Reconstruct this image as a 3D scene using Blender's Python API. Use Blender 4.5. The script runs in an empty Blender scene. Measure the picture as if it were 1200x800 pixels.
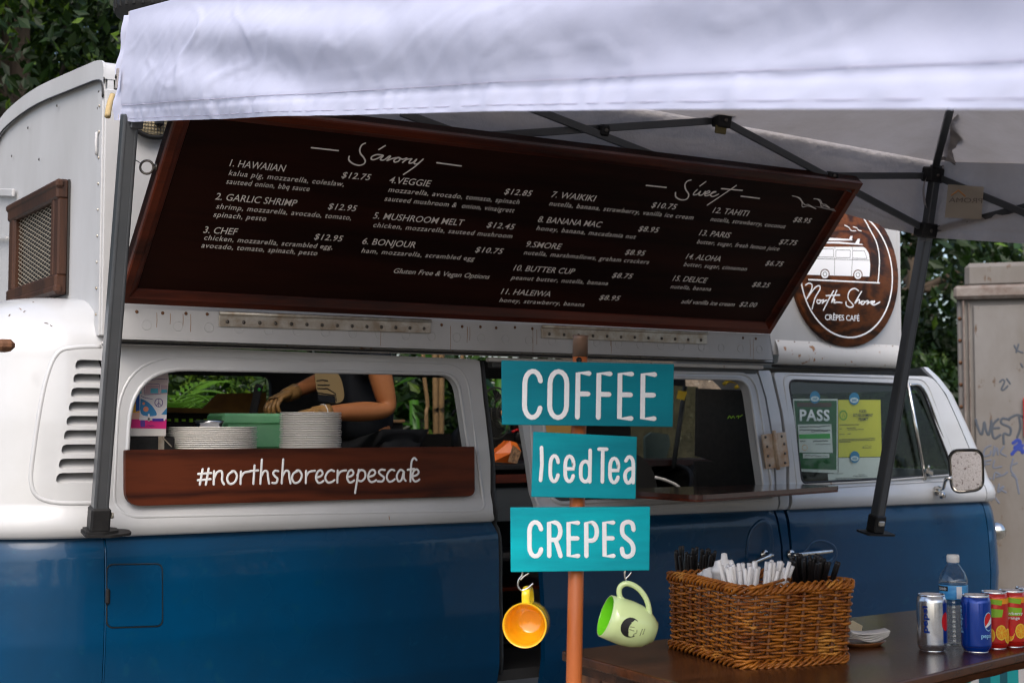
import bpy, bmesh, math, random
import numpy as np
from mathutils import Vector, Matrix, noise as mnoise
random.seed(7); np.random.seed(7)
PI = math.pi
SC = bpy.context.scene
COL = SC.collection

# ------------------------------------------------------------------ camera
F_PX, VPX, HZ = 1690.0, 3250.0, 503.0          # focal length and vanishing point, in pixels of a 1200 x 800 frame
CAM = np.array([0.0, -4.57, 1.37])
PITCH = math.atan((HZ-400)/F_PX)
_xd = np.array([VPX-600, HZ-400, F_PX]); _xd /= np.linalg.norm(_xd)
PSI = math.acos(_xd[0])
FW = np.array([math.sin(PSI)*math.cos(PITCH), math.cos(PSI)*math.cos(PITCH), math.sin(PITCH)])
RT = np.array([math.cos(PSI), -math.sin(PSI), 0.0])
UP = np.cross(RT, FW)
cam_data = bpy.data.cameras.new('camera')
cam = bpy.data.objects.new('camera', cam_data); COL.objects.link(cam)
cam_data.sensor_width = 36.0
cam_data.lens = 36.0*F_PX/1200.0
cam_data.clip_start = 0.05; cam_data.clip_end = 2000
cam_data.dof.use_dof = True
cam_data.dof.focus_distance = 3.9
cam_data.dof.aperture_fstop = 6.3
M = Matrix(((RT[0], UP[0], -FW[0]), (RT[1], UP[1], -FW[1]), (RT[2], UP[2], -FW[2])))
cam.matrix_world = Matrix.Translation(CAM) @ M.to_4x4()
SC.camera = cam
SC.render.resolution_x, SC.render.resolution_y = 1024, 682

# ------------------------------------------------------------------ sky, sun, exposure
SUN_EL, SUN_AZ = math.radians(46), math.radians(214)       # azimuth from +Y towards +X
world = bpy.data.worlds.new('World'); SC.world = world; world.use_nodes = True
wn = world.node_tree
bg = wn.nodes['Background']; bg.inputs['Strength'].default_value = 0.15
sky = wn.nodes.new('ShaderNodeTexSky'); sky.sky_type = 'NISHITA'; sky.sun_disc = False
sky.sun_elevation = SUN_EL; sky.sun_rotation = SUN_AZ
sky.air_density = 1.0; sky.dust_density = 4.0; sky.ozone_density = 1.5
wn.links.new(sky.outputs[0], bg.inputs['Color'])
sl = bpy.data.lights.new('sun', 'SUN'); sl.energy = 0.9; sl.angle = math.radians(40); sl.color = (1.0, 0.97, 0.94)
sun = bpy.data.objects.new('sun', sl); COL.objects.link(sun)
sd = Vector((math.sin(SUN_AZ)*math.cos(SUN_EL), math.cos(SUN_AZ)*math.cos(SUN_EL), math.sin(SUN_EL)))
sun.rotation_euler = sd.to_track_quat('Z', 'Y').to_euler(); sun.location = (0, -8, 12)
SC.view_settings.view_transform = 'Standard'; SC.view_settings.look = 'None'
SC.view_settings.exposure = 0.95; SC.view_settings.gamma = 1.0
SC.cycles.max_bounces = 8; SC.cycles.transparent_max_bounces = 12
SC.cycles.use_denoising = True
SC.cycles.filter_width = 1.15

# ------------------------------------------------------------------ measuring helpers
def ray(x, y): return FW + RT*(x-600)/F_PX - UP*(y-400)/F_PX
def onY(x, y, Y):
    r = ray(x, y); return CAM + r*(Y-CAM[1])/r[1]
def onZ(x, y, Z):
    r = ray(x, y); return CAM + r*(Z-CAM[2])/r[2]
def onX(x, y, X):
    r = ray(x, y); return CAM + r*(X-CAM[0])/r[0]
def onP(x, y, P0, n):
    r = ray(x, y); return CAM + r*((np.array(P0)-CAM)@n)/(r@n)
def atD(x, y, D):
    return CAM + ray(x, y)*D

# ------------------------------------------------------------------ object helpers
ORG = {}
def props(o, label=None, cat=None, group=None, kind=None):
    if label: o['label'] = label
    if cat: o['category'] = cat
    if group: o['group'] = group
    if kind: o['kind'] = kind
    return o
def thing(name, label, cat, loc=(0, 0, 0), group=None):
    o = bpy.data.objects.new(name, None); COL.objects.link(o)
    o.location = loc; o.empty_display_size = .1
    ORG[o.name] = np.array(loc, float)
    return props(o, label, cat, group)
class MB:
    """collects geometry (world coordinates) for ONE mesh"""
    def __init__(s): s.v = []; s.f = []; s.m = []; s.sm = []
    def add(s, v, f, mi=0, smooth=False):
        b = len(s.v); s.v.extend([tuple(map(float, p)) for p in v])
        for q in f: s.f.append([b+i for i in q]); s.m.append(mi); s.sm.append(smooth)
        return s
    def box(s, c, d, rot=None, bev=0.0, mi=0):
        """box with centre c, size d, 3x3 rotation rot and chamfer bev"""
        hx, hy, hz = d[0]/2, d[1]/2, d[2]/2
        b = min(bev, hx*.9, hy*.9, hz*.9)
        if b <= 0:
            v = [(i*hx, j*hy, k*hz) for i in (-1, 1) for j in (-1, 1) for k in (-1, 1)]
            f = [(0, 1, 3, 2), (4, 6, 7, 5), (0, 4, 5, 1), (2, 3, 7, 6), (0, 2, 6, 4), (1, 5, 7, 3)]
        else:
            v = []; idx = {}
            for i in (-1, 1):
                for j in (-1, 1):
                    for k in (-1, 1):
                        idx[i, j, k, 0] = len(v); v.append((i*hx, j*(hy-b), k*(hz-b)))
                        idx[i, j, k, 1] = len(v); v.append((i*(hx-b), j*hy, k*(hz-b)))
                        idx[i, j, k, 2] = len(v); v.append((i*(hx-b), j*(hy-b), k*hz))
            f = []
            for a in (-1, 1):
                f.append([idx[a, j, k, 0] for j, k in ((-1, -1), (1, -1), (1, 1), (-1, 1))][::a])
                f.append([idx[i, a, k, 1] for i, k in ((-1, -1), (-1, 1), (1, 1), (1, -1))][::a])
                f.append([idx[i, j, a, 2] for i, j in ((-1, -1), (1, -1), (1, 1), (-1, 1))][::a])
            for a in (-1, 1):
                for c2 in (-1, 1):
                    f.append([idx[a, c2, -1, 0], idx[a, c2, 1, 0], idx[a, c2, 1, 1], idx[a, c2, -1, 1]][::-a*c2])
                    f.append([idx[a, -1, c2, 0], idx[a, 1, c2, 0], idx[a, 1, c2, 2], idx[a, -1, c2, 2]][::a*c2])
                    f.append([idx[-1, a, c2, 1], idx[1, a, c2, 1], idx[1, a, c2, 2], idx[-1, a, c2, 2]][::-a*c2])
            for i in (-1, 1):
                for j in (-1, 1):
                    for k in (-1, 1):
                        f.append([idx[i, j, k, 0], idx[i, j, k, 1], idx[i, j, k, 2]][::i*j*k])
        R = np.array(rot) if rot is not None else np.eye(3)
        vv = np.array(v)@R.T + np.array(c)
        return s.add(vv, f, mi)
    def bar(s, p, q, w, h, upv=(0, 0, 1), bev=0.0, mi=0):
        p = np.array(p, float); q = np.array(q, float); x = q-p; L = np.linalg.norm(x); x /= L
        y = np.cross(upv, x); y /= np.linalg.norm(y); z = np.cross(x, y)
        return s.box((p+q)/2, (L, w, h), np.array([x, y, z]).T, bev, mi)
    def tube(s, pts, r, n=8, closed=False, mi=0, caps=True, n0=None):
        pts = [np.array(p, float) for p in pts]; N = len(pts)
        rr = r if hasattr(r, '__len__') else [r]*N
        v = []; ref = np.array(n0 if n0 is not None else (0, 0, 1), float); prev = None
        for i, p in enumerate(pts):
            a = pts[(i-1) % N] if (closed or i > 0) else p
            b = pts[(i+1) % N] if (closed or i < N-1) else p
            t = b-a; t /= (np.linalg.norm(t)+1e-12)
            if prev is None:
                u = np.cross(ref, t)
                if np.linalg.norm(u) < 1e-3: u = np.cross((1, 0, 0), t)
            else: u = prev - t*(prev@t)
            u /= (np.linalg.norm(u)+1e-12); prev = u; w = np.cross(t, u)
            for k in range(n):
                an = 2*PI*k/n; v.append(p + rr[i]*(u*math.cos(an)+w*math.sin(an)))
        f = []
        for i in range(N if closed else N-1):
            j = (i+1) % N
            for k in range(n):
                l = (k+1) % n; f.append((i*n+k, i*n+l, j*n+l, j*n+k))
        if caps and not closed:
            f.append(list(range(n))[::-1]); f.append([(N-1)*n+k for k in range(n)])
        return s.add(v, f, mi, True)
    def lathe(s, prof, c=(0, 0, 0), rot=None, n=24, mi=0, smooth=True, mis=None):
        """prof: (r, z) pairs turned round local z"""
        R = np.array(rot) if rot is not None else np.eye(3)
        v = []
        for r, z in prof:
            for k in range(n):
                a = 2*PI*k/n; v.append((r*math.cos(a), r*math.sin(a), z))
        vv = np.array(v)@R.T+np.array(c); b = len(s.v)
        s.v.extend([tuple(p) for p in vv])
        for i in range(len(prof)-1):
            for k in range(n):
                l = (k+1) % n
                s.f.append([b+i*n+k, b+i*n+l, b+(i+1)*n+l, b+(i+1)*n+k]); s.m.append(mis[i] if mis else mi); s.sm.append(smooth)
        return s
    def stroke(s, pts, n, w, h=0.0008, mi=0):
        """painted brush line of width w lying on a surface with normal n"""
        pts = [np.array(p, float) for p in pts]; N = len(pts); n = np.array(n, float); n /= np.linalg.norm(n)
        v = []; K = 7; P2 = []
        t0 = pts[1]-pts[0]; t0 /= np.linalg.norm(t0)+1e-12; t1 = pts[-1]-pts[-2]; t1 /= np.linalg.norm(t1)+1e-12
        P2 += [(pts[0]-t0*w*.5, .12), (pts[0]-t0*w*.35, .7)]
        P2 += [(p, 1) for p in pts]
        P2 += [(pts[-1]+t1*w*.35, .7), (pts[-1]+t1*w*.5, .12)]
        for i, (p, k) in enumerate(P2):
            a = P2[max(i-1, 0)][0]; b = P2[min(i+1, len(P2)-1)][0]; t = b-a; t /= np.linalg.norm(t)+1e-12
            u = np.cross(n, t); u /= np.linalg.norm(u)+1e-12
            for j in range(K):
                an = PI*j/(K-1); v.append(p+u*math.cos(an)*w/2*k+n*(math.sin(an)*h*k+.0001))
        f = [(i*K+j, i*K+j+1, (i+1)*K+j+1, (i+1)*K+j) for i in range(len(P2)-1) for j in range(K-1)]
        return s.add(v, f, mi, True)
    def poly(s, pts, n, th, mi=0):
        """extruded polygon: pts (3D, planar) pushed th along n"""
        n = np.array(n, float); n /= np.linalg.norm(n)
        A = [np.array(p, float) for p in pts]; N = len(A)
        s.add(A+[p+n*th for p in A], [list(range(N)), [N+i for i in range(N)][::-1]] + [(i, N+i, N+(i+1) % N, (i+1) % N) for i in range(N)], mi)
        return s
    def grid(s, fn, us, vs, mi=0, smooth=True, closed_u=False):
        v = [fn(u, w) for w in vs for u in us]; nu = len(us)
        f = [(j*nu+i, j*nu+(i+1) % nu, (j+1)*nu+(i+1) % nu, (j+1)*nu+i) for j in range(len(vs)-1) for i in range(nu if closed_u else nu-1)]
        return s.add(v, f, mi, smooth)
    def build(s, name, mats, parent=None, fix=True, loc=None, flat=False):
        if not isinstance(mats, (list, tuple)): mats = [mats]
        me = bpy.data.meshes.new(name)
        o = bpy.data.objects.new(name, me); COL.objects.link(o)
        if parent is not None:
            org = ORG[parent.name]; o.parent = parent
        elif loc is not None:
            org = np.array(loc, float); o.location = loc
        else: org = np.zeros(3)
        ORG[o.name] = org
        vv = np.array(s.v, float).reshape(-1, 3)-org
        me.from_pydata([tuple(p) for p in vv], [], s.f)
        for m in mats: me.materials.append(m)
        me.polygons.foreach_set('material_index', s.m)
        me.polygons.foreach_set('use_smooth', [False]*len(s.sm) if flat else s.sm)
        if fix:
            bm = bmesh.new(); bm.from_mesh(me)
            bmesh.ops.recalc_face_normals(bm, faces=bm.faces); bm.to_mesh(me); bm.free()
        me.update(); return o
def children(o): return [c for c in bpy.data.objects if c.parent == o]
KIDS = {}
def copy_tree(o, loc=None, rotz=None, label=None, group=None, parent=None, first=True):
    if first:
        KIDS.clear()
        for c in bpy.data.objects:
            if c.parent: KIDS.setdefault(c.parent.name, []).append(c)
    c = o.copy(); COL.objects.link(c)
    if parent is not None: c.parent = parent
    if loc is not None: c.location = loc
    if rotz is not None: c.rotation_euler.z = rotz
    if label: c['label'] = label
    if group: c['group'] = group
    ORG[c.name] = np.array(c.location)
    for ch in KIDS.get(o.name, []): copy_tree(ch, parent=c, first=False)
    return c
def rotm(ax, an):
    return np.array(Matrix.Rotation(an, 3, ax))
def frame(x, z):
    """columns x, y, z of an orthonormal frame"""
    x = np.array(x, float); z = np.array(z, float); z /= np.linalg.norm(z); x = x-z*(x@z); x /= np.linalg.norm(x)
    return np.array([x, np.cross(z, x), z]).T
def lerp(a, b, t): return a+(b-a)*t
def pw(x, xs, ys): return float(np.interp(x, xs, ys))
def catmull(P, k=5, closed=False):
    P = [np.array(p, float) for p in P]; N = len(P); out = []
    for i in range(N if closed else N-1):
        g = lambda j: P[j % N] if closed else P[min(max(j, 0), N-1)]
        a, b, c, d = g(i-1), g(i), g(i+1), g(i+2)
        for q in range(k):
            t = q/k; out.append(.5*((2*b)+(c-a)*t+(2*a-5*b+4*c-d)*t*t+(3*b-a-3*c+d)*t**3))
    if not closed: out.append(P[-1])
    return out
def arc(cx, cy, rx, ry, a0, a1, n=8):
    return [(cx+rx*math.cos(math.radians(lerp(a0, a1, i/n))), cy+ry*math.sin(math.radians(lerp(a0, a1, i/n)))) for i in range(n+1)]
def round_poly(pts, rads, k=6):
    """closed 2D polygon with rounded corners"""
    out = []; N = len(pts); pts = [np.array(p, float) for p in pts]
    for i, p in enumerate(pts):
        a, b = pts[i-1], pts[(i+1) % N]; r = rads[i] if hasattr(rads, '__len__') else rads
        u = a-p; lu = np.linalg.norm(u); w = b-p; lw = np.linalg.norm(w)
        if r <= 0: out.append(p); continue
        r = min(r, lu*.49, lw*.49); p0 = p+u/lu*r; p1 = p+w/lw*r
        for q in range(k+1):
            t = q/k; out.append((1-t)**2*p0+2*t*(1-t)*p+t*t*p1)
    return out

# ------------------------------------------------------------------ materials
def mat(name, col, rough=.5, metal=0.0, coat=0.0, col2=None, nscale=8.0, ndetail=6, amt=.5, bump=0.0, bscale=None, stretch=(1, 1, 1),
        trans=0.0, ior=1.45, alpha=1.0, emit=None, spec=.5, sheen=0, thresh=None, col3=None, n3=30, amt3=.6, rough2=None, bdist=.002, transl=0.0):
    m = bpy.data.materials.new(name); m.use_nodes = True; nt = m.node_tree; N = nt.nodes; L = nt.links
    b = N['Principled BSDF']; out = N['Material Output']
    b.inputs['Base Color'].default_value = (*col, 1); b.inputs['Roughness'].default_value = rough; b.inputs['Metallic'].default_value = metal
    b.inputs['Coat Weight'].default_value = coat; b.inputs['Coat Roughness'].default_value = .06
    b.inputs['Transmission Weight'].default_value = trans; b.inputs['IOR'].default_value = ior; b.inputs['Alpha'].default_value = alpha
    b.inputs['Specular IOR Level'].default_value = spec
    tc = N.new('ShaderNodeTexCoord'); mp = N.new('ShaderNodeMapping'); mp.inputs['Scale'].default_value = stretch
    L.new(tc.outputs['Object'], mp.inputs['Vector'])
    def noise(sc, det=ndetail):
        t = N.new('ShaderNodeTexNoise'); t.inputs['Scale'].default_value = sc; t.inputs['Detail'].default_value = det; t.inputs['Roughness'].default_value = .6
        L.new(mp.outputs[0], t.inputs['Vector']); return t
    def ramp(src, lo, hi):
        r = N.new('ShaderNodeMapRange'); r.inputs['From Min'].default_value = lo; r.inputs['From Max'].default_value = hi
        L.new(src, r.inputs['Value']); return r.outputs['Result']
    cur = None
    if col2 is not None:
        t = noise(nscale); fac = ramp(t.outputs['Fac'], .5-amt*.5, .5+amt*.5) if thresh is None else ramp(t.outputs['Fac'], thresh, thresh+.05)
        mx = N.new('ShaderNodeMix'); mx.data_type = 'RGBA'; mx.inputs['A'].default_value = (*col, 1); mx.inputs['B'].default_value = (*col2, 1)
        L.new(fac, mx.inputs['Factor']); cur = mx.outputs['Result']
        if rough2 is not None:
            mr = N.new('ShaderNodeMapRange'); mr.inputs['To Min'].default_value = rough; mr.inputs['To Max'].default_value = rough2
            L.new(fac, mr.inputs['Value']); L.new(mr.outputs[0], b.inputs['Roughness'])
    if col3 is not None:
        t = noise(n3, 8); fac = ramp(t.outputs['Fac'], amt3, amt3+.06)
        mx = N.new('ShaderNodeMix'); mx.data_type = 'RGBA'; mx.inputs['A'].default_value = (*col, 1); mx.inputs['B'].default_value = (*col3, 1)
        if cur: L.new(cur, mx.inputs['A'])
        L.new(fac, mx.inputs['Factor']); cur = mx.outputs['Result']
    if cur: L.new(cur, b.inputs['Base Color'])
    if bump > 0:
        t = noise(bscale or nscale*3); bp = N.new('ShaderNodeBump'); bp.inputs['Strength'].default_value = bump; bp.inputs['Distance'].default_value = bdist
        L.new(t.outputs['Fac'], bp.inputs['Height']); L.new(bp.outputs[0], b.inputs['Normal'])
        if coat > 0 and bump < .3: L.new(bp.outputs[0], b.inputs['Coat Normal'])
    if emit: b.inputs['Emission Color'].default_value = (*emit[:3], 1); b.inputs['Emission Strength'].default_value = emit[3]
    if transl > 0:
        tr = N.new('ShaderNodeBsdfTranslucent'); tr.inputs['Color'].default_value = (*[min(1, c*1.1) for c in col], 1)
        if cur: L.new(cur, tr.inputs['Color'])
        mxs = N.new('ShaderNodeMixShader'); mxs.inputs[0].default_value = transl
        L.new(b.outputs[0], mxs.inputs[1]); L.new(tr.outputs[0], mxs.inputs[2]); L.new(mxs.outputs[0], out.inputs['Surface'])
    return m
def wood(name, col, col2, axis='X', scale=6.0, rough=.35, coat=.4, dist=5.0, bump=.15, ringscale=1.0, contrast=(.25, .8), spec=.5):
    """grain running along one object axis"""
    m = bpy.data.materials.new(name); m.use_nodes = True; nt = m.node_tree; N = nt.nodes; L = nt.links
    b = N['Principled BSDF']; b.inputs['Roughness'].default_value = rough; b.inputs['Coat Weight'].default_value = coat; b.inputs['Coat Roughness'].default_value = .15
    tc = N.new('ShaderNodeTexCoord'); mp = N.new('ShaderNodeMapping')
    st = {'W': (.45, 1, 1), 'X': (.12, 1, 1), 'Y': (1, .12, 1), 'Z': (1, 1, .12)}[axis]; mp.inputs['Scale'].default_value = st
    L.new(tc.outputs['Object'], mp.inputs['Vector']); b.inputs['Specular IOR Level'].default_value = spec
    n = N.new('ShaderNodeTexNoise'); n.inputs['Scale'].default_value = scale; n.inputs['Detail'].default_value = 4; n.inputs['Distortion'].default_value = dist*.1
    L.new(mp.outputs[0], n.inputs['Vector'])
    mu = N.new('ShaderNodeMath'); mu.operation = 'MULTIPLY'; mu.inputs[1].default_value = 9*ringscale; L.new(n.outputs['Fac'], mu.inputs[0])
    fr = N.new('ShaderNodeMath'); fr.operation = 'PINGPONG'; fr.inputs[1].default_value = 1.0; L.new(mu.outputs[0], fr.inputs[0])
    fine = N.new('ShaderNodeTexNoise'); fine.inputs['Scale'].default_value = scale*22; fine.inputs['Detail'].default_value = 5; L.new(mp.outputs[0], fine.inputs['Vector'])
    ad = N.new('ShaderNodeMath'); ad.operation = 'MULTIPLY_ADD'; ad.inputs[1].default_value = .6; L.new(fine.outputs['Fac'], ad.inputs[0])
    sc = N.new('ShaderNodeMath'); sc.operation = 'MULTIPLY'; sc.inputs[1].default_value = .55; L.new(fr.outputs[0], sc.inputs[0]); L.new(sc.outputs[0], ad.inputs[2])
    mr = N.new('ShaderNodeMapRange'); mr.inputs['From Min'].default_value = contrast[0]; mr.inputs['From Max'].default_value = contrast[1]; L.new(ad.outputs[0], mr.inputs['Value'])
    mx = N.new('ShaderNodeMix'); mx.data_type = 'RGBA'; mx.inputs['A'].default_value = (*col, 1); mx.inputs['B'].default_value = (*col2, 1)
    L.new(mr.outputs[0], mx.inputs['Factor']); L.new(mx.outputs['Result'], b.inputs['Base Color'])
    bp = N.new('ShaderNodeBump'); bp.inputs['Strength'].default_value = bump; bp.inputs['Distance'].default_value = .001; L.new(ad.outputs[0], bp.inputs['Height']); L.new(bp.outputs[0], b.inputs['Normal'])
    return m
def glass_mat(name, tint=(1, 1, 1), rough=.0, opacity=.0):
    """thin pane: see-through with a mirror sheen"""
    m = bpy.data.materials.new(name); m.use_nodes = True; nt = m.node_tree; N = nt.nodes; L = nt.links
    out = N['Material Output']; N.remove(N['Principled BSDF'])
    tr = N.new('ShaderNodeBsdfTransparent'); tr.inputs[0].default_value = (*tint, 1)
    gl = N.new('ShaderNodeBsdfGlossy'); gl.inputs['Roughness'].default_value = rough
    lw = N.new('ShaderNodeLayerWeight'); lw.inputs[0].default_value = .5
    pwr = N.new('ShaderNodeMath'); pwr.operation = 'POWER'; pwr.inputs[1].default_value = 4.0; L.new(lw.outputs['Facing'], pwr.inputs[0])
    ad = N.new('ShaderNodeMath'); ad.operation = 'MULTIPLY_ADD'; ad.inputs[1].default_value = .7; ad.inputs[2].default_value = .015+opacity; L.new(pwr.outputs[0], ad.inputs[0])
    mx = N.new('ShaderNodeMixShader'); L.new(ad.outputs[0], mx.inputs[0]); L.new(tr.outputs[0], mx.inputs[1]); L.new(gl.outputs[0], mx.inputs[2]); L.new(mx.outputs[0], out.inputs['Surface'])
    return m

M_ = {}
M_['white'] = mat('van_white_paint', (.515, .53, .55), .34, coat=.6, col2=(.42, .425, .43), nscale=2.2, amt=.5, col3=(.30, .18, .10), n3=34, amt3=.74, bump=.05, bscale=5, bdist=.01)
M_['box_white'] = mat('box_white_paint', (.475, .48, .49), .5, coat=.1, col2=(.38, .38, .38), nscale=3, amt=.45, col3=(.22, .12, .06), n3=42, amt3=.735, bump=.08, bscale=9, bdist=.004, stretch=(1, 1, .5))
M_['rusty_white'] = mat('rusty_white_paint', (.52, .51, .49), .55, col2=(.28, .14, .06), nscale=28, thresh=.62, bump=.2, bscale=30)
M_['rust'] = mat('rust', (.16, .07, .03), .8, col2=(.07, .03, .015), nscale=60, bump=.4)
M_['blue'] = mat('van_blue_paint', (.0002, .043, .112), .22, coat=.38, spec=.22, col2=(.0004, .032, .082), nscale=2.2, amt=.35, bump=.16, bscale=3.2, bdist=.016, ndetail=4, col3=(.002, .045, .100), n3=14, amt3=.60, rough2=.38)
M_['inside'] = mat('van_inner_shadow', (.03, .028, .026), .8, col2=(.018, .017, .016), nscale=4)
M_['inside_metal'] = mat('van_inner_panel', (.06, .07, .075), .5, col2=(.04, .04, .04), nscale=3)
M_['seal'] = mat('rubber_seal', (.015, .015, .016), .6)
M_['chrome'] = mat('chrome', (.75, .74, .72), .16, 1.0, col2=(.5, .47, .42), nscale=30, bump=.05)
M_['steel'] = mat('hinge_steel', (.52, .50, .45), .42, .6, col2=(.33, .27, .20), nscale=22, amt=.3, bump=.1)
M_['screw'] = mat('screw_steel', (.12, .11, .10), .4, 1.0)
M_['black'] = mat('black_plastic', (.010, .010, .011), .5, spec=.25, col2=(.02, .02, .02), nscale=40)
M_['black_matte'] = mat('black_matte', (.008, .008, .008), .75)
M_['leg'] = mat('dark_grey_steel', (.062, .068, .075), .35, .3, coat=.2, col2=(.08, .086, .094), nscale=9, bump=.05)
M_['board_face'] = wood('menu_board_wood', (.0085, .0022, .0013), (.0210, .0050, .0025), 'X', 2.2, .5, .0, 5, .06, spec=.10)
M_['board_frame'] = wood('mahogany_frame', (.024, .0045, .002), (.105, .017, .0045), 'X', 3.0, .36, .15, 3, .1, spec=.25)
M_['hash_wood'] = wood('stained_pine', (.026, .0055, .0025), (.090, .019, .006), 'X', 3.2, .55, .03, 6, .25, 1.5, spec=.2)
M_['round_wood'] = wood('stained_plywood', (.024, .008, .0035), (.125, .036, .008), 'W', 4.2, .5, .05, 12, .1, 1.2, (.40, .85), spec=.2)
M_['counter_wood'] = wood('dark_counter_wood', (.024, .009, .004), (.085, .030, .012), 'X', 5.0, .26, .05, 3, .35, spec=.3)
M_['shelf_wood'] = wood('red_shelf_wood', (.030, .008, .006), (.075, .022, .013), 'X', 4.0, .12, .6, 3, .08)
M_['plank'] = wood('table_plank_wood', (.10, .03, .01), (.30, .11, .03), 'Z', 6.0, .45, .2, 5, .2)
M_['vent_wood'] = wood('vent_frame_wood', (.022, .008, .004), (.048, .018, .008), 'Z', 5.0, .5, .05, 3, .2, spec=.3)
M_['letter'] = mat('menu_letter_paint', (.88, .84, .80), .6)
M_['white_letter'] = mat('white_letter_paint', (.86, .87, .88), .5, col2=(.78, .78, .78), nscale=90, bump=.1)
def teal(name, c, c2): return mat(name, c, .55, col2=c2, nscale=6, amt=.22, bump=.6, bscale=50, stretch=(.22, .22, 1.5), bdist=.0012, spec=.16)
M_['teal_a'] = teal('teal_paint_least_lit', (.001, .215, .275), (.001, .165, .220))  # more light on the lower boards is put into these three tones
M_['teal_b'] = teal('teal_paint_half_lit', (.001, .310, .370), (.001, .215, .275))
M_['teal_c'] = teal('teal_paint_most_lit', (.001, .430, .490), (.002, .285, .345))
M_['pole'] = mat('copper_orange_pole', (.50, .140, .035), .42, .0, coat=.1, spec=.3, col2=(.38, .10, .035), nscale=9, bump=.1, stretch=(1, 1, .2))
M_['pole_cap'] = mat('weathered_brown_sleeve', (.22, .135, .095), .4, .4, col2=(.15, .08, .05), nscale=14, stretch=(1, 1, .3))
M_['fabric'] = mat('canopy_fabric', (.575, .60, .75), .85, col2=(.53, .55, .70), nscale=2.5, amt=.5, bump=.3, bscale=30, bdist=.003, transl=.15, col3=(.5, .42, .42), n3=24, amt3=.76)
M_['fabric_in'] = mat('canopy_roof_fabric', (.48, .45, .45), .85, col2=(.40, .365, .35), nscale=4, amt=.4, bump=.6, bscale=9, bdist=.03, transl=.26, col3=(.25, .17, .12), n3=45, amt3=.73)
M_['mug_yellow'] = mat('yellow_glaze', (.95, .68, .015), .12, coat=.6)
M_['mug_orange'] = mat('orange_glaze', (.95, .50, .012), .12, coat=.6)
M_['mug_green'] = mat('pale_green_glaze', (.58, .70, .33), .15, coat=.5)
M_['mug_green_in'] = mat('bright_green_glaze', (.16, .62, .02), .15, coat=.5)
M_['wicker'] = mat('wicker', (.42, .140, .014), .38, col2=(.15, .036, .004), nscale=26, amt=.35, coat=.12, spec=.3, col3=(.50, .21, .035), n3=16, amt3=.58)
M_['wicker_dark'] = mat('wicker_stake', (.15, .05, .012), .45, coat=.2)
M_['straw_white'] = mat('white_paper_straw', (.78, .76, .75), .5)
M_['straw_black'] = mat('black_straw', (.012, .011, .012), .3)
M_['paper'] = mat('white_paper', (.76, .74, .72), .7, col2=(.7, .68, .65), nscale=20)
M_['lid'] = mat('white_plastic', (.78, .76, .74), .3, coat=.2)
M_['packet'] = mat('tan_paper', (.52, .30, .15), .6)
M_['plate'] = mat('paper_plate', (.93, .91, .87), .65, col2=(.88, .85, .80), nscale=30)
M_['alu'] = mat('can_aluminium', (.78, .78, .80), .22, 1.0)
M_['can_silver'] = mat('can_silver', (.62, .64, .68), .22, .9, coat=.3)
M_['can_blue'] = mat('can_blue', (.002, .045, .34), .25, .35, coat=.5)
M_['can_red'] = mat('can_red', (.56, .014, .010), .28, .2, coat=.4)
M_['ink_blue'] = mat('ink_blue', (.004, .03, .22), .3)
M_['ink_red'] = mat('ink_red', (.62, .012, .012), .3)
M_['ink_white'] = mat('ink_white', (.82, .83, .85), .3)
M_['ink_light'] = mat('ink_light_blue', (.25, .55, .80), .3)
M_['ink_green'] = mat('ink_green', (.02, .36, .03), .4)
M_['ink_lime'] = mat('ink_lime', (.25, .50, .02), .4)
M_['ink_orange'] = mat('ink_orange', (.85, .32, .01), .4)
M_['ink_yellow'] = mat('ink_yellow', (.85, .60, .05), .4)
M_['ink_black'] = mat('ink_black', (.01, .01, .01), .5)
M_['ink_dark'] = mat('ink_dark_grey', (.06, .06, .05), .5)
M_['ink_graffiti'] = mat('grey_blue_spray', (.045, .055, .07), .7)
M_['ink_graffiti_b'] = mat('dark_blue_spray', (.012, .03, .20), .7)
M_['ink_graffiti_p'] = mat('pale_blue_spray', (.085, .10, .135), .7)
M_['pet'] = glass_mat('bottle_plastic', (.93, .95, .96), .05, .06)
M_['water'] = glass_mat('bottle_water', (.85, .88, .9), .02, .02)
M_['pane'] = glass_mat('window_glass', (.86, .90, .88), .0, .0)
M_['clear_cup'] = glass_mat('clear_cup_plastic', (.8, .8, .82), .1, .12)
M_['green_tub'] = mat('green_tub_plastic', (.38, .76, .46), .4, col2=(.26, .66, .36), nscale=10, transl=.45)
M_['skin'] = mat('skin', (.46, .185, .070), .5, col2=(.38, .14, .05), nscale=12, bump=.08, bscale=90)
M_['glove'] = mat('thin_tan_glove', (.42, .24, .085), .35, coat=.2, col2=(.34, .18, .06), nscale=40, bump=.5, bscale=60, bdist=.003)
M_['shirt'] = mat('navy_shirt', (.008, .011, .017), .85, bump=.3, bscale=20, bdist=.01)
M_['trousers'] = mat('black_trousers', (.007, .008, .010), .85)
M_['hair'] = mat('dark_hair', (.015, .009, .006), .6)
M_['print'] = mat('beige_shirt_print', (.34, .25, .12), .8)

M_['streak'] = mat('rust_streak_stain', (.30, .20, .13), .8)
M_['bark_bit'] = mat('leaf_litter', (.09, .05, .02), .9)
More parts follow.
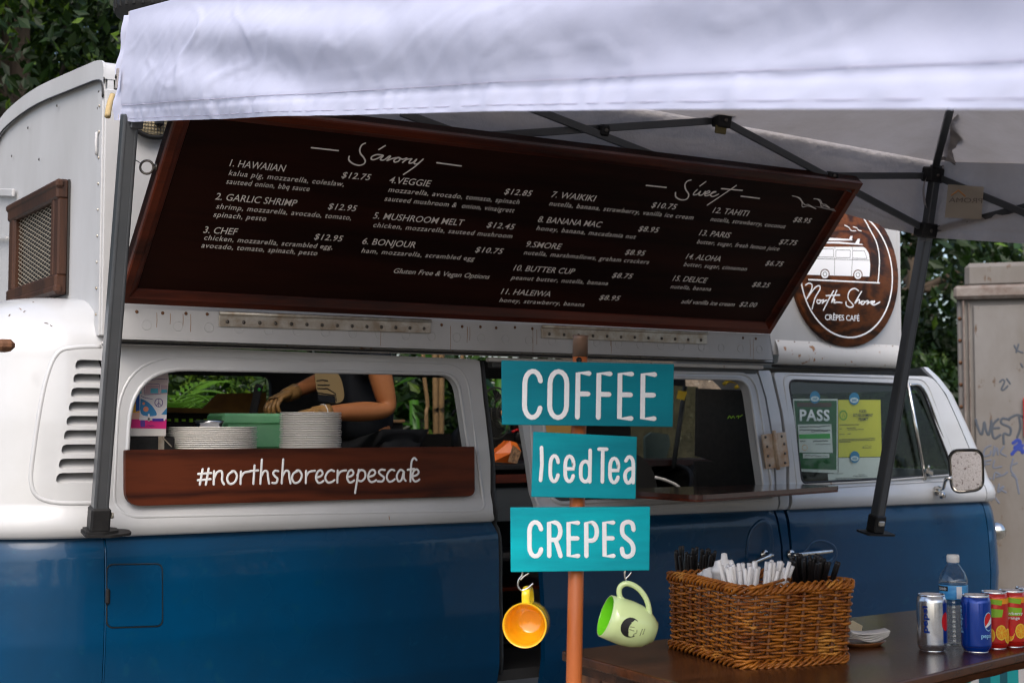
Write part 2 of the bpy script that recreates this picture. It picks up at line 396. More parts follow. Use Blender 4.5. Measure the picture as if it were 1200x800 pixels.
# ------------------------------------------------------------------ lettering
_TXT = {}
def text_geo(s, bold=0.0, space=1.0):
    key = (s, bold, space)
    if key not in _TXT:
        cu = bpy.data.curves.new('t', 'FONT'); cu.body = s; cu.size = 1; cu.resolution_u = 3; cu.offset = bold; cu.space_character = space
        ob = bpy.data.objects.new('t', cu); COL.objects.link(ob)
        bpy.context.view_layer.update()
        me = bpy.data.meshes.new_from_object(ob.evaluated_get(bpy.context.evaluated_depsgraph_get()))
        v = np.array([p.co[:] for p in me.vertices]) if len(me.vertices) else np.zeros((0, 3)); f = [list(p.vertices) for p in me.polygons]
        bpy.data.objects.remove(ob); bpy.data.curves.remove(cu); bpy.data.meshes.remove(me)
        if len(v): v[:, 0] -= v[:, 0].min()
        _TXT[key] = (v, f, (v[:, 0].max() if len(v) else 1))
    return _TXT[key]
def put_text(mb, s, P, ex, ey, n, width=None, cap=.02, shear=0.0, bold=0.0, space=1.0, mi=0, off=.0012):
    """flat lettering: P start of baseline, ex along it, ey up, cap = capital height; width fits the line"""
    v, f, w = text_geo(s, bold, space)
    ex = np.array(ex, float); ey = np.array(ey, float); n = np.array(n, float); P = np.array(P, float)
    sy = cap/.73; sx = sy if width is None else width/w
    vv = [P+ex*(p[0]*sx+p[1]*sy*shear)+ey*(p[1]*sy)+n*off for p in v]
    mb.add(vv, f, mi)
def G(*strokes): return strokes
GL = {   # monoline glyphs, unit box, y up
 'C': G(arc(.5, .74, .5, .26, 12, 180)+arc(.5, .26, .5, .26, 180, 348)),
 'O': G(arc(.5, .74, .5, .26, 0, 180)+arc(.5, .26, .5, .26, 180, 360)+[(1, .5), (1, .74)]),
 'F': G([(.95, 1), (0, 1), (0, 0)], [(0, .53), (.88, .53)]),
 'E': G([(.97, 1), (0, 1), (0, 0), (.97, 0)], [(0, .53), (.9, .53)]),
 'P': G([(0, 0), (0, 1), (.55, 1)]+arc(.55, .73, .45, .27, 90, -90)+[(0, .46)]),
 'R': G([(0, 0), (0, 1), (.5, 1)]+arc(.55, .74, .45, .26, 90, -90)+[(0, .48)], [(.55, .48), (.75, .3), (1, 0)]),
 'S': G(catmull([(1, .78), (.93, .93), (.7, 1), (.4, 1), (.1, .93), (.02, .77), (.12, .62), (.45, .51), (.8, .4), (.97, .25), (.9, .08), (.6, 0), (.3, 0), (.07, .07), (0, .22)], 3)),
 'I': G([(.3, 1), (.5, .5), (.2, 0)]),
 'c': G(arc(.5, .66, .5, .34, 15, 180)+arc(.5, .34, .5, .34, 180, 345)),
 'e': G([(.02, .5), (1, .5), (1, .66)]+arc(.5, .66, .5, .34, 0, 180)+arc(.5, .34, .5, .34, 180, 340)),
 'd': G([(1, 1.55), (1, 0)], arc(.5, .66, .5, .34, 10, 180)+arc(.5, .34, .5, .34, 180, 350)),
 'T': G([(0, 1), (1, 1)], [(.5, 1), (.5, 0)]),
 'a': G(catmull([(.08, .85), (.4, 1), (.8, .95), (1, .7), (1, 0)], 4), catmull([(1, .55), (.5, .53), (.08, .4), (0, .2), (.2, .02), (.55, 0), (1, .22)], 4)),
 # handwriting of the hashtag board (x height 1, ascender 1.8)
 '#': G([(.35, 1.15), (.15, 0)], [(.8, 1.2), (.6, 0)], [(.02, .8), (1, .86)], [(0, .33), (.95, .4)]),
 'hn': G([(.02, 1), (.0, 0)], catmull([(.02, .45), (.3, .9), (.7, 1), (.82, .75), (.8, .3), (1, .0)], 5)),
 'ho': G(catmull([(.6, .97), (.15, .75), (.02, .35), (.3, .02), (.75, .15), (.97, .6), (.75, .95), (.45, .98)], 5)),
 'hr': G([(.1, .95), (.08, 0)], catmull([(.08, .45), (.4, .85), (1, .95)], 5)),
 'ht': G([(.55, 1.4), (.42, 0)], [(0, .98), (1, 1.02)]),
 'hh': G([(.15, 1.85), (.02, 0)], catmull([(.06, .5), (.4, .95), (.75, .9), (.82, .5), (.95, 0)], 5)),
 'hs': G(catmull([(.95, .95), (.45, .98), (.15, .78), (.45, .55), (.85, .35), (.65, .05), (.02, .05)], 5)),
 'he': G(catmull([(.1, .42), (.65, .52), (.9, .75), (.65, .98), (.25, .85), (.03, .4), (.3, .03), (.7, .02), (1, .15)], 5)),
 'hc': G(catmull([(.95, .9), (.6, .98), (.2, .75), (.02, .35), (.3, .02), (.7, .05), (1, .2)], 5)),
 'hp': G([(.35, .98), (.02, -.85)], catmull([(.2, .55), (.5, .95), (.9, .85), (.95, .4), (.6, .08), (.2, .2)], 5)),
 'ha': G(catmull([(.75, .85), (.4, .95), (.05, .5), (.2, .05), (.55, .15), (.8, .85), (.8, .3), (1, .05)], 5)),
 'hf': G(catmull([(1, 1.75), (.75, 1.9), (.5, 1.6), (.42, .8), (.38, 0)], 5), [(.1, .95), (.75, 1.02)]),
}
def put_glyph(mb, ch, P, ex, ey, n, w, h, lw, mi=0, hgt=.00025):
    P = np.array(P, float)
    for st in GL[ch]:
        mb.stroke([P+np.array(ex)*(x*w)+np.array(ey)*(y*h) for x, y in st], n, lw, hgt, mi)
# ------------------------------------------------------------------ the van: side surface and panels
def side_y(z):
    return np.interp(z, [.3, .4, .5, .7, .88, .97, 1.0, 1.0299, 1.0301, 1.045, 1.065, 1.09, 1.115, 1.13, 1.2, 1.4, 1.6, 1.66, 1.72],
                     [.09, .045, .012, -.008, -.006, 0, .006, .018, -.004, -.016, -.021, -.018, -.008, 0, .004, .018, .04, .052, .085])
def XZ(x, y):
    z = onY(x, y, 0)[2]
    for _ in range(2):
        p = onY(x, y, float(side_y(z))); z = p[2]
    return (p[0], p[2])
def sdf(P, poly):
    """signed distance (negative inside) and nearest boundary point; P (n,2)"""
    poly = np.array(poly); A = poly; B = np.roll(poly, -1, 0)
    best = np.full(len(P), 1e9); near = np.zeros_like(P); inside = np.zeros(len(P), bool)
    for a, b in zip(A, B):
        d = b-a; L = d@d
        if L < 1e-14: continue
        t = np.clip(((P-a)@d)/L, 0, 1); q = a+t[:, None]*d; dd = np.hypot(*(P-q).T)
        k = dd < best; best[k] = dd[k]; near[k] = q[k]
        c = ((a[1] > P[:, 1]) != (b[1] > P[:, 1]))
        if a[1] != b[1]:
            xi = a[0]+(P[:, 1]-a[1])/(b[1]-a[1])*(b[0]-a[0]); inside ^= c & (P[:, 0] < xi)
    return np.where(inside, -best, best), near
def panel(mb, outer, holes, surf, th=.012, res=.014, extra_z=(), matf=None, off=0.0):
    """thin sheet following surf(u, v) -> (x, y, z) and inward normal; outer and holes are closed 2D outlines"""
    o = np.array(outer); lo = o.min(0)-res*.5; hi = o.max(0)+res*.5
    us = np.arange(lo[0], hi[0]+res, res); vs = np.arange(lo[1], hi[1]+res, res)
    for e in extra_z:
        vs = vs[np.abs(vs-e) > res*.4]; vs = np.sort(np.append(vs, [e-.0001, e+.0001]))
    U, V = np.meshgrid(us, vs); P = np.stack([U.ravel(), V.ravel()], 1); nu, nv = len(us), len(vs)
    cu = (us[1:]+us[:-1])/2; cv = (vs[1:]+vs[:-1])/2; CU, CV = np.meshgrid(cu, cv); Cc = np.stack([CU.ravel(), CV.ravel()], 1)
    keep = sdf(Cc, outer)[0] < 0
    for h in holes: keep &= sdf(Cc, h)[0] > 0
    keep = keep.reshape(nv-1, nu-1)
    cnt = np.zeros((nv, nu), int)
    for a in (0, 1):
        for b in (0, 1): cnt[a:a+nv-1, b:b+nu-1] += keep
    bd = ((cnt > 0) & (cnt < 4)).ravel()
    Q = P.copy(); idx = np.where(bd)[0]
    cand = [sdf(P[idx], poly) for poly in [outer]+list(holes)]
    dist = np.stack([np.abs(c[0]) for c in cand]); w = dist.argmin(0)
    for i, k in enumerate(idx): Q[k] = cand[w[i]][1][i]
    # keep the crease row straight
    used = (cnt > 0).ravel(); remap = -np.ones(len(P), int); ids = np.where(used)[0]; remap[ids] = np.arange(len(ids))
    pos, nrm = surf(Q[ids]); pos = pos+nrm*(-off)
    quads = []
    for j in range(nv-1):
        for i in range(nu-1):
            if keep[j, i]: quads.append((j*nu+i, j*nu+i+1, (j+1)*nu+i+1, (j+1)*nu+i))
    f = [[remap[k] for k in q] for q in quads]
    mi = [0]*len(f) if matf is None else [matf(Q[list(q)].mean(0)) for q in quads]
    b = len(mb.v); mb.v.extend(map(tuple, pos))
    for q, m in zip(f, mi): mb.f.append([b+k for k in q]); mb.m.append(m); mb.sm.append(True)
    back = pos+nrm*th; b2 = len(mb.v); mb.v.extend(map(tuple, back))
    for q, m in zip(f, mi): mb.f.append([b2+k for k in q][::-1]); mb.m.append(m); mb.sm.append(True)
    E = {}
    for q, m in zip(f, mi):
        for k in range(4):
            e = (q[k], q[(k+1) % 4])
            if (e[1], e[0]) in E: E.pop((e[1], e[0]))
            else: E[e] = m
    b3 = len(mb.v); mb.v.extend(map(tuple, pos)); b4 = len(mb.v); mb.v.extend(map(tuple, back))
    for (a, c), m in E.items():
        mb.f.append([b3+a, b4+a, b4+c, b3+c]); mb.m.append(m); mb.sm.append(False)
def surf_side(dy=0.0):
    def f(Q):
        y = side_y(Q[:, 1])+dy; pos = np.stack([Q[:, 0], y, Q[:, 1]], 1)
        return pos, np.tile([0., 1., 0.], (len(Q), 1))
    return f
XC_R, R_R = 1.33, .42           # rear corner: where it starts to turn and its radius
def plan_corner(u, xc, r, sgn):
    """u runs along the side; past xc it follows a quarter circle and then the end face"""
    s = np.maximum((xc-u)*sgn, 0); th = np.minimum(s/r, PI/2); rest = np.maximum(s-r*PI/2, 0)
    x = np.where(s > 0, xc-sgn*r*np.sin(th), u); y = r*(1-np.cos(th))+rest
    n = np.stack([sgn*np.sin(th), np.cos(th)], 1)
    return x, y, n
def surf_end(xcf, r, sgn, shoulder=1.60, rs=.21, rin=.30):
    def f(Q):
        u, v = Q[:, 0], Q[:, 1]; xc = xcf(np.minimum(v, shoulder+.05)) if callable(xcf) else np.full(len(u), xcf)
        x, y, n = plan_corner(u, xc, r, sgn)
        ph = np.clip((v-shoulder)/rs, 0, PI/2); z = np.where(v > shoulder, shoulder+rs*np.sin(ph), v)
        over = np.maximum(v-shoulder-rs*PI/2, 0)
        ins = side_y(np.minimum(v, shoulder)) + rin*(1-np.cos(ph))+over
        z = z+over*.04
        pos = np.stack([x+n[:, 0]*ins, y+n[:, 1]*ins, z], 1)
        cz = np.cos(ph); nn = np.stack([n[:, 0]*cz, n[:, 1]*cz, -np.sin(ph)], 1)
        return pos, nn
    return f
BELT = 1.03
two = lambda c: 1 if c[1] < BELT else 0
PAINT = [M_['white'], M_['blue']]
VAN = thing('camper_van', 'blue and white camper van with high white roof box and lifted menu board', 'van', (3.3, .85, 0))

def rect_px(pts): return [XZ(*p) for p in pts]
# --- rear corner shell with the air intake
lou_o = round_poly([XZ(66, 571), XZ(86, 421), (1.395, XZ(86, 421)[1]), (1.395, XZ(66, 571)[1])], [.03, .06, .02, .02])
shell = MB()
seam = 1.388
outer = [(-1.35, .40), (seam, .40), (seam, 1.64), (seam+.02, 1.66), (seam+.02, 2.15), (-1.35, 2.15)]
slat_rows = []
top_z, bot_z = XZ(86, 421)[1], XZ(66, 571)[1]
holes = []
NS = 9; pitch = (top_z-bot_z)/NS
for i in range(NS):
    z1 = top_z-i*pitch; z0 = z1-pitch*.70
    xl = lerp(XZ(87, 425)[0], XZ(66, 565)[0], i/(NS-1))
    holes.append(round_poly([(xl-.002, z0), (xl+.004, z1), (1.383, z1), (1.383, z0)], [.014, .03 if i == 0 else .014, .006, .006], 4))
    slat_rows.append((xl, z0, z1))
panel(shell, outer, holes, surf_end(XC_R, R_R, 1), th=.012, res=.0115, extra_z=(BELT,), matf=two)
body = shell.build('rear_body_shell', PAINT, VAN)
sfr = surf_end(XC_R, R_R, 1)
for i, (xl, z0, z1) in enumerate(slat_rows):       # hooded louvre blades behind each slot
    m = MB()
    xs = np.linspace(xl-.01, 1.385, 9)
    a, n = sfr(np.stack([xs, np.full(9, z1+.004)], 1)); b, _ = sfr(np.stack([xs, np.full(9, z0-.003)], 1))
    top = a+n*.055; bot = b+n*.010; top2 = top+n*.004; bot2 = bot+n*.004
    V = np.concatenate([top, bot, top2, bot2]); F = []
    for k in range(8): F += [(k, k+1, 9+k+1, 9+k), (18+k, 27+k, 27+k+1, 18+k+1)]
    m.add(V, F, 0, True); m.build('louvre_blade', M_['white'], body)
m = MB(); xs = np.linspace(1.18, 1.385, 9); a, n = sfr(np.stack([xs, np.full(9, top_z+.03)], 1)); b, _ = sfr(np.stack([xs, np.full(9, bot_z-.03)], 1))
a = a+n*.075; b = b+n*.075; m.add(np.concatenate([a, b]), [(k, k+1, 10+k, 9+k) for k in range(8)]); m.build('intake_box', M_['inside'], body)
# raised press line round the intake
ring = round_poly([XZ(40, 585), XZ(58, 415), (1.38, 1.615), ], [.08, .10, 0])
pl = catmull([XZ(118, 589), XZ(60, 588), XZ(38, 570), XZ(40, 520), XZ(50, 450), XZ(64, 414), XZ(86, 407), XZ(118, 406)], 5)
m = MB(); pp, nn = sfr(np.array(pl)); m.tube(list(pp+nn*.006), .0095, 8, n0=(0, 1, 0)); m.build('intake_press_line', M_['white'], body)
# little rear lamp bracket seen at the left frame edge
m = MB(); c = sfr(np.array([[.93, XZ(8, 407)[1]]]))[0][0]
m.box(onX(4, 405, c[0]-.01), (.05, .09, .035), None, .012); m.build('reflector', M_['rust'], body)

# --- quarter panel round the serving window
qo = round_poly([(1.395, 1.012), XZ(575, 612), XZ(583, 622), XZ(583, 640), (2.88, .40), (1.395, .40)], [.012, 0, 0, 0, 0, 0])
q_out = [(1.395, .40), (1.395, BELT-.004), (1.375, BELT-.004), (1.40, 1.645), XZ(561, 421), XZ(566, 470), XZ(574, 540), XZ(577, 600), XZ(583, 626), XZ(584, 700), (XZ(584, 790)[0], .40)]
q_hole = round_poly([XZ(146, 592), XZ(153, 431), XZ(535, 438), XZ(556, 579)], [.06, .19, .07, .03], 10)
m = MB(); panel(m, q_out, [q_hole], surf_side(-.004), th=.02, res=.014, extra_z=(BELT,), matf=two)
quarter = m.build('rear_quarter_panel', PAINT, VAN)
def ring_tube(name, poly2, parent, r, mt, dy=0.0, extra=0):
    m = MB(); P = np.array(poly2); y = side_y(P[:, 1])+dy
    m.tube([(p[0], yy, p[1]) for p, yy in zip(P, y)], r, 8, closed=True, n0=(0, 1, 0)); return m.build(name, mt, parent)
ring_tube('window_rim', q_hole, quarter, .0075, M_['white'], -.002)
q_out2 = round_poly([XZ(134, 606), XZ(140, 417), XZ(545, 428), XZ(569, 598)], [.08, .21, .09, .04], 10)
ring_tube('pressed_window_frame', q_out2, quarter, .0075, M_['white'], .0015)
# folded inner return of the window opening
m = MB(); P = np.array(q_hole); y = side_y(P[:, 1]); N = len(P); cen = P.mean(0)
A = [(p[0], yy, p[1]) for p, yy in zip(P, y)]; B = [(lerp(p[0], cen[0], .006), yy+.035, lerp(p[1], cen[1], .02)) for p, yy in zip(P, y)]
m.add(A+B, [(i, (i+1) % N, N+(i+1) % N, N+i) for i in range(N)], 0, True); m.build('window_reveal', M_['white'], quarter)
# fuel flap
fl = round_poly([XZ(124.5, 735), XZ(124.5, 661), XZ(189.5, 660), XZ(190, 733)], .022, 6)
def inset(poly, d):
    P = np.array(poly); c = P.mean(0); out = []
    for p in P:
        v = p-c; out.append(c+v*(1-d/np.linalg.norm(v)))
    return out
m = MB(); panel(m, inset(fl, .004), [], surf_side(-.0085), th=.008, res=.012); flap = m.build('fuel_flap', M_['blue'], quarter)
ring_tube('flap_groove', fl, quarter, .0021, M_['black_matte'], -.0042)
m = MB(); c = XZ(125, 698); m.box((c[0], side_y(c[1])-.010, c[1]), (.014, .014, .05), None, .005); m.build('flap_catch', M_['black'], flap)
# narrow trim: vertical seam, drip rail
m = MB(); m.tube([(1.392, side_y(z)-.002, z) for z in np.linspace(.42, 1.02, 12)], .0028, 6); m.build('panel_seam', M_['blue'], quarter)
m = MB(); m.tube([(1.376, side_y(1.02)-.01, 1.034), (1.377, side_y(1.2)+.0, 1.2), (1.385, side_y(1.35), 1.35), (1.40, side_y(1.56), 1.56)], .0016, 6); m.build('rust_line', M_['rust'], quarter)
# pillar edge and rubber at the open doorway
edge = [XZ(563, 424), XZ(568, 470), XZ(576, 540), XZ(580, 600), XZ(584, 630), XZ(585, 700), XZ(585, 790)]
m = MB(); m.tube([(p[0]+.006, side_y(p[1])+.012, p[1]) for p in catmull(edge, 4)], .006, 8); m.build('door_seal', M_['seal'], quarter)
m = MB(); m.tube([(p[0]+.022, side_y(p[1])+.03, p[1]) for p in catmull(edge, 4)], .010, 8); m.build('doorway_channel', M_['inside_metal'], quarter)

# --- sliding door
d_out = [XZ(603, 428), XZ(608, 465), XZ(612, 498), XZ(619, 540), XZ(627, 585), XZ(633, 640), XZ(637, 690), (XZ(639, 780)[0], .40), (XZ(917, 690)[0], .40), XZ(917, 690), XZ(915, 640), XZ(912, 590), XZ(905, 520), XZ(896, 465), XZ(886, 434)]
d_out = round_poly(d_out, [.03, 0, 0, 0, 0, 0, 0, 0, 0, 0, 0, 0, 0, 0, .03])
d_hole = round_poly([XZ(646, 590), XZ(632, 439), XZ(876, 444), XZ(897, 577)], [.06, .08, .07, .03], 8)
m = MB(); panel(m, d_out, [d_hole], surf_side(.0), th=.028, res=.014, extra_z=(BELT,), matf=two); door = m.build('sliding_door', PAINT, VAN)
ring_tube('door_window_rim', d_hole, door, .008, M_['white'], -.003)
ring_tube('pressed_door_frame', round_poly([XZ(630, 600), XZ(618, 433), XZ(884, 438), XZ(909, 584)], [.06, .08, .09, .04], 8), door, .007, M_['white'], .001)
m = MB(); P = np.array(d_hole); y = side_y(P[:, 1]); N = len(P); cen = P.mean(0)
A = [(p[0], yy, p[1]) for p, yy in zip(P, y)]; B = [(lerp(p[0], cen[0], .01), yy+.04, lerp(p[1], cen[1], .025)) for p, yy in zip(P, y)]
m.add(A+B, [(i, (i+1) % N, N+(i+1) % N, N+i) for i in range(N)], 0, True); m.build('door_window_reveal', M_['white'], door)
# dished handle recess and handle
def recess(pts, parent, name='handle_recess'):
    P = np.array(catmull(pts, 6, True)); N = len(P); cen = P.mean(0); m = MB(); rings = []
    for k, (sc, dp) in enumerate(((1.0, -.002), (.93, -.0055), (.84, -.003), (.72, -.0016))):
        Q = cen+(P-cen)*sc; rings.append([(q[0], side_y(q[1])+dp, q[1]) for q in Q])
    V = sum(rings, []); F = [(k*N+i, k*N+(i+1) % N, (k+1)*N+(i+1) % N, (k+1)*N+i) for k in range(3) for i in range(N)]
    V.append((cen[0], side_y(cen[1])-.0014, cen[1])); F += [(3*N+i, 3*N+(i+1) % N, 4*N) for i in range(N)]
    m.add(V, F, 0, True); return m.build(name, M_['blue'], parent)
recess([XZ(874, 655), XZ(876, 628), XZ(886, 611), XZ(898, 608), XZ(905, 622), XZ(905, 650), XZ(896, 668), XZ(882, 668)], door)
recess([XZ(934, 655), XZ(944, 643), XZ(952, 634), XZ(964, 632), XZ(977, 638), XZ(981, 650), XZ(972, 660), XZ(950, 660)], VAN, 'cab_handle_recess')
def handle(x0, y0, x1, y1, parent):
    a = onY(x0, y0, -.045); b = onY(x1, y1, -.045); m = MB()
    m.tube(catmull([a+(0.0, .04, 0), a, lerp(a, b, .3)+(0, -.006, .001), lerp(a, b, .8)+(0, -.004, 0), b+(0, .004, -.001)], 5), [.011]*5+[.010]*5+[.009]*5+[.008]*5+[.006], 10)
    m.lathe([(0, -.006), (.021, -.006), (.021, .001), (.016, .007), (0, .009)], a+(0, .035, 0), frame((1, 0, 0), (0, -1, 0)), 18)
    m.lathe([(0, 0), (.006, 0), (.005, .003), (0, .003)], a+(0, -.012, 0), frame((1, 0, 0), (0, -1, 0)), 10)
    return m.build('door_handle', M_['chrome'], parent)
handle(903, 650, 876, 661, door)
# --- pillar between the doors and its hinge
p_out = [XZ(889, 434), XZ(899, 465), XZ(908, 520), XZ(915, 590), XZ(918, 640), XZ(920, 690), (XZ(920, 690)[0], .40), (XZ(927.0, 690)[0], .40), XZ(927, 690), XZ(926, 640), XZ(925, 590), XZ(922, 540), XZ(914, 480), XZ(903, 434)]
m = MB(); panel(m, p_out, [], surf_side(.004), th=.03, res=.01, extra_z=(BELT,), matf=two); pillar = m.build('door_pillar', PAINT, VAN)
hb = MB(); q = [onY(*p, -.009) for p in ((893, 509), (921, 506), (925, 546), (898, 549))]
hb.poly(q, (0, 1, 0), .006); M_['hinge_cream'] = mat('stained_cream_paint', (.50, .42, .33), .55, col2=(.34, .19, .09), nscale=16, amt=.3, bump=.2); hinge = hb.build('pillar_hinge', M_['hinge_cream'], VAN)
m = MB(); m.tube([onY(907, 504, -.014), onY(912, 550, -.014)], .0085, 10); m.build('hinge_pin', M_['hinge_cream'], hinge)
for x, y in ((897, 512), (899, 523), (900, 534), (902, 545), (916, 511), (919, 520), (920, 531), (920, 542)):
    m = MB(); m.lathe([(.0, .004), (.005, .003), (.006, 0)], onY(x, y, -.010), frame((1, 0, 0), (0, -1, 0)), 8); m.build('screw', M_['screw'], hinge)

# --- cab door
cab_out = [XZ(906, 436), XZ(917, 482), XZ(925, 540), XZ(928, 590), XZ(928, 640), XZ(930, 690), (XZ(930, 690)[0], .40), (XZ(1160, 700)[0], .40), XZ(1160, 700), XZ(1157, 620), XZ(1153, 568), XZ(1140, 536), XZ(1108, 462), XZ(1092, 441)]
cab_out = round_poly(cab_out, [.02, 0, 0, 0, 0, 0, 0, 0, 0, .0, .02, 0, .05, .05])
cab_hole = round_poly([XZ(940, 566), XZ(924, 445), XZ(1079, 451), XZ(1119, 556)], [.03, .04, .05, .03], 8)
m = MB(); panel(m, cab_out, [cab_hole], surf_side(.0), th=.03, res=.014, extra_z=(BELT,), matf=two); cab = m.build('cab_door', PAINT, VAN)
ring_tube('cab_window_seal', cab_hole, cab, .006, M_['seal'], .003)
ring_tube('pressed_cab_frame', round_poly([XZ(936, 573), XZ(917, 438), XZ(1085, 444), XZ(1128, 562)], [.03, .05, .06, .04], 8), cab, .005, M_['white'], .001)
m = MB(); g = [(p[0], side_y(p[1])+.012, p[1]) for p in cab_hole]
m.poly(g, (0, 1, 0), .004); m.build('cab_window_pane', M_['pane'], cab)
m = MB(); m.tube([onY(1064, 449, .022), onY(1084, 562, -.004)], .009, 8); m.build('quarterlight_bar', M_['chrome'], cab)
m = MB(); m.tube([onY(*p, .018) for p in catmull([(1066, 451), (1082, 455), (1100, 500), (1117, 552), (1086, 560)], 5)], .005, 8); m.build('quarterlight_rim', M_['chrome'], cab)
m = MB(); a = onY(1088, 553, -.014); m.box(a, (.05, .02, .022), rotm('Y', .3), .004); m.tube([a, a+(-.01, -.01, .03)], .006, 6); m.build('quarterlight_catch', M_['chrome'], cab)
handle(934, 650, 976, 645, cab)
m = MB(); m.tube([onY(x, y, -.004) for x, y in ((938, 568), (1020, 564), (1118, 556))], .0045, 6); m.build('window_sill_trim', M_['rusty_white'], cab)
# --- nose, windscreen pillar and roof front
Xe = lambda z: np.interp(z, [.4, XZ(1160, 700)[1], XZ(1157, 620)[1], XZ(1153, 568)[1], XZ(1140, 536)[1], XZ(1108, 462)[1], XZ(1092, 441)[1], 1.75],
                         [XZ(1160, 700)[0]+.006, XZ(1160, 700)[0]+.006, XZ(1157, 620)[0]+.006, XZ(1153, 568)[0]+.006, XZ(1140, 536)[0]+.006, XZ(1108, 462)[0]+.006, XZ(1092, 441)[0]+.006, 5.1])
def surf_nose(Q):
    u, v = Q[:, 0], Q[:, 1]; r = .15; xe = Xe(v)
    th = np.minimum(u/r, PI/2); rest = np.maximum(u-r*PI/2, 0)
    ins = side_y(np.minimum(v, 1.7))
    x = xe+r*np.sin(th)-ins*np.sin(th)+.05*np.sin(np.minimum(rest, 1.4)/1.4*PI/1)*(rest > 0); y = r*(1-np.cos(th))+rest+ins*np.cos(th)
    n = np.stack([-np.sin(th), np.cos(th), 0*th], 1); return np.stack([x, y, v], 1), n
m = MB(); ws = round_poly([(.26, 1.17), (.26, 1.56), (1.55, 1.56), (1.55, 1.17)], .06)
panel(m, [(0, .4), (1.75, .4), (1.75, 1.66), (0, 1.66)], [ws], surf_nose, th=.02, res=.022, extra_z=(BELT,), matf=two); nose = m.build('nose_panel', PAINT, VAN)
m = MB(); pp, nn = surf_nose(np.array([(u, v) for v in np.linspace(1.15, 1.58, 6) for u in np.linspace(.24, 1.57, 14)])); pp = pp+nn*.012
m.add(pp, [(j*14+i, j*14+i+1, (j+1)*14+i+1, (j+1)*14+i) for j in range(5) for i in range(13)], 0, True); m.build('windscreen', M_['pane'], nose)
# front cap of the old roof (white lip under the round sign)
m = MB()
def fcap(u, w):      # u along X, w up and in
    x = lerp(XZ(905, 430)[0]+.005, 5.20, u)
    prof = [(1.648, .048), (1.652, .028), (1.662, .018), (1.69, .012), (1.72, .016), (1.745, .028), (1.76, .036)]
    k = w*(len(prof)-1); i = min(int(k), len(prof)-2); z = lerp(prof[i][0], prof[i+1][0], k-i); y = lerp(prof[i][1], prof[i+1][1], k-i)
    e = max(0, (x-5.03)/.17); return (x, y+e*e*.12, z-e*e*.05)
m.grid(fcap, np.linspace(0, 1, 30), np.linspace(0, 1, 13)); m.grid(lambda u, w: (lerp(5.02, 5.22, u), .04+.12*u*u+w*1.5, 1.76-.02*u-.09*u*u), np.linspace(0, 1, 8), np.linspace(0, 1, 6))
m.build('front_roof_lip', M_['rusty_white'], VAN)
m = MB(); m.tube([(x, .048, 1.643) for x in np.linspace(XZ(905, 430)[0], 5.0, 8)]+[(5.08, .06, 1.635), (5.16, .09, 1.60), (5.22, .12, 1.56)], .006, 8); m.build('gutter_seal', M_['seal'], VAN)
# drip rail along the whole side
m = MB(); m.bar((1.38, .028, 1.647), (4.24, .028, 1.651), .05, .008, bev=.002); m.bar((1.38, .006, 1.650), (4.24, .006, 1.654), .006, .016, bev=.002); rail = m.build('drip_rail', M_['rusty_white'], VAN)
m = MB(); m.bar((2.83, .03, 1.632), (4.20, .03, 1.634), .03, .016, bev=.003); m.build('door_top_rail', M_['rusty_white'], VAN)
m = MB(); m.bar((2.86, .06, 1.618), (4.18, .06, 1.618), .04, .03, bev=.003); m.build('door_track', M_['inside_metal'], VAN)
m = MB(); m.bar((1.385, -.006, 1.6475), (4.235, -.006, 1.6515), .012, .008); m.build('rail_shadow_strip', M_['seal'], VAN)  # dark strip added as the shadow line under the apron
# mirror on its arm
mir = MB(); mc = onY(1132.5, 552, -.18); fz = (CAM-mc); fz[2] = 0; fz /= np.linalg.norm(fz); fz = fz+np.array([.35, 0, 0]); R = frame(np.cross((0, 0, 1), fz), fz)
S = np.linalg.norm((mc-CAM)@FW)/F_PX
out2 = round_poly([(-18*S, -26*S), (-21*S, 25*S), (20*S, 26*S), (20*S, -22*S)], 13*S, 7); 
ol = [mc+R@np.array([x, y, 0]) for x, y in out2]; il = [mc+R@np.array([x*.88, y*.9, .004]) for x, y in out2]; bl = [mc+R@np.array([x*.8, y*.8, -.03]) for x, y in out2]; N = len(ol)
mir.add(ol+bl, [(i, (i+1) % N, N+(i+1) % N, N+i) for i in range(N)]+[list(range(N, 2*N))], 0, True); mh = mir.build('mirror_housing', M_['chrome'], VAN)
m = MB(); m.tube(ol, .004, 8, closed=True); m.build('mirror_rim', M_['black'], mh)
M_['mirror_glass'] = mat('aged_mirror_glass', (.62, .58, .57), .35, .6, col2=(.16, .12, .11), nscale=75, thresh=.60, col3=(.22, .17, .15), n3=260, amt3=.56, rough2=.6)
m = MB(); m.add(il, [list(range(N))]); m.build('mirror_glass', M_['mirror_glass'], mh)
m = MB(); m.tube(catmull([onY(1096, 574, -.02), onY(1099, 571, -.05), onY(1105, 572, -.09), onY(1108, 562, -.13), onY(1113, 560, -.15), mc+R@np.array([-15*S, -6*S, -.022])], 5), .008, 8)
m.lathe([(0, .02), (.018, .016), (.022, 0), (.018, -.01), (0, -.01)], onY(1097, 575, -.02), frame((1, 0, 0), (0, -1, 0)), 14); m.lathe([(0, .02), (.014, .016), (.016, 0), (0, -.01)], onY(1103, 580, -.05), frame((1, 0, 0), (0, -1, 0)), 12); m.build('mirror_arm', M_['chrome'], VAN)
# turn signal on the nose
m = MB(); c = onY(1171, 622, .12); m.lathe([(0, .022), (.03, .018), (.042, 0), (.044, -.02), (.03, -.05)], c, frame((0, 1, 0), (1, -.25, 0)), 18); m.build('turn_signal', M_['chrome'], VAN)
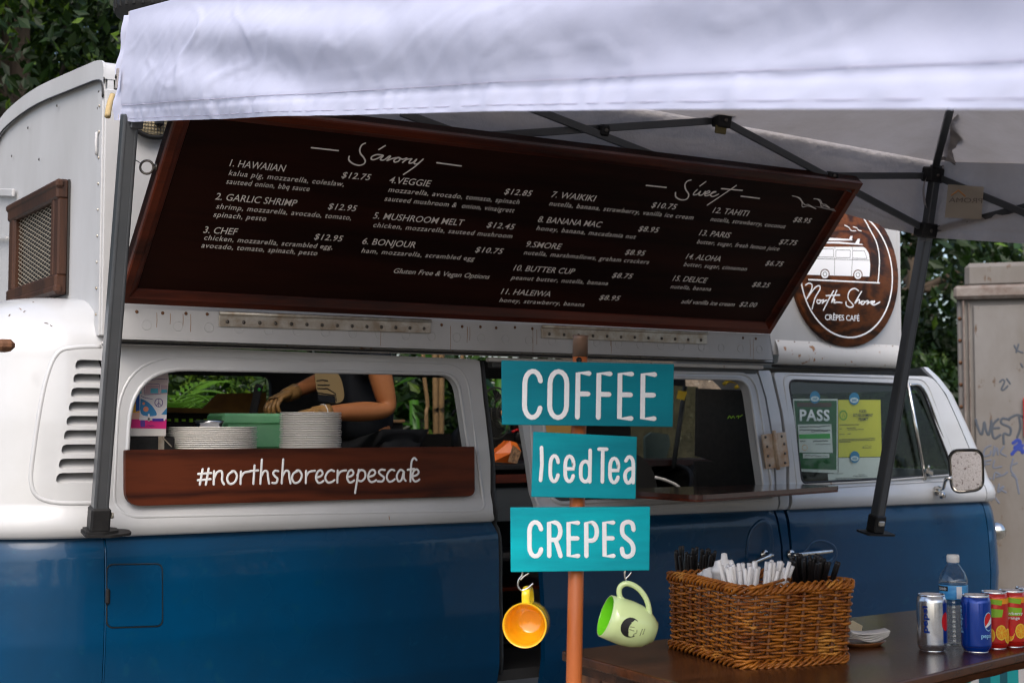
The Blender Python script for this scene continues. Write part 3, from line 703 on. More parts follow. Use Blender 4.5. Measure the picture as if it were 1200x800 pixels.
# wheels under the van
for x in (1.9, 4.6):
    for y in (.13, 1.55):
        m = MB(); m.lathe([(.19, -.08), (.30, -.085), (.325, -.05), (.325, .05), (.30, .085), (.19, .08)], (x, y, .325), frame((1, 0, 0), (0, 1, 0)), 28); t = m.build('tyre', M_['seal'], VAN)
        m = MB(); m.lathe([(0, -.05), (.08, -.06), (.17, -.03), (.195, -.07), (.2, 0), (.195, .07), (.17, .03), (0, .05)], (x, y, .325), frame((1, 0, 0), (0, 1, 0)), 24); m.build('rim', M_['white'], t)

# --- interior
YF = 1.66
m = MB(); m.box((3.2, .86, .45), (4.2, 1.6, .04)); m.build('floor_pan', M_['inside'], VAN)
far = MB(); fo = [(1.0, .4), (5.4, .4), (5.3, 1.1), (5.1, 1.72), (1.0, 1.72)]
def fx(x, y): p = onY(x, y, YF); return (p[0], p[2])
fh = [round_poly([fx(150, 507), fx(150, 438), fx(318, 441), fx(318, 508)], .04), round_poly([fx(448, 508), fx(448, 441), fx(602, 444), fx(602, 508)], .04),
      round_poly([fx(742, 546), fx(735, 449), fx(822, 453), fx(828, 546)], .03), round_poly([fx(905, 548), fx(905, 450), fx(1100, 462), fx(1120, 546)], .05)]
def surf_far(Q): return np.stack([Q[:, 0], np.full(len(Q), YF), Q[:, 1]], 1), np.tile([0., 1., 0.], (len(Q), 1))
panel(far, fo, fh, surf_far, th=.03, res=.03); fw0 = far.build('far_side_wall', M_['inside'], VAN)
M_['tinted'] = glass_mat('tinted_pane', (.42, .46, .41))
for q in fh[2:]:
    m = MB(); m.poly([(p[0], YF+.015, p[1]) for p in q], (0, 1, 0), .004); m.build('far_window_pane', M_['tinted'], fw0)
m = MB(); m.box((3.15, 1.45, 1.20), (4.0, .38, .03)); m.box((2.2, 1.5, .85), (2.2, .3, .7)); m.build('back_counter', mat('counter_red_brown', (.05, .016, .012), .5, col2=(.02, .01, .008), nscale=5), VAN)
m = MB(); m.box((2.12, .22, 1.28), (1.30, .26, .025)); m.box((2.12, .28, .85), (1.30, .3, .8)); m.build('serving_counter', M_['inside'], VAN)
# --- roof box
prof = [(.03, 2.50), (.04, 2.548), (.10, 2.570), (.25, 2.585), (.42, 2.60), (.85, 2.635), (1.2, 2.64), (1.45, 2.62), (1.60, 2.55), (1.66, 2.46)]
m = MB(); bo = [(1.385, 1.655), (5.06, 1.70), (5.06, 2.47), (1.385, 2.47)]; bh = [(1.66, 1.80), (4.08, 1.80), (4.08, 2.38), (1.66, 2.38)]
def surf_box(Q): return np.stack([Q[:, 0], np.full(len(Q), .033), Q[:, 1]], 1), np.tile([0., 1., 0.], (len(Q), 1))
panel(m, bo, [bh], surf_box, th=.02, res=.04); m.build('box_side_panel', M_['box_white'], VAN)
m = MB(); pr = np.array([(y, z) for y, z in prof]+[(1.66, 1.70), (.033, 1.66)])
def surf_rear(Q): return np.stack([np.full(len(Q), 1.382), Q[:, 0], Q[:, 1]], 1), np.tile([1., 0., 0.], (len(Q), 1))
panel(m, pr, [], surf_rear, th=.02, res=.03); m.build('box_rear_panel', M_['box_white'], VAN)
def surf_front(Q): return np.stack([np.full(len(Q), 5.04), Q[:, 0], Q[:, 1]], 1), np.tile([1., 0., 0.], (len(Q), 1))
m = MB(); panel(m, pr, [], surf_front, th=.02, res=.06); m.build('box_front_panel', M_['box_white'], VAN)
m = MB(); P = catmull([(0, y, z) for y, z in prof], 3); A = [(1.372, p[1], p[2]+.004) for p in P]; B = [(5.07, p[1], p[2]+.004) for p in P]; N = len(A)
m.add(A+B, [(i, i+1, N+i+1, N+i) for i in range(N-1)], 0, True); m.build('box_roof_sheet', M_['box_white'], VAN)
# folded edge strip round the rear end of the roof, in short lengths with pop rivets
PP = [(y, z) for _, y, z in catmull([(0, y, z) for y, z in prof], 3)]
cut = [0, 5, 9, 13, 16, 19, 22, 27]
for a, b in zip(cut[:-1], cut[1:]):
    m = MB(); seg = PP[a:b+1]; V = []
    for y, z in seg: V += [(1.368, y, z+.009), (1.368, y+.003, z-.055), (1.376, y, z+.009), (1.376, y+.003, z-.055)]
    F = []
    for i in range(len(seg)-1): k = i*4; F += [(k, k+1, k+5, k+4), (k+2, k+6, k+7, k+3), (k, k+4, k+6, k+2), (k+1, k+3, k+7, k+5)]
    m.add(V, F, 0, False); st = m.build('roof_edge_strip', M_['box_white'], VAN)
m = MB(); m.tube([(1.3665, y, z-.058) for y, z in PP], .0035, 6); m.build('strip_shadow_gap', M_['seal'], VAN)
m = MB(); m.box((1.373, .060, 2.07), (.012, .055, .80), None, .003); m.box((1.40, .026, 2.07), (.055, .012, .80), None, .003); corner = m.build('corner_angle', M_['box_white'], VAN)
for z in np.linspace(1.74, 2.42, 9):
    m = MB(); m.lathe([(0, .004), (.004, .003), (.005, 0)], (1.366, .06, z), frame((0, 1, 0), (-1, 0, 0)), 8); m.build('rivet', M_['steel'], corner)
for (x, y) in ((67, 124), (115, 127), (116, 108), (46, 187), (14, 183), (5, 148), (60, 60+56), (33, 150)):
    m = MB(); p = onX(x, y, 1.374); m.lathe([(0, .004), (.004, .003), (.006, 0)], p, frame((0, 1, 0), (-1, 0, 0)), 8); m.build('rivet', M_['screw'], VAN)
# latch plate on the rear face and pipe strap at the frame edge
m = MB(); p = onX(115, 168, 1.366)
m.tube(catmull([p+(0, .012, .035), p+(-.006, 0, .03), p+(-.008, -.004, 0), p+(-.006, 0, -.03), p+(0, .012, -.035)], 4), .005, 8); m.build('grab_loop', M_['box_white'], VAN)
m = MB(); a = onX(16, 226, 1.366); b = onX(-40, 224, 1.366); m.bar(a, b, .012, .03, bev=.003); a = onX(8, 278, 1.366); b = onX(-40, 280, 1.366); m.bar(a, b, .012, .008); m.build('rear_hatch_strip', M_['box_white'], VAN)
m = MB(); m.tube(catmull([onX(132, 112, 1.36), onX(128, 124, 1.34), onX(126, 137, 1.33)], 4), .010, 8); m.build('rope_end', mat('tan_rope', (.4, .3, .15), .8, bump=.5, bscale=200), VAN)
# brown framed vent grille on the rear face
vent = MB(); A = {k: onX(*p, 1.343) for k, p in dict(tl=(12, 238), tr=(70, 216), bl=(12, 366), br=(69, 355)).items()}
y0, y1 = A['tr'][1], A['tl'][1]; zt, zb = 2.235, 1.835
vroot = MB(); vroot.box((1.376, (y0+y1)/2, (zt+zb)/2), (.006, y1-y0, zt-zb)); vr = vroot.build('vent_back', M_['inside'], VAN)
for nm, c, d in (('vent_stile', (1.358, y0+.045, (zt+zb)/2), (.036, .09, zt-zb-.13)), ('vent_stile', (1.358, y1-.045, (zt+zb)/2), (.036, .09, zt-zb-.13))):
    m = MB(); m.box(c, d, None, .006); m.box((c[0]-.012, c[1]+(.02 if c[1] < .8 else -.02), c[2]), (.02, .03, d[2]), None, .004); m.build(nm, M_['vent_wood'], vr)
for z, s in ((zt-.035, 1), (zb+.035, -1)):
    m = MB(); m.box((1.355, (y0+y1)/2, z), (.044, y1-y0, .07), None, .008); m.box((1.343, (y0+y1)/2, z+s*.018), (.03, y1-y0+.02, .03), None, .008); m.build('vent_rail', M_['vent_wood'], vr)
m = MB(); iy0, iy1, iz0, iz1 = y0+.085, y1-.085, zb+.06, zt-.06
AS = 3.6
for k in range(27):     # expanded metal mesh, wide diamonds
    t = k/26*((iy1-iy0)/AS+(iz1-iz0)); 
    for sg in (1, -1):
        a = [t, 0]; b = [0, t]; W_, H_ = (iy1-iy0)/AS, iz1-iz0
        p = (min(t, W_), max(0, t-W_)); q = (max(0, t-H_), min(t, H_))
        if abs(p[0]-q[0]) < 1e-6: continue
        P_ = [(1.357+(.003 if sg > 0 else 0), iy0+AS*(x if sg > 0 else W_-x), iz0+z) for x, z in (p, q)]; m.tube(P_, .0016, 4, caps=False)
m.build('vent_mesh', mat('vent_mesh_metal', (.26, .23, .18), .5, .0), vr)['kind'] = 'stuff'
# rust run where the box meets the old roof
m = MB(); pts = [onX(x, y, 1.372) for x, y in ((50, 362), (68, 360), (85, 364), (98, 371), (108, 379), (114, 386))]
m.tube([p for p in catmull(pts, 5)], .0045, 6); m.build('rust_line', M_['rust'], VAN)
# apron under the menu board
m = MB(); z0a, z1a = 1.657, 1.757
m.poly([(1.415, -.040, z0a), (4.205, -.040, z0a+.006), (4.185, -.040, z1a+.012), (1.425, -.040, z1a)], (0, 1, 0), .004)
m.poly([(1.415, -.040, z0a), (1.425, -.040, z1a), (1.425, .03, z1a), (1.415, .03, z0a)], (1, 0, 0), .003); m.poly([(4.205, -.040, z0a+.006), (4.185, -.040, z1a+.012), (4.185, .03, z1a+.012), (4.205, .03, z0a+.006)], (-1, 0, 0), .003)
m.poly([(1.415, -.037, z0a+.0005), (4.205, -.037, z0a+.0065), (4.205, .03, z0a+.0065), (1.415, .03, z0a+.0005)], (0, 0, 1), .003)
apron = m.build('apron_strip', M_['box_white'], VAN)
for i in range(26):
    x = 1.50+i*.105; m = MB(); m.tube([(x+.016*math.cos(a), -.0405, 1.705+.016*math.sin(a)) for a in np.linspace(0, 2*PI, 13)[:-1]], .0007, 4, closed=True); m.build('embossed_ring', M_['box_white'], apron)
for i in range(34):
    x = 1.47+i*.08+random.uniform(-.008, .008)
    if 1.75 < x < 2.55 or 3.06 < x < 3.95: continue
    m = MB(); m.lathe([(0, .0015), (.005, .001), (.006, 0)], (x, -.041, 1.748+random.uniform(-.003, .004)), frame((1, 0, 0), (0, -1, 0)), 7); m.build('rust_spot', M_['rust'], apron)
for (x, y) in ((912, 400), (931, 401), (948, 402), (1030, 406), (1046, 406), (970, 405)):
    m = MB(); m.lathe([(0, .002), (.005, .0015), (.006, 0)], onY(x, y, .031), frame((1, 0, 0), (0, -1, 0)), 7); m.build('rust_spot', M_['rust'], VAN)
for i in range(16):
    x = random.choice([1.55, 1.62, 1.9, 2.35, 2.62, 2.72, 2.9, 3.0, 3.35, 4.0, 4.1])+random.uniform(-.03, .03); z = 1.745; L_ = random.uniform(.03, .085); m = MB(); m.stroke([(x, -.0402, z), (x+.001, -.0402, z-L_*.5), (x, -.0402, z-L_)], (0, -1, 0), .0022, .0002); m.build('rust_streak', M_['streak'], apron)
for x, y, L_ in ((128, 425, .10), (452, 604, .012), (600, 398, .02)):
    p = onY(x, y, 0); y_ = float(side_y(p[2]))-.0045; m = MB(); m.stroke([(p[0], y_, p[2]), (p[0]+.002, y_, p[2]-L_)], (0, -1, 0), .003, .0002); m.build('rust_streak', M_['streak'], quarter)
rs_ = random.Random(4)
for i in range(14):     # chips and leaf litter on the old roof shoulder
    u_, v_ = rs_.uniform(.75, 1.3), rs_.uniform(1.70, 1.98); q, n_ = sfr(np.array([[u_, v_], [u_+rs_.uniform(-.014, .014), v_+rs_.uniform(-.008, .008)]])); m = MB(); m.stroke([q[0]-n_[0]*.0015, q[1]-n_[1]*.0015], -n_[0], rs_.uniform(.0015, .0035), .0006); m.build('dirt_fleck', rs_.choice([M_['rust'], M_['streak'], M_['bark_bit']]), body)
def piano(x0, y0, x1, y1, n):
    a = onY(x0, y0, -.047); b = onY(x1, y1, -.047); m = MB(); m.bar(a+(0, .003, -.012), b+(0, .003, -.012), .006, .04, bev=.001); hg = m.build('piano_hinge', M_['steel'], VAN)
    m = MB(); m.tube([a+(0, -.003, .012), b+(0, -.003, .012)], .0065, 8); m.build('hinge_barrel', M_['steel'], hg)
    for i in range(n):
        p = lerp(a, b, (i+.5)/n)+np.array((0, -.001, -.016)); m = MB(); m.lathe([(0, .0045), (.005, .003), (.0065, 0)], p, frame((1, 0, 0), (0, -1, 0)), 8); m.build('screw', M_['screw'], hg)
piano(257, 371, 505, 380, 14); piano(635, 386, 829, 394, 12)
# ribbed vent cap on the roof, round horn grille under the canopy
m = MB(); vc = onP(196, 8, onY(150, 40, .62), (0, 1, 0)); vc = np.array([1.86, .55, 2.83])
vc = onY(180, 20, .35)
m.lathe([(0, .14), (.10, .13), (.13, .09), (.135, .03), (.13, 0), (.10, -.02), (.09, -.30)], vc, None, 40); cap = m.build('roof_vent_cap', M_['black'], VAN)
for k in range(26):
    a = 2*PI*k/26; m = MB(); m.bar(vc+(.134*math.cos(a), .134*math.sin(a), .01), vc+(.131*math.cos(a), .131*math.sin(a), .09), .008, .008, (1, 0, 0)); m.build('rib', M_['black_matte'], cap)
m = MB(); hc = onY(180, 127, .0); Rg = frame((1, 0, 0), (0, -1, 0))
m.lathe([(0, .012), (.05, .011), (.080, .006), (.092, 0)], hc, Rg, 40); grille = m.build('round_grille', mat('tan_speaker_mesh', (.50, .42, .27), .7, col2=(.3, .24, .14), nscale=160, bump=.6, bscale=260), VAN)
m = MB(); m.tube([hc+Rg@np.array([.095*math.cos(a), .095*math.sin(a), -.002]) for a in np.linspace(0, 2*PI, 33)[:-1]], .009, 8, closed=True); m.build('grille_rim', M_['black'], grille)
m = MB()
for k in range(-8, 9):
    w_ = math.sqrt(max(0, .088**2-(k*.0105)**2)); zz = lambda x: .013-.00145*((x*x+(k*.0105)**2)/.0011)*.6
    for sg in (0, 1):
        P_ = [np.array([x, k*.0105]) if sg else np.array([k*.0105, x]) for x in np.linspace(-w_, w_, 9)]; m.tube([hc+Rg@np.array([p[0], p[1], .0135-.8*(p@p)]) for p in P_], .0011, 4, caps=False)
m.build('grille_wires', M_['ink_dark'], grille)['kind'] = 'stuff'
m = MB(); m.box(hc+Rg@np.array([.012, -.045, .022]), (.03, .02, .03), None, .006); m.build('grille_knob', M_['black'], grille)

# --- menu board on the lifted hatch
TILT = np.array([0, -.69, .725]); TILT /= np.linalg.norm(TILT); BU = np.array([1., 0, 0]); BN = np.cross(BU, TILT)      # outward face normal
if BN @ (CAM-np.array([2.8, -.3, 2])) < 0: BN = -BN
B0 = onP(138, 360, (1.4, -.05, 1.768), BN); B0[2] += 0
BP = np.array([B0[0], -.05, 1.768])
board_c = np.array([(138, 360), (905, 389), (1012, 216), (211, 121)])
C3 = [onP(x, y, BP, BN) for x, y in board_c]
vtop = np.mean([(C3[2]-BP)@TILT, (C3[3]-BP)@TILT]); u0 = 0.0; u1 = (C3[1]-C3[0])[0]
bc = [np.array([C3[0][0], 0, 0])+BP*[0, 1, 1], np.array([C3[1][0], 0, 0])+BP*[0, 1, 1]]
c00, c10 = bc[0], bc[1]; v_l = (C3[3]-BP)@TILT; v_r = (C3[2]-BP)@TILT
c01 = c00+TILT*v_l+BU*.010; c11 = c10+TILT*v_r+BU*.004
m = MB(); back = .055
m.poly([c00-BN*.02, c10-BN*.02, c11-BN*.02, c01-BN*.02], -BN, back-.02); hatch = m.build('menu_board', M_['board_face'], VAN)
props(hatch, 'dark wood menu board hinged out over the serving windows')
fw_ = .052
def fbar(a, b, inw, name):
    """frame timber with a sloping inner lip"""
    a = np.array(a); b = np.array(b); x = (b-a)/np.linalg.norm(b-a); y = np.array(inw)/np.linalg.norm(inw)
    cs = [(0, -back), (0, -.004), (.004, 0), (.026, 0), (.030, -.003), (fw_-.004, -.014), (fw_, -.021), (fw_, -.030)]
    m = MB(); V = []
    for e, p in ((0, a), (1, b)):
        for (w_, d_) in cs:
            mit = x*w_*(1 if e == 0 else -1); V.append(p+mit+y*w_+BN*d_)
    k = len(cs); m.add(V, [(i, (i+1) % k, k+(i+1) % k, k+i) for i in range(k)]+[list(range(k)), list(range(k, 2*k))]); return m.build(name, M_['board_frame'], hatch)
fbar(c00, c10, TILT, 'frame_rail'); fbar(c01, c11, -TILT, 'frame_rail'); fbar(c00, c01, BU, 'frame_stile'); fbar(c10, c11, -BU, 'frame_stile')
FP = BP-BN*.020
def bp(x, y, o=0.0): return onP(x, y, FP+BN*o, BN)
menu = [
 ('1. HAWAIIAN', 268.4, 194.5, 332.6, 201, 1), ('kalua pig, mozzarella, coleslaw,', 267.5, 205, 402.5, 218, 0), ('sauteed onion, bbq sauce', 264.5, 215, 362, 223, 0), ('$12.75', 399.5, 208, 432.5, 210.4, 2),
 ('2. GARLIC SHRIMP', 251.6, 233.5, 346.4, 241, 1), ('shrimp, mozzarella, avocado, tomato,', 252.8, 244, 411, 257.5, 0), ('spinach, pesto', 249.5, 253.6, 311, 258.4, 0), ('$12.95', 383.6, 244.6, 416, 247, 2),
 ('3. CHEF', 237.8, 272.5, 276.8, 274, 1), ('chicken, mozzarella, scrambled egg,', 238.4, 280.6, 389, 292, 0), ('avocado, tomato, spinach, pesto', 235.4, 289.6, 371, 298.6, 0), ('$12.95', 367.4, 280, 399.5, 283, 2),
 ('4.VEGGIE', 455, 214, 503, 218, 1), ('mozzarella, avocado, tomato, spinach', 454.5, 224.5, 608, 238, 0), ('sauteed mushroom &  onion, vinaigrett', 450, 235, 602, 248, 0), ('$12.85', 590, 227, 621.5, 229, 2),
 ('5. MUSHROOM MELT', 436.5, 255.7, 542, 263, 1), ('chicken, mozzarella, sauteed mushroom', 436.5, 265.7, 599.5, 278, 0), ('$12.45', 569.5, 266, 601, 268.7, 2),
 ('6. BONJOUR', 423.5, 285.5, 486, 290, 1), ('ham, mozzarella, scrambled egg', 423, 295.7, 555, 305, 0), ('$10.75', 556, 295, 587.5, 297, 2), ('Gluten Free & Vegan Options', 460, 319.5, 572.5, 326, 3),
 ('7. WAIKIKI', 645, 230.8, 696, 235.5, 1), ('nutella, banana, strawberry, vanilla ice cream', 643, 240.5, 811.6, 256.5, 0), ('$10.75', 762.4, 242.7, 791, 244.5, 2),
 ('8. BANANA MAC', 629.3, 259.8, 703.3, 265.7, 1), ('honey, banana, macadamia nut', 628, 269.3, 743.8, 279.8, 0), ('$8.95', 747, 270.4, 770, 272, 2),
 ('9.SMORE', 615, 288.8, 656, 291.8, 1), ('nutella, marshmallows, graham crackers', 613.3, 297.8, 759.3, 309, 0), ('$8.95', 731.6, 297.8, 754, 299, 2),
 ('10. BUTTER CUP', 601, 316.5, 671.8, 320.3, 1), ('peanut butter, nutella, banana', 598.7, 327, 712, 333, 0), ('$8.75', 716.3, 324.8, 739.3, 326, 2),
 ('11. HALEIWA', 586.5, 344, 644.3, 347.3, 1), ('honey, strawberry, banana', 584.7, 353.4, 684, 358.6, 0), ('$8.95', 701.3, 350.7, 724.4, 351.8, 2),
 ('12. TAHITI', 834.4, 249, 875.2, 253, 1), ('nutella, strawberry, coconut', 832, 258.6, 919, 267.6, 0), ('$8.95', 928.6, 259.5, 948.4, 261, 2),
 ('13. PARIS', 818.5, 275.4, 854, 278.4, 1), ('butter, sugar, fresh lemon juice', 816, 285, 912, 293.4, 0), ('$7.75', 912, 285.6, 932, 286.8, 2),
 ('14. ALOHA', 803, 303, 843.4, 306, 1), ('butter, sugar, cinnamon', 800.5, 311.4, 874, 317, 0), ('$6.75', 896, 310.5, 915.7, 311.4, 2),
 ('15. DELICE', 787.6, 328.5, 826.3, 331.5, 1), ('nutella, banana', 785.2, 337.5, 832.3, 340.5, 0), ('$8.25', 880.6, 335.4, 900, 336.3, 2),
 ('add vanilla ice cream', 797.5, 355, 859.6, 358.5, 3), ('$2.00', 865.6, 358.5, 885, 359.4, 2)]
for s, x0, y0_, x1, y1_, k in menu:
    a = bp(x0, y0_); b = bp(x1, y1_); ex = b-a; w_ = np.linalg.norm(ex); ex /= w_; ex = ex*.35+BU*.65; ex /= np.linalg.norm(ex)
    m = MB(); put_text(m, s, a, ex, TILT, BN, w_, (.0205, .0268, .0245, .022)[k], (.10, .06, .12, .16)[k], (.007, .006, .010, .006)[k], (1.12, 1.0, 1.1, 1.0)[k])
    m.build('menu_lettering', M_['letter'], hatch)
def trace(parent, name, strokes, org, sc, fn, n, lw, mt, k=5, hgt=.0008):
    m = MB()
    for st in strokes:
        pts = [fn(org[0]+x/sc, org[1]+y/sc) for x, y in st]
        m.stroke(catmull(pts, k) if len(pts) > 2 else pts, n, lw, hgt)
    return m.build(name, mt, parent)
trace(hatch, 'savory_script', [[(30, 109), (218, 130)], [(912, 215), (1083, 238)],
  [(408, 78), (385, 90), (370, 120), (375, 150), (398, 180), (408, 205), (395, 225), (360, 233), (320, 220), (293, 195), (295, 170)], [(504, 122), (548, 95)],
  [(530, 162), (490, 158), (455, 172), (452, 190), (475, 192), (520, 172), (535, 165), (515, 192), (540, 195), (575, 170), (585, 172), (560, 200), (600, 185), (640, 178)],
  [(640, 178), (612, 195), (615, 210), (640, 205), (655, 185), (640, 178), (670, 190), (700, 182), (690, 195), (668, 215), (700, 192), (735, 188)],
  [(735, 188), (715, 215), (740, 215), (770, 190), (752, 218), (775, 222), (815, 190)], [(815, 190), (760, 240), (678, 297)]], (360, 155), 6.0, bp, BN, .0056, M_['letter'])
trace(hatch, 'sweet_script', [[(38, 64), (160, 77)], [(618, 130), (730, 144)],
  [(312, 32), (290, 38), (275, 60), (280, 90), (298, 120), (285, 148), (250, 152), (220, 135), (217, 108)], [(366, 68), (402, 42)],
  [(350, 90), (330, 110), (328, 122), (350, 118), (370, 100), (360, 122), (380, 122), (400, 100), (395, 118)],
  [(395, 118), (425, 108), (420, 98), (398, 112), (400, 128), (425, 122), (450, 108), (465, 104), (445, 105), (430, 122), (445, 132), (480, 118)],
  [(588, 65), (530, 105), (412, 184)], [(498, 84), (625, 95)]], (750, 205), 5.217, bp, BN, .0056, M_['letter'])
trace(hatch, 'gull_drawing', [[(930, 128), (965, 138), (990, 165), (993, 195), (1030, 190), (1075, 207)], [(935, 130), (975, 140), (1005, 180), (1030, 182), (1075, 207)],
  [(1062, 146), (1090, 152), (1105, 175), (1108, 192), (1130, 190), (1160, 203)], [(1066, 146), (1100, 152), (1115, 178), (1135, 182), (1160, 203)]], (750, 205), 5.217, bp, BN, .0030, M_['letter'])
# ring and hook at the board's left edge
m = MB(); rc = onY(172, 196, -.36); m.tube([rc+RT*.020*math.cos(a)+UP*.020*math.sin(a) for a in np.linspace(0, 2*PI, 17)[:-1]], .0038, 8, closed=True)
m.tube([rc+RT*.018, onY(191, 197, -.36)+(.02, 0, 0)], .0048, 8); m.tube([rc+RT*.03-UP*.01, rc+RT*.03+UP*.012], .005, 6); m.build('eye_hook', M_['screw'], hatch)
m = MB(); m.tube([rc-RT*.015+UP*.01, onY(140, 176, .02)], .0016, 5); m.build('stay_wire', M_['screw'], hatch)
# ------------------------------------------------------------------ serving window board, shelf, round sign, permits
hb_pts = [onY(x, y, -.030) for x, y in round_poly([(147, 527), (556, 523), (556.5, 581), (147, 593)], [2, 1, 9, 20], 6)]
m = MB(); m.poly(hb_pts, (0, 1, 0), .022); hashb = m.build('hashtag_board', M_['hash_wood'], VAN)
letters = [('#', 231.8, 247.5), ('hn', 250.5, 262.6), ('ho', 266, 278), ('hr', 281, 293), ('ht', 293, 302.4), ('hh', 305, 316), ('hs', 319, 326.3), ('hh', 330, 341), ('ho', 342, 354), ('hr', 357.5, 369), ('he', 370, 379), ('hc', 381, 392),
           ('hr', 394.5, 405.5), ('he', 406.5, 415), ('hp', 416, 428.5), ('he', 431, 440.8), ('hs', 442.5, 451.3), ('hc', 453, 462.6), ('ha', 464.5, 475.5), ('hf', 476.5, 488), ('he', 482.8, 491.5)]
m = MB()
for g, x0, x1 in letters:
    yb = lerp(567.6, 563.6, (x0-232)/260); a = onY(x0, yb, -.0305); b = onY(x1, yb-(x1-x0)*.016, -.0305); ex = b-a; w_ = np.linalg.norm(ex); ex /= w_
    put_glyph(m, g, a, ex, (0, 0, 1), (0, -1, 0), w_, .0435, .0078, hgt=.0012)
m.build('hashtag_lettering', M_['white_letter'], hashb)
# shelf under the door window
sz = 1.142
sp = [(x, y) for x, y in ((2.97, -.01), (2.965, -.14), (3.02, -.205), (3.2, -.225))]
A = onZ(742, 586, sz-.012); Bq = onZ(985, 572, sz-.012)
pts = round_poly([(3.30, -.02), (3.30-.02, A[1]), (Bq[0], Bq[1]), (Bq[0]+.015, -.02)], [.0, .05, .03, 0])
m = MB(); m.poly([(x, y, sz-.018) for x, y in pts], (0, 0, 1), .016); shelf = m.build('serving_shelf', M_['shelf_wood'], VAN)
m = MB(); m.poly([(x, y+.003, sz-.026) for x, y in pts], (0, 0, 1), .0085); m.build('shelf_lip', M_['board_frame'], shelf)
# round cafe sign
rc_ = np.array([4.700, .012, 2.063]); RR = .328
fr_ = frame((1, 0, 0), (0, -1, 0))
m = MB(); m.lathe([(0, .0), (RR-.004, .0), (RR, -.004), (RR, -.022), (0, -.022)], rc_, fr_, 64); rs = m.build('round_sign', M_['round_wood'], VAN)
def rp(x, y, o=0): return onY(x, y, rc_[1]-.0004-o)
m = MB(); m.stroke([rc_+fr_@np.array([(RR-.042)*math.cos(a), (RR-.042)*math.sin(a), 0]) for a in np.linspace(0, 2*PI, 65)], (0, -1, 0), .0075, .0008); m.build('painted_ring', M_['white_letter'], rs)
trace(rs, 'arch_line', [[(388, 30), (430, 70), (470, 140), (505, 210), (520, 290), (518, 370), (512, 428)], [(130, 413), (520, 431)]], (920, 240), 4.707, rp, (0, -1, 0), .0068, M_['white_letter'])
trace(rs, 'gull_drawing', [[(330, 114), (352, 125), (365, 142), (390, 144)], [(376, 122), (395, 128), (405, 140), (420, 144)]], (920, 240), 4.707, rp, (0, -1, 0), .0045, M_['white_letter'])
trace(rs, 'north_script', [[(205, 78), (235, 60), (262, 65), (272, 85), (262, 130), (215, 220)], [(215, 220), (250, 170), (300, 105), (335, 85), (352, 95), (345, 130), (300, 210), (272, 316)],
  [(345, 232), (325, 228), (320, 250), (340, 262), (360, 240), (345, 228), (370, 232), (388, 226)], [(388, 226), (372, 262), (395, 240), (420, 228)], [(488, 135), (440, 220), (385, 330)], [(412, 184), (548, 178)],
  [(520, 132), (465, 250), (490, 222), (500, 228), (490, 255), (530, 250), (572, 255)]], (920, 325), 8.571, rp, (0, -1, 0), .0062, M_['white_letter'])
trace(rs, 'shore_script', [[(738, 135), (700, 112), (655, 130), (632, 180), (640, 225), (680, 270), (682, 292), (650, 300), (615, 280), (612, 248)], [(768, 142), (700, 260), (735, 225), (748, 230), (742, 262)],
  [(742, 262), (765, 245), (780, 240), (762, 262), (780, 272), (800, 252), (790, 240)], [(800, 250), (822, 238), (838, 240), (822, 268), (850, 250), (875, 240)], [(862, 262), (890, 255), (900, 240), (880, 245), (872, 268), (900, 275), (952, 248)]], (920, 325), 8.571, rp, (0, -1, 0), .0062, M_['white_letter'])
m = MB(); a = rp(966.6, 374.8); b = rp(1007, 376.0); ex = b-a; w_ = np.linalg.norm(ex); ex /= w_; put_text(m, 'CRÊPES CAFÉ', a, ex, (0, 0, 1), (0, -1, 0), w_, .026, bold=.012, off=.0012); m.build('crepes_cafe_lettering', M_['white_letter'], rs)
def fill(name, polys, parent, mt, o=.0005, org=(920, 240), sc=4.707, fn=None):
    m = MB(); fn = fn or rp
    for P in polys: m.add([fn(org[0]+x/sc, org[1]+y/sc, o) for x, y in P], [list(range(len(P)))])
    return m.build(name, mt, parent)
bus = fill('bus_emblem', [round_poly([(120, 300), (175, 232), (440, 232), (462, 268), (470, 330), (466, 396), (110, 385)], [5, 18, 22, 10, 4, 6, 4], 5)], rs, M_['ink_white'])
wins = [round_poly(q, 6, 3) for q in ([(195, 243), (268, 244), (268, 289), (185, 288)], [(280, 249), (360, 250), (359, 292), (280, 291)], [(372, 252), (438, 254), (452, 297), (373, 295)])]
trace(rs, 'emblem_outline', [w+[w[0]] for w in wins]+[[(274, 290), (272, 386)], [(372, 295), (366, 390)], [(150, 296), (466, 306)], [(275, 225), (275, 245)], [(372, 228), (372, 248)]], (920, 240), 4.707, lambda x, y: rp(x, y, .0006), (0, -1, 0), .0022, M_['ink_dark'], k=2, hgt=.0005)
fill('emblem_surfboard', [[(190, 186), (240, 182), (370, 190), (372, 196), (240, 197), (190, 196)], [(225, 204), (300, 204), (425, 216), (430, 222), (300, 214), (225, 212)], [(352, 190), (362, 172), (373, 172), (368, 192)], [(386, 212), (402, 187), (414, 188), (408, 214)]], rs, M_['ink_white'])
def wheel(cx, cy):
    for nm, r, mt, o in (('emblem_tyre', 26, 'round_wood', .0010), ('emblem_wheel', 21, 'ink_white', .0014), ('emblem_hub', 12, 'ink_dark', .0018), ('emblem_hub_cap', 9, 'ink_white', .0022)):
        fill(nm, [[(cx+r*math.cos(a), cy+r*1.12*math.sin(a)) for a in np.linspace(0, 2*PI, 17)[:-1]]], rs, M_[mt], o)
wheel(220, 382); wheel(402, 386)
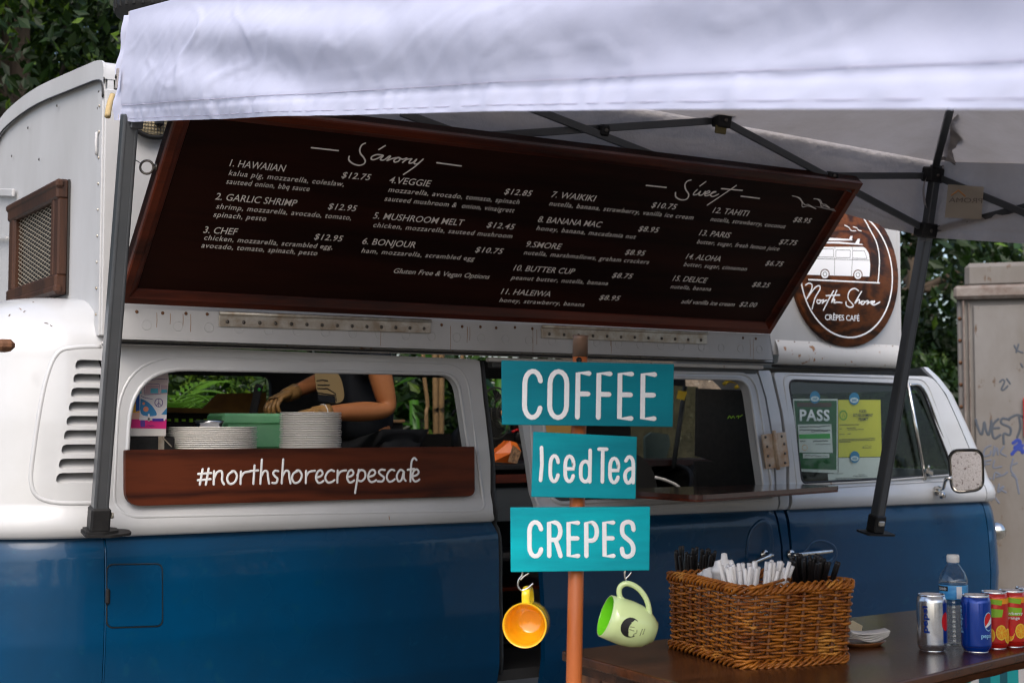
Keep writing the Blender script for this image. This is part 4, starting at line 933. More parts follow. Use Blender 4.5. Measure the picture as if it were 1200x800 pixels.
# papers taped inside the cab window
YP = .028
def wp(x, y, o=0):
    q = onY(925+x/6.664, 450+y/6.667, YP)
    for _ in range(2): q = onY(925+x/6.664, 450+y/6.667, float(side_y(q[2]))+.0245-o)
    return q
def sheet(name, pts, mt, parent, o, label=None):
    m = MB(); m.poly([wp(x, y, o) for x, y in pts], (0, 1, 0), .0006); q = m.build(name, mt, parent)
    if label: q['label'] = label
    return q
pg = MB(); pg.poly([wp(x, y, 0) for x, y in ((28, 115), (378, 115), (378, 695), (70, 680))], (0, 1, 0), .0008)
t = pg.build('pass_placard', M_['paper'], loc=tuple(wp(200, 690))); props(t, 'green pass placard in a plastic sleeve taped inside the cab window', 'placard')
sheet('green_field', [(38, 128), (370, 128), (368, 668), (85, 660)], mat('placard_green', (.012, .125, .022), .5, col2=(.005, .07, .012), nscale=30), t, .001)
sheet('brown_strip', [(62, 143), (330, 145), (330, 178), (62, 176)], mat('placard_brown', (.10, .035, .02), .6), t, .002)
m = MB(); put_text(m, 'PASS', wp(80, 283, .002), (1, 0, 0), (0, 0, 1), (0, -1, 0), np.linalg.norm(wp(314, 283)-wp(80, 283)), .049, bold=.03, space=1.08); m.build('pass_lettering', M_['ink_white'], t)
sheet('form', [(66, 314), (328, 312), (340, 535), (80, 533)], M_['paper'], t, .002)
sheet('form_band', [(76, 392), (318, 385), (320, 424), (78, 426)], M_['ink_green'], t, .003)
sheet('address_strip', [(106, 540), (312, 543), (312, 574), (108, 578)], M_['paper'], t, .002)
m = MB()
for a, b, w_ in (((80, 335), (320, 325), 5), ((80, 358), (318, 358), 5), ((170, 368), (300, 366), 3), ((84, 445), (125, 445), 4), ((185, 445), (300, 440), 6), ((205, 470), (320, 465), 2.5), ((120, 557), (300, 560), 3), ((90, 162), (305, 164), 3)):
    p = [wp(lerp(a[0], b[0], t_), lerp(a[1], b[1], t_)+random.uniform(-3, 3), .003) for t_ in np.linspace(0, 1, 14)]; m.stroke(p, (0, -1, 0), w_*.0007, .0003)
m.build('handwriting', M_['ink_dark'], t)
m = MB(); m.stroke([wp(120+20*math.cos(a), 495+22*math.sin(a), .003) for a in np.linspace(0, 2*PI, 13)], (0, -1, 0), .002, .0002); m.build('round_seal', M_['ink_orange'], t)
t = MB(); t.poly([wp(x, y, 0) for x, y in ((382, 122), (712, 122), (722, 565), (384, 570))], (0, 1, 0), .0008)
t = t.build('yellow_permit', mat('permit_yellow', (.72, .62, .045), .5), loc=tuple(wp(550, 570))); props(t, 'yellow food establishment permit taped inside the cab window', 'permit')
m = MB()
for s, y, xa, xb in (('FOOD', 222, 546, 600), ('ESTABLISHMENT', 252, 498, 652), ('PERMIT', 283, 540, 614)):
    put_text(m, s, wp(xa, y, .002), (1, 0, 0), (0, 0, 1), (0, -1, 0), np.linalg.norm(wp(xb, y)-wp(xa, y)), .0135, bold=.02)
for a, b in (((392, 317), (545, 315)), ((392, 348), (410, 348)), ((450, 342), (520, 340)), ((455, 354), (580, 352)), ((392, 392), (430, 390)), ((455, 388), (480, 386)), ((390, 432), (670, 422)), ((388, 442), (668, 434)), ((388, 452), (480, 449)), ((570, 496), (640, 496))):
    m.stroke([wp(lerp(a[0], b[0], t_), lerp(a[1], b[1], t_)+random.uniform(-1, 1), .002) for t_ in np.linspace(0, 1, 10)], (0, -1, 0), .0022, .0003)
m.stroke([wp(570+i*8, 482+random.uniform(-8, 8), .002) for i in range(10)], (0, -1, 0), .001, .0003)
m.build('permit_lettering', M_['ink_dark'], t)
m = MB(); m.stroke([wp(422+28*math.cos(a), 242+35*math.sin(a), .002) for a in np.linspace(0, 2*PI, 17)], (0, -1, 0), .0045, .0003); m.stroke([wp(412, 258, .002), wp(422, 228, .002), wp(434, 258, .002)], (0, -1, 0), .003, .0003); m.build('green_seal', M_['ink_green'], t)
t = MB(); t.poly([wp(x, y, -.002) for x, y in ((300, 700), (384, 690), (384, 575), (712, 570), (706, 752), (308, 764))], (0, 1, 0), .0006)
t = t.build('white_notice', M_['paper'], loc=tuple(wp(550, 760))); props(t, 'white printed notice below the yellow permit in the cab window', 'notice')
m = MB()
for y, xa, xb in ((705, 540, 590), (716, 500, 610), (733, 360, 690), (743, 362, 690), (752, 362, 640), (697, 330, 420)):
    m.stroke([wp(lerp(xa, xb, q), y, .001) for q in np.linspace(0, 1, 6)], (0, -1, 0), .0018, .0003)
m.build('notice_lettering', M_['ink_dark'], t)
M_['sticker'] = mat('sticker_blue', (.01, .20, .42), .4)
for x, y, r, lb in ((200, 102, 40, 'round blue sticker over the top edge of the green pass placard'), (507, 113, 40, 'round blue sticker over the top edge of the yellow permit'), (511, 568, 38, 'round blue sticker over the bottom edge of the yellow permit')):
    m = MB(); m.poly([wp(x+r*math.cos(a), y+r*1.22*math.sin(a), .004) for a in np.linspace(0, 2*PI, 25)[:-1]], (0, 1, 0), .0006); s_ = m.build('sticker', M_['sticker'], loc=tuple(wp(x, y, .004))); props(s_, lb, 'sticker', 'blue stickers in the cab window')
    m = MB(); m.poly([wp(x+r*math.cos(a)*.8, y+12+r*.5*math.sin(a), .005) for a in np.linspace(0, 2*PI, 17)[:-1]], (0, 1, 0), .0006); m.build('sticker_band', M_['ink_white'], s_)
    m = MB()
    for q in (-1, 0, 1): m.stroke([wp(x-18, y+12+q*7, .006), wp(x+18, y+12+q*7, .006)], (0, -1, 0), .0022, .0002)
    m.build('sticker_lettering', M_['sticker'], s_)

# ------------------------------------------------------------------ pop-up canopy, leaning on the van
th, phi, gg = -.046, .177, .039
def Rx(a): return rotm('X', a)
MT = rotm('Z', th)@rotm('X', phi)@rotm('Y', gg)
EX, EY, EZ = MT.T
EX = np.array([.998, -.043, -.038]); EX /= np.linalg.norm(EX)
FL = onY(116, 606, -.16); VLp = None
# corner points of the valance hem, found on the photograph's sight lines
VL = onY(139, 141, -.37); VR = onY(1084, 277, -.50); FR = onY(1027, 612, -.27)
EX = (VR-VL); W_T = np.linalg.norm(EX); EX /= W_T
EY = np.array([.03, .983, .1805]); EY -= EX*(EX@EY); EY /= np.linalg.norm(EY); EZ = np.cross(EX, EY)
D_T = 3.50
NLh = VL-EY*D_T; NRh = VR-EY*D_T
VH = .31
TENT = thing('pop_up_canopy', 'white pop up canopy with dark steel legs leaning against the van', 'canopy', ((VL+NRh)/2*[1, 1, 0]+np.array([0, 0, .9])))
def wr(s, w, seed=0):    # wrinkles of hanging cloth: long slack folds, then creases
    N = lambda a, b, c: mnoise.noise(Vector((s*a+seed*3, w*b+s*c, seed)))
    cr = 1-abs(mnoise.noise(Vector((s*2.2+w*1.1, w*.9-s*1.2, seed+5)))*2)
    return .0075*(.6+.8*(N(.7, .3, 0)+.5))*math.sin(w*5.6+.55*s+3.2*N(.45, .25, .0)+seed*1.3)+.013*N(.55, .42, .10)+.012*N(1.6, .75, .25)+.0040*N(5, 1.6, 1.2)+.0020*N(14, 3.0, 5)+.0012*N(34, 5, -14)+.0060*max(0, cr-.82)*5*max(0, N(1.1, .5, 0)+.3)+.0045*max(0, 1-abs(mnoise.noise(Vector((s*6-w*2.4, w*1.4+s, seed+9)))*6)-.55)
def valance(P, Q, outn, seed, fringe=0.0, lift=None):
    m = MB(); L = np.linalg.norm(Q-P); X = (Q-P)/L; nu = int(L/.013); nv = 40; V = []
    for j in range(nv+1):
        w = j/nv*(VH+.012)
        for i in range(nu+1):
            s = i/nu*L; e = min(s, L-s); k = min(1, e/.12+.25)
            d = wr(s, w*6, seed)*k + .016*math.exp(-((w-.30)/.03)**2)*0
            d += .010*math.sin(PI*w/VH); d *= max(0, 1-(w/VH)**5)
            d += -.0040*math.exp(-((w-.042)/.0035)**2) + .0016*math.sin(75*s-55*w+9*mnoise.noise(Vector((s*2, 0, 1))))*math.exp(-((w-.022)/.015)**2) + .0012*math.sin(120*s+14*math.sin(9*s))*math.exp(-((w-.03)/.02)**2)
            z = w - .006*math.sin(2.3*s+seed)*(1-w/VH)*k + .004*math.sin(3*PI*s/L)*(1-w/VH)
            if lift: z += lift(s/L)*(1-w/VH)
            V.append(P+X*s+EZ*z+outn*d)
    f = [(j*(nu+1)+i, j*(nu+1)+i+1, (j+1)*(nu+1)+i+1, (j+1)*(nu+1)+i) for j in range(nv) for i in range(nu)]
    m.add(V, f, 0, True); return m
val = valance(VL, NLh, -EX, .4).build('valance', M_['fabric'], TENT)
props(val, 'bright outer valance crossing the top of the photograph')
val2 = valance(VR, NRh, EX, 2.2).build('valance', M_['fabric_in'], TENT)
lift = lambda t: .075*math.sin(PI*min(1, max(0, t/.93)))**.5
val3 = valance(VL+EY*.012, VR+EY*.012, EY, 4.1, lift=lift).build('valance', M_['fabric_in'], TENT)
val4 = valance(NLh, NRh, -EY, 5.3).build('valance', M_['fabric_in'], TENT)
M_['thread'] = mat('stitch_thread', (.46, .43, .55), .8)
for vo, P, Q, outn, sd2 in ((val, VL, NLh, -EX, .4), (val2, VR, NRh, EX, 2.2)):
    L = np.linalg.norm(Q-P); X = (Q-P)/L
    for h_ in (.010, .047):
        m = MB(); pts = []
        for s_ in np.linspace(.01, L-.01, 300):
            e = min(s_, L-s_); k = min(1, e/.12+.25); w = h_
            d = wr(s_, w*6, sd2)*k+.010*math.sin(PI*w/VH)
            pts.append(P+X*s_+EZ*(w-.006*math.sin(2.3*s_+sd2)*(1-w/VH)*k+.004*math.sin(3*PI*s_/L)*(1-w/VH))+outn*(d+.0004))
        m.tube(pts, .0005, 4); m.build('hem_stitching', M_['thread'], vo)
# corner fold and strap at the left corner
m = MB(); m.grid(lambda u, w: VL+EX*(.002-.012*u)+EY*(.035*u)+EZ*(w*VH)+EX*.006*math.sin(18*w+2*u)*(1-w*.5)-EY*.01*math.sin(9*w), np.linspace(0, 1, 6), np.linspace(0, 1, 24)); m.build('corner_fold', M_['fabric'], TENT)
m = MB(); a = VL+EZ*.12-EX*.02-EY*.012; m.box(a, (.004, .022, .06), np.array([EX, EY, EZ]).T, .001); m.build('corner_tab', M_['fabric_in'], TENT)
m = MB(); a = VL+EZ*.125-EX*.0235-EY*.012; m.lathe([(0, .002), (.006, .002), (.007, 0)], a, frame(EY, -EX), 10); m.build('eyelet', M_['screw'], TENT)
# roof: four hipped panels with sag
PK = (VL+NRh)/2+EZ*(VH+.62)
cor = [VL+EZ*VH, VR+EZ*VH, NRh+EZ*VH, NLh+EZ*VH]
for i in range(4):
    A_, B_ = cor[i], cor[(i+1) % 4]; m = MB()
    def rf(u, w, A_=A_, B_=B_):
        p = A_*(1-u)*(1-w)+B_*u*(1-w)+PK*w; k = math.sin(PI*u)*math.sin(PI*min(w*1.0, 1))
        return p-EZ*(.07*k)+EZ*(.005*math.sin(17*u+6*w)*math.sin(PI*u)*min(1, w*8)+.010*math.sin(PI*w)*math.sin(7*u+3)+.004*math.sin(40*u*(1-w)+9*w)*math.sin(PI*u)*(1-w)*min(1, w*8))
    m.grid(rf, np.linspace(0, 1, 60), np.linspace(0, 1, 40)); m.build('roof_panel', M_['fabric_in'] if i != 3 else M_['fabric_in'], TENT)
# legs
def leg(foot, hem, top_extra, inn):
    d = hem-foot; L = np.linalg.norm(d); d /= L; fr2 = frame(EX, d)
    m = MB(); top = hem+d*top_extra
    m.box((foot+top)/2, (.046, .042, np.linalg.norm(top-foot)), fr2, .003); lg = m.build('leg', M_['leg'], TENT)
    for sx in (-1, 1):
        m = MB(); m.box((foot+top)/2+fr2@np.array([sx*.016, -.0215, 0]), (.006, .003, np.linalg.norm(top-foot)-.01), fr2, .001); m.build('leg_ridge', M_['leg'], lg)
    m = MB(); m.box(foot-d*.004, (.060, .056, .075), fr2, .006); ft = m.build('foot', M_['black'], TENT)
    return lg, fr2, d, ft
mid_in = EX
lgL, frL, dL, ftL = leg(FL-EX*.0, VL+EX*.024+EY*-.03, .02, 1)
fo_ = round_poly([(-.045, -.035), (-.045, .04), (.03, .045), (.10, .02), (.10, -.02), (.03, -.045)], .012)
m = MB(); m.poly([FL+frL@np.array([x, y, -.045]) for x, y in fo_], -dL, .008); m.poly([FL+frL@np.array([x*.7-.01, y*.8, -.037]) for x, y in fo_], -dL, .008); m.build('foot_plate', M_['black'], ftL)
m = MB(); m.lathe([(0, .008), (.009, .006), (.010, 0)], FL+frL@np.array([.032, -.018, .01]), frame(dL, EX), 12); m.build('foot_bolt', M_['steel'], ftL)
lgR, frR, dR, ftR = leg(FR, VR-EX*.012-EY*.015, .02, -1)
m = MB(); m.poly([FR+frR@np.array([x, y, -.04]) for x, y in round_poly([(-.07, -.04), (-.07, .04), (.085, .04), (.085, -.04)], .012)], -dR, .008); m.build('foot_plate', M_['black'], ftR)
m = MB(); m.box(FR+frR@np.array([.0, -.03, .002]), (.034, .008, .022), frR, .006); m.build('foot_button', M_['steel'], ftR)
for P_, s_ in ((VL, 1), (VR, -1)):
    q_ = P_+EX*s_*.040-EY*.045; m = MB(); m.box(q_+EZ*(VH*.5-.02), (.036, .036, VH), np.array([EX, EY, EZ]).T, .003); m.build('leg_top', M_['leg'], TENT)
# near legs: folded short, held above the ground by their ropes outside the picture
for P in (NLh+EX*.02+EY*.02, NRh-EX*.02+EY*.02):
    Fq = P.copy(); Fq[2] = .06; Fq = Fq+np.array([0, .15, 0])
    leg(Fq, P, .28, 1); m = MB(); m.box(Fq-[0, 0, .04], (.13, .10, .012), None, .003); m.build('foot_plate', M_['black'], TENT)
# scissor trusses (points read off the photograph in the plane of the van-side frame)
PT = VR-EY*.03; NT = EY
def tp(x, y, o=0.0): return onP(x, y, PT-EY*o, NT)
def tbar(a, b, name='truss_bar', w=.014, h=.027):
    m = MB(); m.bar(a, b, w, h, EZ, .002); return m.build(name, M_['leg'], TENT)
legtopR, sliderR = tp(1093, 206), tp(1087, 270)
xr1, midu, midl, xr2 = tp(975, 206), tp(846, 141), tp(852, 206.5), tp(708, 153)
tbar(tp(1087, 270, .01), tp(846, 141, .01)); tbar(tp(1093, 206, -.01), tp(975, 206, -.01)); 
tbar(tp(846, 141, -.01), tp(560, 160, -.01)); tbar(tp(786, 190, .01), tp(620, 126, .01)); tbar(tp(470, 132, .02), tp(530, 154, .02))
def hub(p, name='truss_joint', s=(.045, .04, .05)):
    m = MB(); m.box(p, s, np.array([EX, EY, EZ]).T, .006); j = m.build(name, M_['black'], TENT)
    m = MB(); m.lathe([(0, .004), (.007, .003), (.008, 0)], p-EY*(s[1]/2), frame(EX, -EY), 10); m.build('bolt', M_['screw'], j); return j
hub(tp(975, 206, .012), s=(.05, .03, .03)); hub(tp(846, 141, .02), s=(.06, .05, .055)); hub(tp(708, 153, .012), s=(.035, .03, .04))
hub(tp(1093, 205, .01), 'leg_bracket', (.075, .06, .06)); hub(tp(1085, 270, .01), 'leg_slider', (.085, .06, .06))
m = MB(); p = tp(846, 141, .03); m.box(p-EZ*.035+EX*.0, (.05, .01, .03), np.array([EX, EY, EZ]).T, .003); m.box(p+EZ*.03, (.09, .05, .012), np.array([EX, EY, EZ]).T, .004); m.build('hook_strip_tab', mat('olive_webbing', (.12, .10, .04), .8), TENT)
# right-hand side truss running toward the camera
a0, a1 = legtopR+EX*.0, sliderR
sd_ = -EY
def rbar(s0, h0, s1, h1, o):
    base = sliderR+EX*o; tbar(base+sd_*s0+EZ*h0, base+sd_*s1+EZ*h1)
hT = (legtopR-sliderR)@EZ
rbar(0, hT, .85, 0, .0); rbar(0, 0, .85, hT, .02); rbar(.85, hT, 1.7, 0, .02); rbar(.85, 0, 1.7, hT, .0); rbar(1.7, hT, 2.55, 0, 0); rbar(1.7, 0, 2.55, hT, .02)
# left-hand truss and hips
for o, (s0, h0, s1, h1) in enumerate(((0, hT, .85, 0), (0, 0, .85, hT), (.85, hT, 1.7, 0), (.85, 0, 1.7, hT), (1.7, hT, 2.55, 0), (1.7, 0, 2.55, hT), (2.55, hT, 3.4, 0), (2.55, 0, 3.4, hT))):
    base = VL+EX*(.05+.02*(o % 2))+EZ*.04; tbar(base+sd_*s0+EZ*h0, base+sd_*s1+EZ*h1)
for c_ in cor: tbar(c_+(PK-c_)*.02-EZ*.03, PK-EZ*.07, 'hip_pole', .028, .034)
# torn plastic sleeve bunched on the corner, logo patch inside the right valance
m = MB(); c0_ = tp(1103, 186, .05); c1_ = tp(1113, 128, .35)
def torn(u, w):
    a = -.6+u*2.6; r = .045+.016*math.sin(9*w+5*u)+.006*math.sin(23*w-8*u); return lerp(c0_, c1_, w)+EX*(r*math.cos(a)+.006*math.sin(14*w))+UP*(-.3*r*math.sin(a))-EY*r*math.sin(a)
m.grid(torn, np.linspace(0, 1, 16), np.linspace(0, 1, 26)); m.grid(lambda u, w: c0_+EX*(-.03+.09*u)+EZ*(.008*math.sin(5*u)-.012*w)-EY*(.02+.01*w), np.linspace(0, 1, 8), np.linspace(0, 1, 3)); m.build('torn_sleeve', mat('grey_plastic_film', (.42, .38, .36), .35, coat=.2, transl=.3), TENT)
m = MB(); cc = tp(1092, 232, -.012)
m.grid(lambda u, w: cc+EX*(.085*math.cos(2*PI*u)*(1-.25*w)*(.8+.25*math.sin(3*u*2*PI)))+EZ*(.10*math.sin(2*PI*u)*(1.3-.3*w)+.01*math.cos(5*u*6))-EY*.03*(1-w), np.linspace(0, 1, 30), np.linspace(0, 1, 4)); m.build('corner_reinforcement', M_['fabric_in'], TENT)
pt = lambda x, y, o: onP(x, y, VR+EX*(-.02-o), EX)
m = MB(); m.add([pt(1111, 216, .012), pt(1153, 219, .012), pt(1150, 257, .012), pt(1107, 255, .012)], [(0, 1, 2, 3)]); lp = m.build('logo_patch', mat('patch_cloth', (.50, .43, .34), .8, transl=.3), TENT)
m = MB(); a = pt(1151, 238, .016); b = pt(1112, 237, .016); ex = b-a; w_ = np.linalg.norm(ex); put_text(m, 'PROMA', a, ex/w_, EZ, -EX, w_, .020, bold=.0); m.build('patch_lettering', mat('faded_ink', (.22, .18, .15), .8), lp)
m = MB(); m.stroke([pt(1115, 229, .016), pt(1123, 223, .016), pt(1131, 230, .016)], -EX, .006, .0005); m.build('patch_chevron', mat('faded_orange', (.6, .28, .09), .8), lp)
# ------------------------------------------------------------------ inside the van
def skin_mesh(name, V, E_, Rr, mt, parent, root=0, sub=2, smooth=True):
    me = bpy.data.meshes.new('sk'); ob = bpy.data.objects.new('sk', me); COL.objects.link(ob)
    me.from_pydata([tuple(map(float, v)) for v in V], E_, []); ob.modifiers.new('s', 'SKIN')
    lay = me.skin_vertices[0] if len(me.skin_vertices) else None
    for i, r in enumerate(Rr):
        lay.data[i].radius = (r, r) if not hasattr(r, '__len__') else r; lay.data[i].use_root = (i == root)
    s = ob.modifiers.new('d', 'SUBSURF'); s.levels = sub; s.render_levels = sub
    bpy.context.view_layer.update()
    me2 = bpy.data.meshes.new_from_object(ob.evaluated_get(bpy.context.evaluated_depsgraph_get())); bpy.data.objects.remove(ob); bpy.data.meshes.remove(me)
    mb = MB(); mb.add([v.co[:] for v in me2.vertices], [list(p.vertices) for p in me2.polygons], 0, True); bpy.data.meshes.remove(me2)
    return mb.build(name, mt, parent)
PER = thing('person', 'person in navy t-shirt with beige print and tan gloves working in the serving window', 'person', (2.42, .78, .47))
P = lambda x, y, Y: onY(x, y, Y)
nS = P(440, 418, .60); nE = P(456, 481, .56); nW = P(374, 484, .50); nH = P(345, 485, .48)
fS = P(420, 405, .96); fE = P(404, 434, .97); fW = P(338, 462, .80); fH = P(318, 470, .76)
pel = (P(428, 540, .80)); pel[2] = 1.30; ch = P(418, 440, .80); ch[2] = 1.64; nk = P(412, 400, .79); nk[2] = 1.86; wa = lerp(pel, ch, .45)
hd = nk+np.array([-.05, -.03, .10]); tp_ = hd+np.array([-.02, -.01, .11])
hipn, hipf = pel+np.array([.04, -.09, -.04]), pel+np.array([-.02, .09, -.04])
kn, kf = hipn+np.array([-.03, -.01, -.40]), hipf+np.array([-.05, 0, -.40]); an, af = kn*1.0, kf*1.0; an = kn+np.array([.02, 0, -.38]); af = kf+np.array([.02, 0, -.38])
tn, tf = an+np.array([-.16, -.05, -.03]), af+np.array([-.16, .02, -.03])
V = [pel, wa, ch, nk, hd, tp_, lerp(nS, ch, .45), nS, nE, nW, lerp(fS, ch, .45), fS, fE, fW, hipn, kn, an, tn, hipf, kf, af, tf, lerp(nS, nE, .5), lerp(nE, nW, .45), lerp(fS, fE, .5), lerp(fE, fW, .45)]
Ed = [(0, 1), (1, 2), (2, 3), (3, 4), (4, 5), (2, 6), (6, 7), (7, 22), (22, 8), (8, 23), (23, 9), (2, 10), (10, 11), (11, 24), (24, 12), (12, 25), (25, 13), (0, 14), (14, 15), (15, 16), (16, 17), (0, 18), (18, 19), (19, 20), (20, 21)]
Rr = [.09, .09, .125, .05, .075, .07, .07, .056, .040, .026, .07, .054, .038, .025, .05, .045, .038, .03, .05, .045, .038, .03, .049, .043, .046, .040]
body_ = skin_mesh('body', V, Ed, Rr, M_['skin'], PER)
V2 = [pel, wa, ch, nk-[0, 0, .03], lerp(nS, ch, .45), nS, lerp(nS, nE, .38), lerp(fS, ch, .45), fS, lerp(fS, fE, .42)]
skin_mesh('t_shirt', V2, [(0, 1), (1, 2), (2, 3), (2, 4), (4, 5), (5, 6), (2, 7), (7, 8), (8, 9)], [.145, .135, .150, .065, .095, .078, .070, .09, .074, .068], M_['shirt'], PER)
V3 = [pel+[0, 0, .02], hipn, kn, an+[0, 0, .04], hipf, kf, af+[0, 0, .04]]
skin_mesh('trousers', V3, [(0, 1), (1, 2), (2, 3), (0, 4), (4, 5), (5, 6)], [.155, .115, .08, .06, .115, .08, .06], M_['trousers'], PER)
m = MB(); m.lathe([(0, .125), (.05, .115), (.085, .07), (.095, .02), (.09, -.03), (.075, -.06)], hd+np.array([.015, .01, .03]), None, 20); m.build('hair', M_['hair'], PER)
face = -np.array([.86, .50, 0]); side = np.cross(face, (0, 0, 1))
m = MB()
for s in (-1, 1): m.lathe([(0, .012), (.010, .006), (.012, 0)], hd+face*.066+side*.028*s+np.array([0, 0, .02]), frame(side, face), 12)
m.build('eyes', M_['ink_white'], body_)
m = MB(); m.tube([hd+face*.07+np.array([0, 0, .02]), hd+face*.092+np.array([0, 0, -.012]), hd+face*.07+np.array([0, 0, -.02])], [.006, .012, .008], 8); m.build('nose', M_['skin'], body_)
m = MB(); m.tube([hd+face*.07+side*.022+np.array([0, 0, -.045]), hd+face*.077+np.array([0, 0, -.046]), hd+face*.07-side*.022+np.array([0, 0, -.045])], .005, 6); m.build('mouth', mat('lips', (.3, .08, .06), .5), body_)
m = MB()
for s in (-1, 1): m.tube([hd+side*.078*s+np.array([0, 0, .02]), hd+side*.088*s-face*.012, hd+side*.078*s+np.array([0, 0, -.025])], .009, 6)
m.build('ears', M_['skin'], body_)
def hand(W, F, dn, thumb_side, curl, name='glove'):
    """gloved hand: palm, four unequal fingers and a thumb from the side of the palm"""
    F = F/np.linalg.norm(F); dn = dn-F*(dn@F); dn /= np.linalg.norm(dn); S = np.cross(F, dn)*thumb_side; m = MB()
    def pal(u, w):
        a = 2*PI*u; t = w; x = t*.092; wd = np.interp(t, [0, .15, .5, .9, 1], [.028, .032, .042, .043, .030]); hh = np.interp(t, [0, .15, .5, .9, 1], [.022, .020, .018, .014, .008])
        return W+F*(x-.012)+S*(wd*math.copysign(abs(math.cos(a))**.8, math.cos(a)))+dn*(hh*math.sin(a)-.002)
    m.grid(pal, np.linspace(0, 1, 21)[:-1], np.linspace(0, 1, 9), closed_u=True)
    m.tube([W-F*.055, W-F*.03, W-F*.005, W+F*.015], [.033, .031, .029, .027], 14)
    for k, (o, L) in enumerate(((.032, .070), (.011, .080), (-.011, .074), (-.031, .058))):
        p = W+F*.076+S*o; d = F.copy(); pts = [p-F*.01]; a = 0
        for j in range(3):
            a += curl*(.7, 1.0, .7)[j]; dd = F*math.cos(a)+dn*math.sin(a); pts.append(pts[-1]+dd*L*(.42, .32, .26)[j]+(dd*.01 if j == 0 else 0))
        m.tube(catmull(pts, 4)+[pts[-1]+dd*.004], list(np.interp(np.linspace(0, 1, 14), [0, .3, .8, .97, 1], [.0105, .0098, .0085, .006, .002])), 10)
    p = W+F*.022+S*.030; m.tube(catmull([p, p+F*.025+S*.022+dn*.012, p+F*.052+S*.026+dn*.026, p+F*.072+S*.018+dn*.036], 4)+[p+F*.076+S*.017+dn*.038], list(np.interp(np.linspace(0, 1, 14), [0, .3, .8, .97, 1], [.015, .0125, .010, .007, .002])), 10)
    return m.build(name, M_['glove'], PER)
dwn = np.array([0, -.15, -1.0])
hand(lerp(nW, nH, .1), nH-nW+np.array([0, 0, -.005]), dwn, 1, .28)
hand(lerp(fW, fH, .1), fH-fW, dwn, -1, .75)
m = MB(); m.tube([lerp(nW, nE, .05)+frame((1, 0, 0), nE-nW)@np.array([.034*math.cos(a), .034*math.sin(a), 0]) for a in np.linspace(0, 2*PI, 19)[:-1]], .0022, 6, closed=True); m.build('glove_cuff', M_['paper'], PER)
# printed panel on the chest
def chest(x, y): return onY(x, y, .655)
pr_ = catmull([(370, 425), (386, 424), (394, 434), (401, 448), (403, 466), (396, 472), (384, 471), (375, 466), (370, 450)], 5, True)
fill('shirt_print', [[(x, y) for x, y in pr_]], PER, M_['print'], 0, (0, 0), 1, lambda x, y, o=0: chest(x, y))
m = MB(); c2 = lambda x, y: chest(x, y)-np.array([0, .002, 0])
for st in ([(371, 446), (378, 445), (384, 446)], [(372, 451), (386, 451)], [(372, 455), (383, 455), (393, 461), (394, 470)], [(372, 460), (392, 463)], [(372, 466), (393, 468)]): m.stroke([c2(*q) for q in st], (0, -1, 0), .0035, .0004)
m.add([c2(x, y) for x, y in ((372, 462), (392, 464), (393, 472), (373, 470))], [(0, 1, 2, 3)]); m.build('print_drawing', M_['shirt'], PER)
# spatula held by the far hand
tip = onY(304, 450, .72); bt = onY(295, 492, .70); sp_ = thing('spatula', 'black handled spatula held upright in the gloved far hand', 'spatula', tuple(bt))
m = MB(); m.bar(bt, tip, .018, .034, (1, 0, 0), .008); m.build('handle', M_['black'], sp_)
m = MB(); q = lerp(bt, tip, .85)-np.array([0, .0095, 0]); m.lathe([(0, .001), (.006, .001), (.007, 0)], q, frame((1, 0, 0), (0, -1, 0)), 10); m.build('hang_hole', M_['ink_green'], sp_)
m = MB(); m.bar(bt, bt-(tip-bt)*.5, .003, .016, (1, 0, 0), .001); m.box(bt-(tip-bt)*1.1, (.09, .002, .11)); m.build('blade', M_['steel'], sp_)
# counter goods
CT = 1.2925
ORD = ['topmost', 'second', 'third', 'fourth', 'fifth', 'sixth', 'seventh', 'eighth', 'ninth', 'tenth', 'eleventh', 'twelfth', 'thirteenth', 'fourteenth', 'fifteenth', 'sixteenth', 'seventeenth', 'eighteenth', 'nineteenth', 'twentieth', 'twenty-first', 'twenty-second']
def stack(x0, x1, ytop, n, Yd, label, group, jit):
    a, b = onY(x0, 505, Yd), onY(x1, 505, Yd); r = (b[0]-a[0])/2*.985; cx = (a[0]+b[0])/2+.0; zt = onY((x0+x1)/2, ytop, Yd-r*.2)[2]; dz = (zt-CT)/n
    m = MB(); m.lathe([(0, 0), (r*.72, 0), (r*.78, .0012), (r-.004, .006), (r, .0066), (r, .0072+dz*.35), (r-.004, .0068+dz*.3), (r*.78, .0025+dz*.2), (0, .001+dz*.2)], (0, 0, 0), None, 40)
    me_o = m.build('paper_plate', M_['plate'])
    for i in range(n):
        o = me_o if i == 0 else me_o.copy()
        if i: COL.objects.link(o)
        o.location = (cx+random.uniform(-jit, jit), Yd+random.uniform(-jit, jit), CT+i*dz); o.rotation_euler.z = random.uniform(0, 6)
        props(o, label[0].replace('#', ORD[n-1-i]) if n-1-i < len(ORD) else label[1], 'plate', group)
stack(198, 298, 501, 12, .205, ('white plate, # from the top of the low wide stack left of the green tub', ''), 'plates in the low stack', .0022)
stack(330, 397, 484, 22, .20, ('white plate, # from the top of the tall stack before the gloved hands', ''), 'plates in the tall stack', .0018)
a, b = onY(256, 484, .46), onY(331, 484, .46); TB = thing('green_tub', 'translucent green plastic tub with a lid between the two plate stacks', 'tub', ((a[0]+b[0])/2, .46, CT))
w_ = b[0]-a[0]; zt = a[2]
m = MB(); m.box(((a[0]+b[0])/2, .50, (CT+zt)/2-.01), (w_*.94, .16, zt-CT-.02), None, .015); m.build('tub_body', M_['green_tub'], TB)
m = MB(); m.box(((a[0]+b[0])/2, .50, zt-.022), (w_, .17, .044), None, .01); m.build('tub_lid', M_['green_tub'], TB)
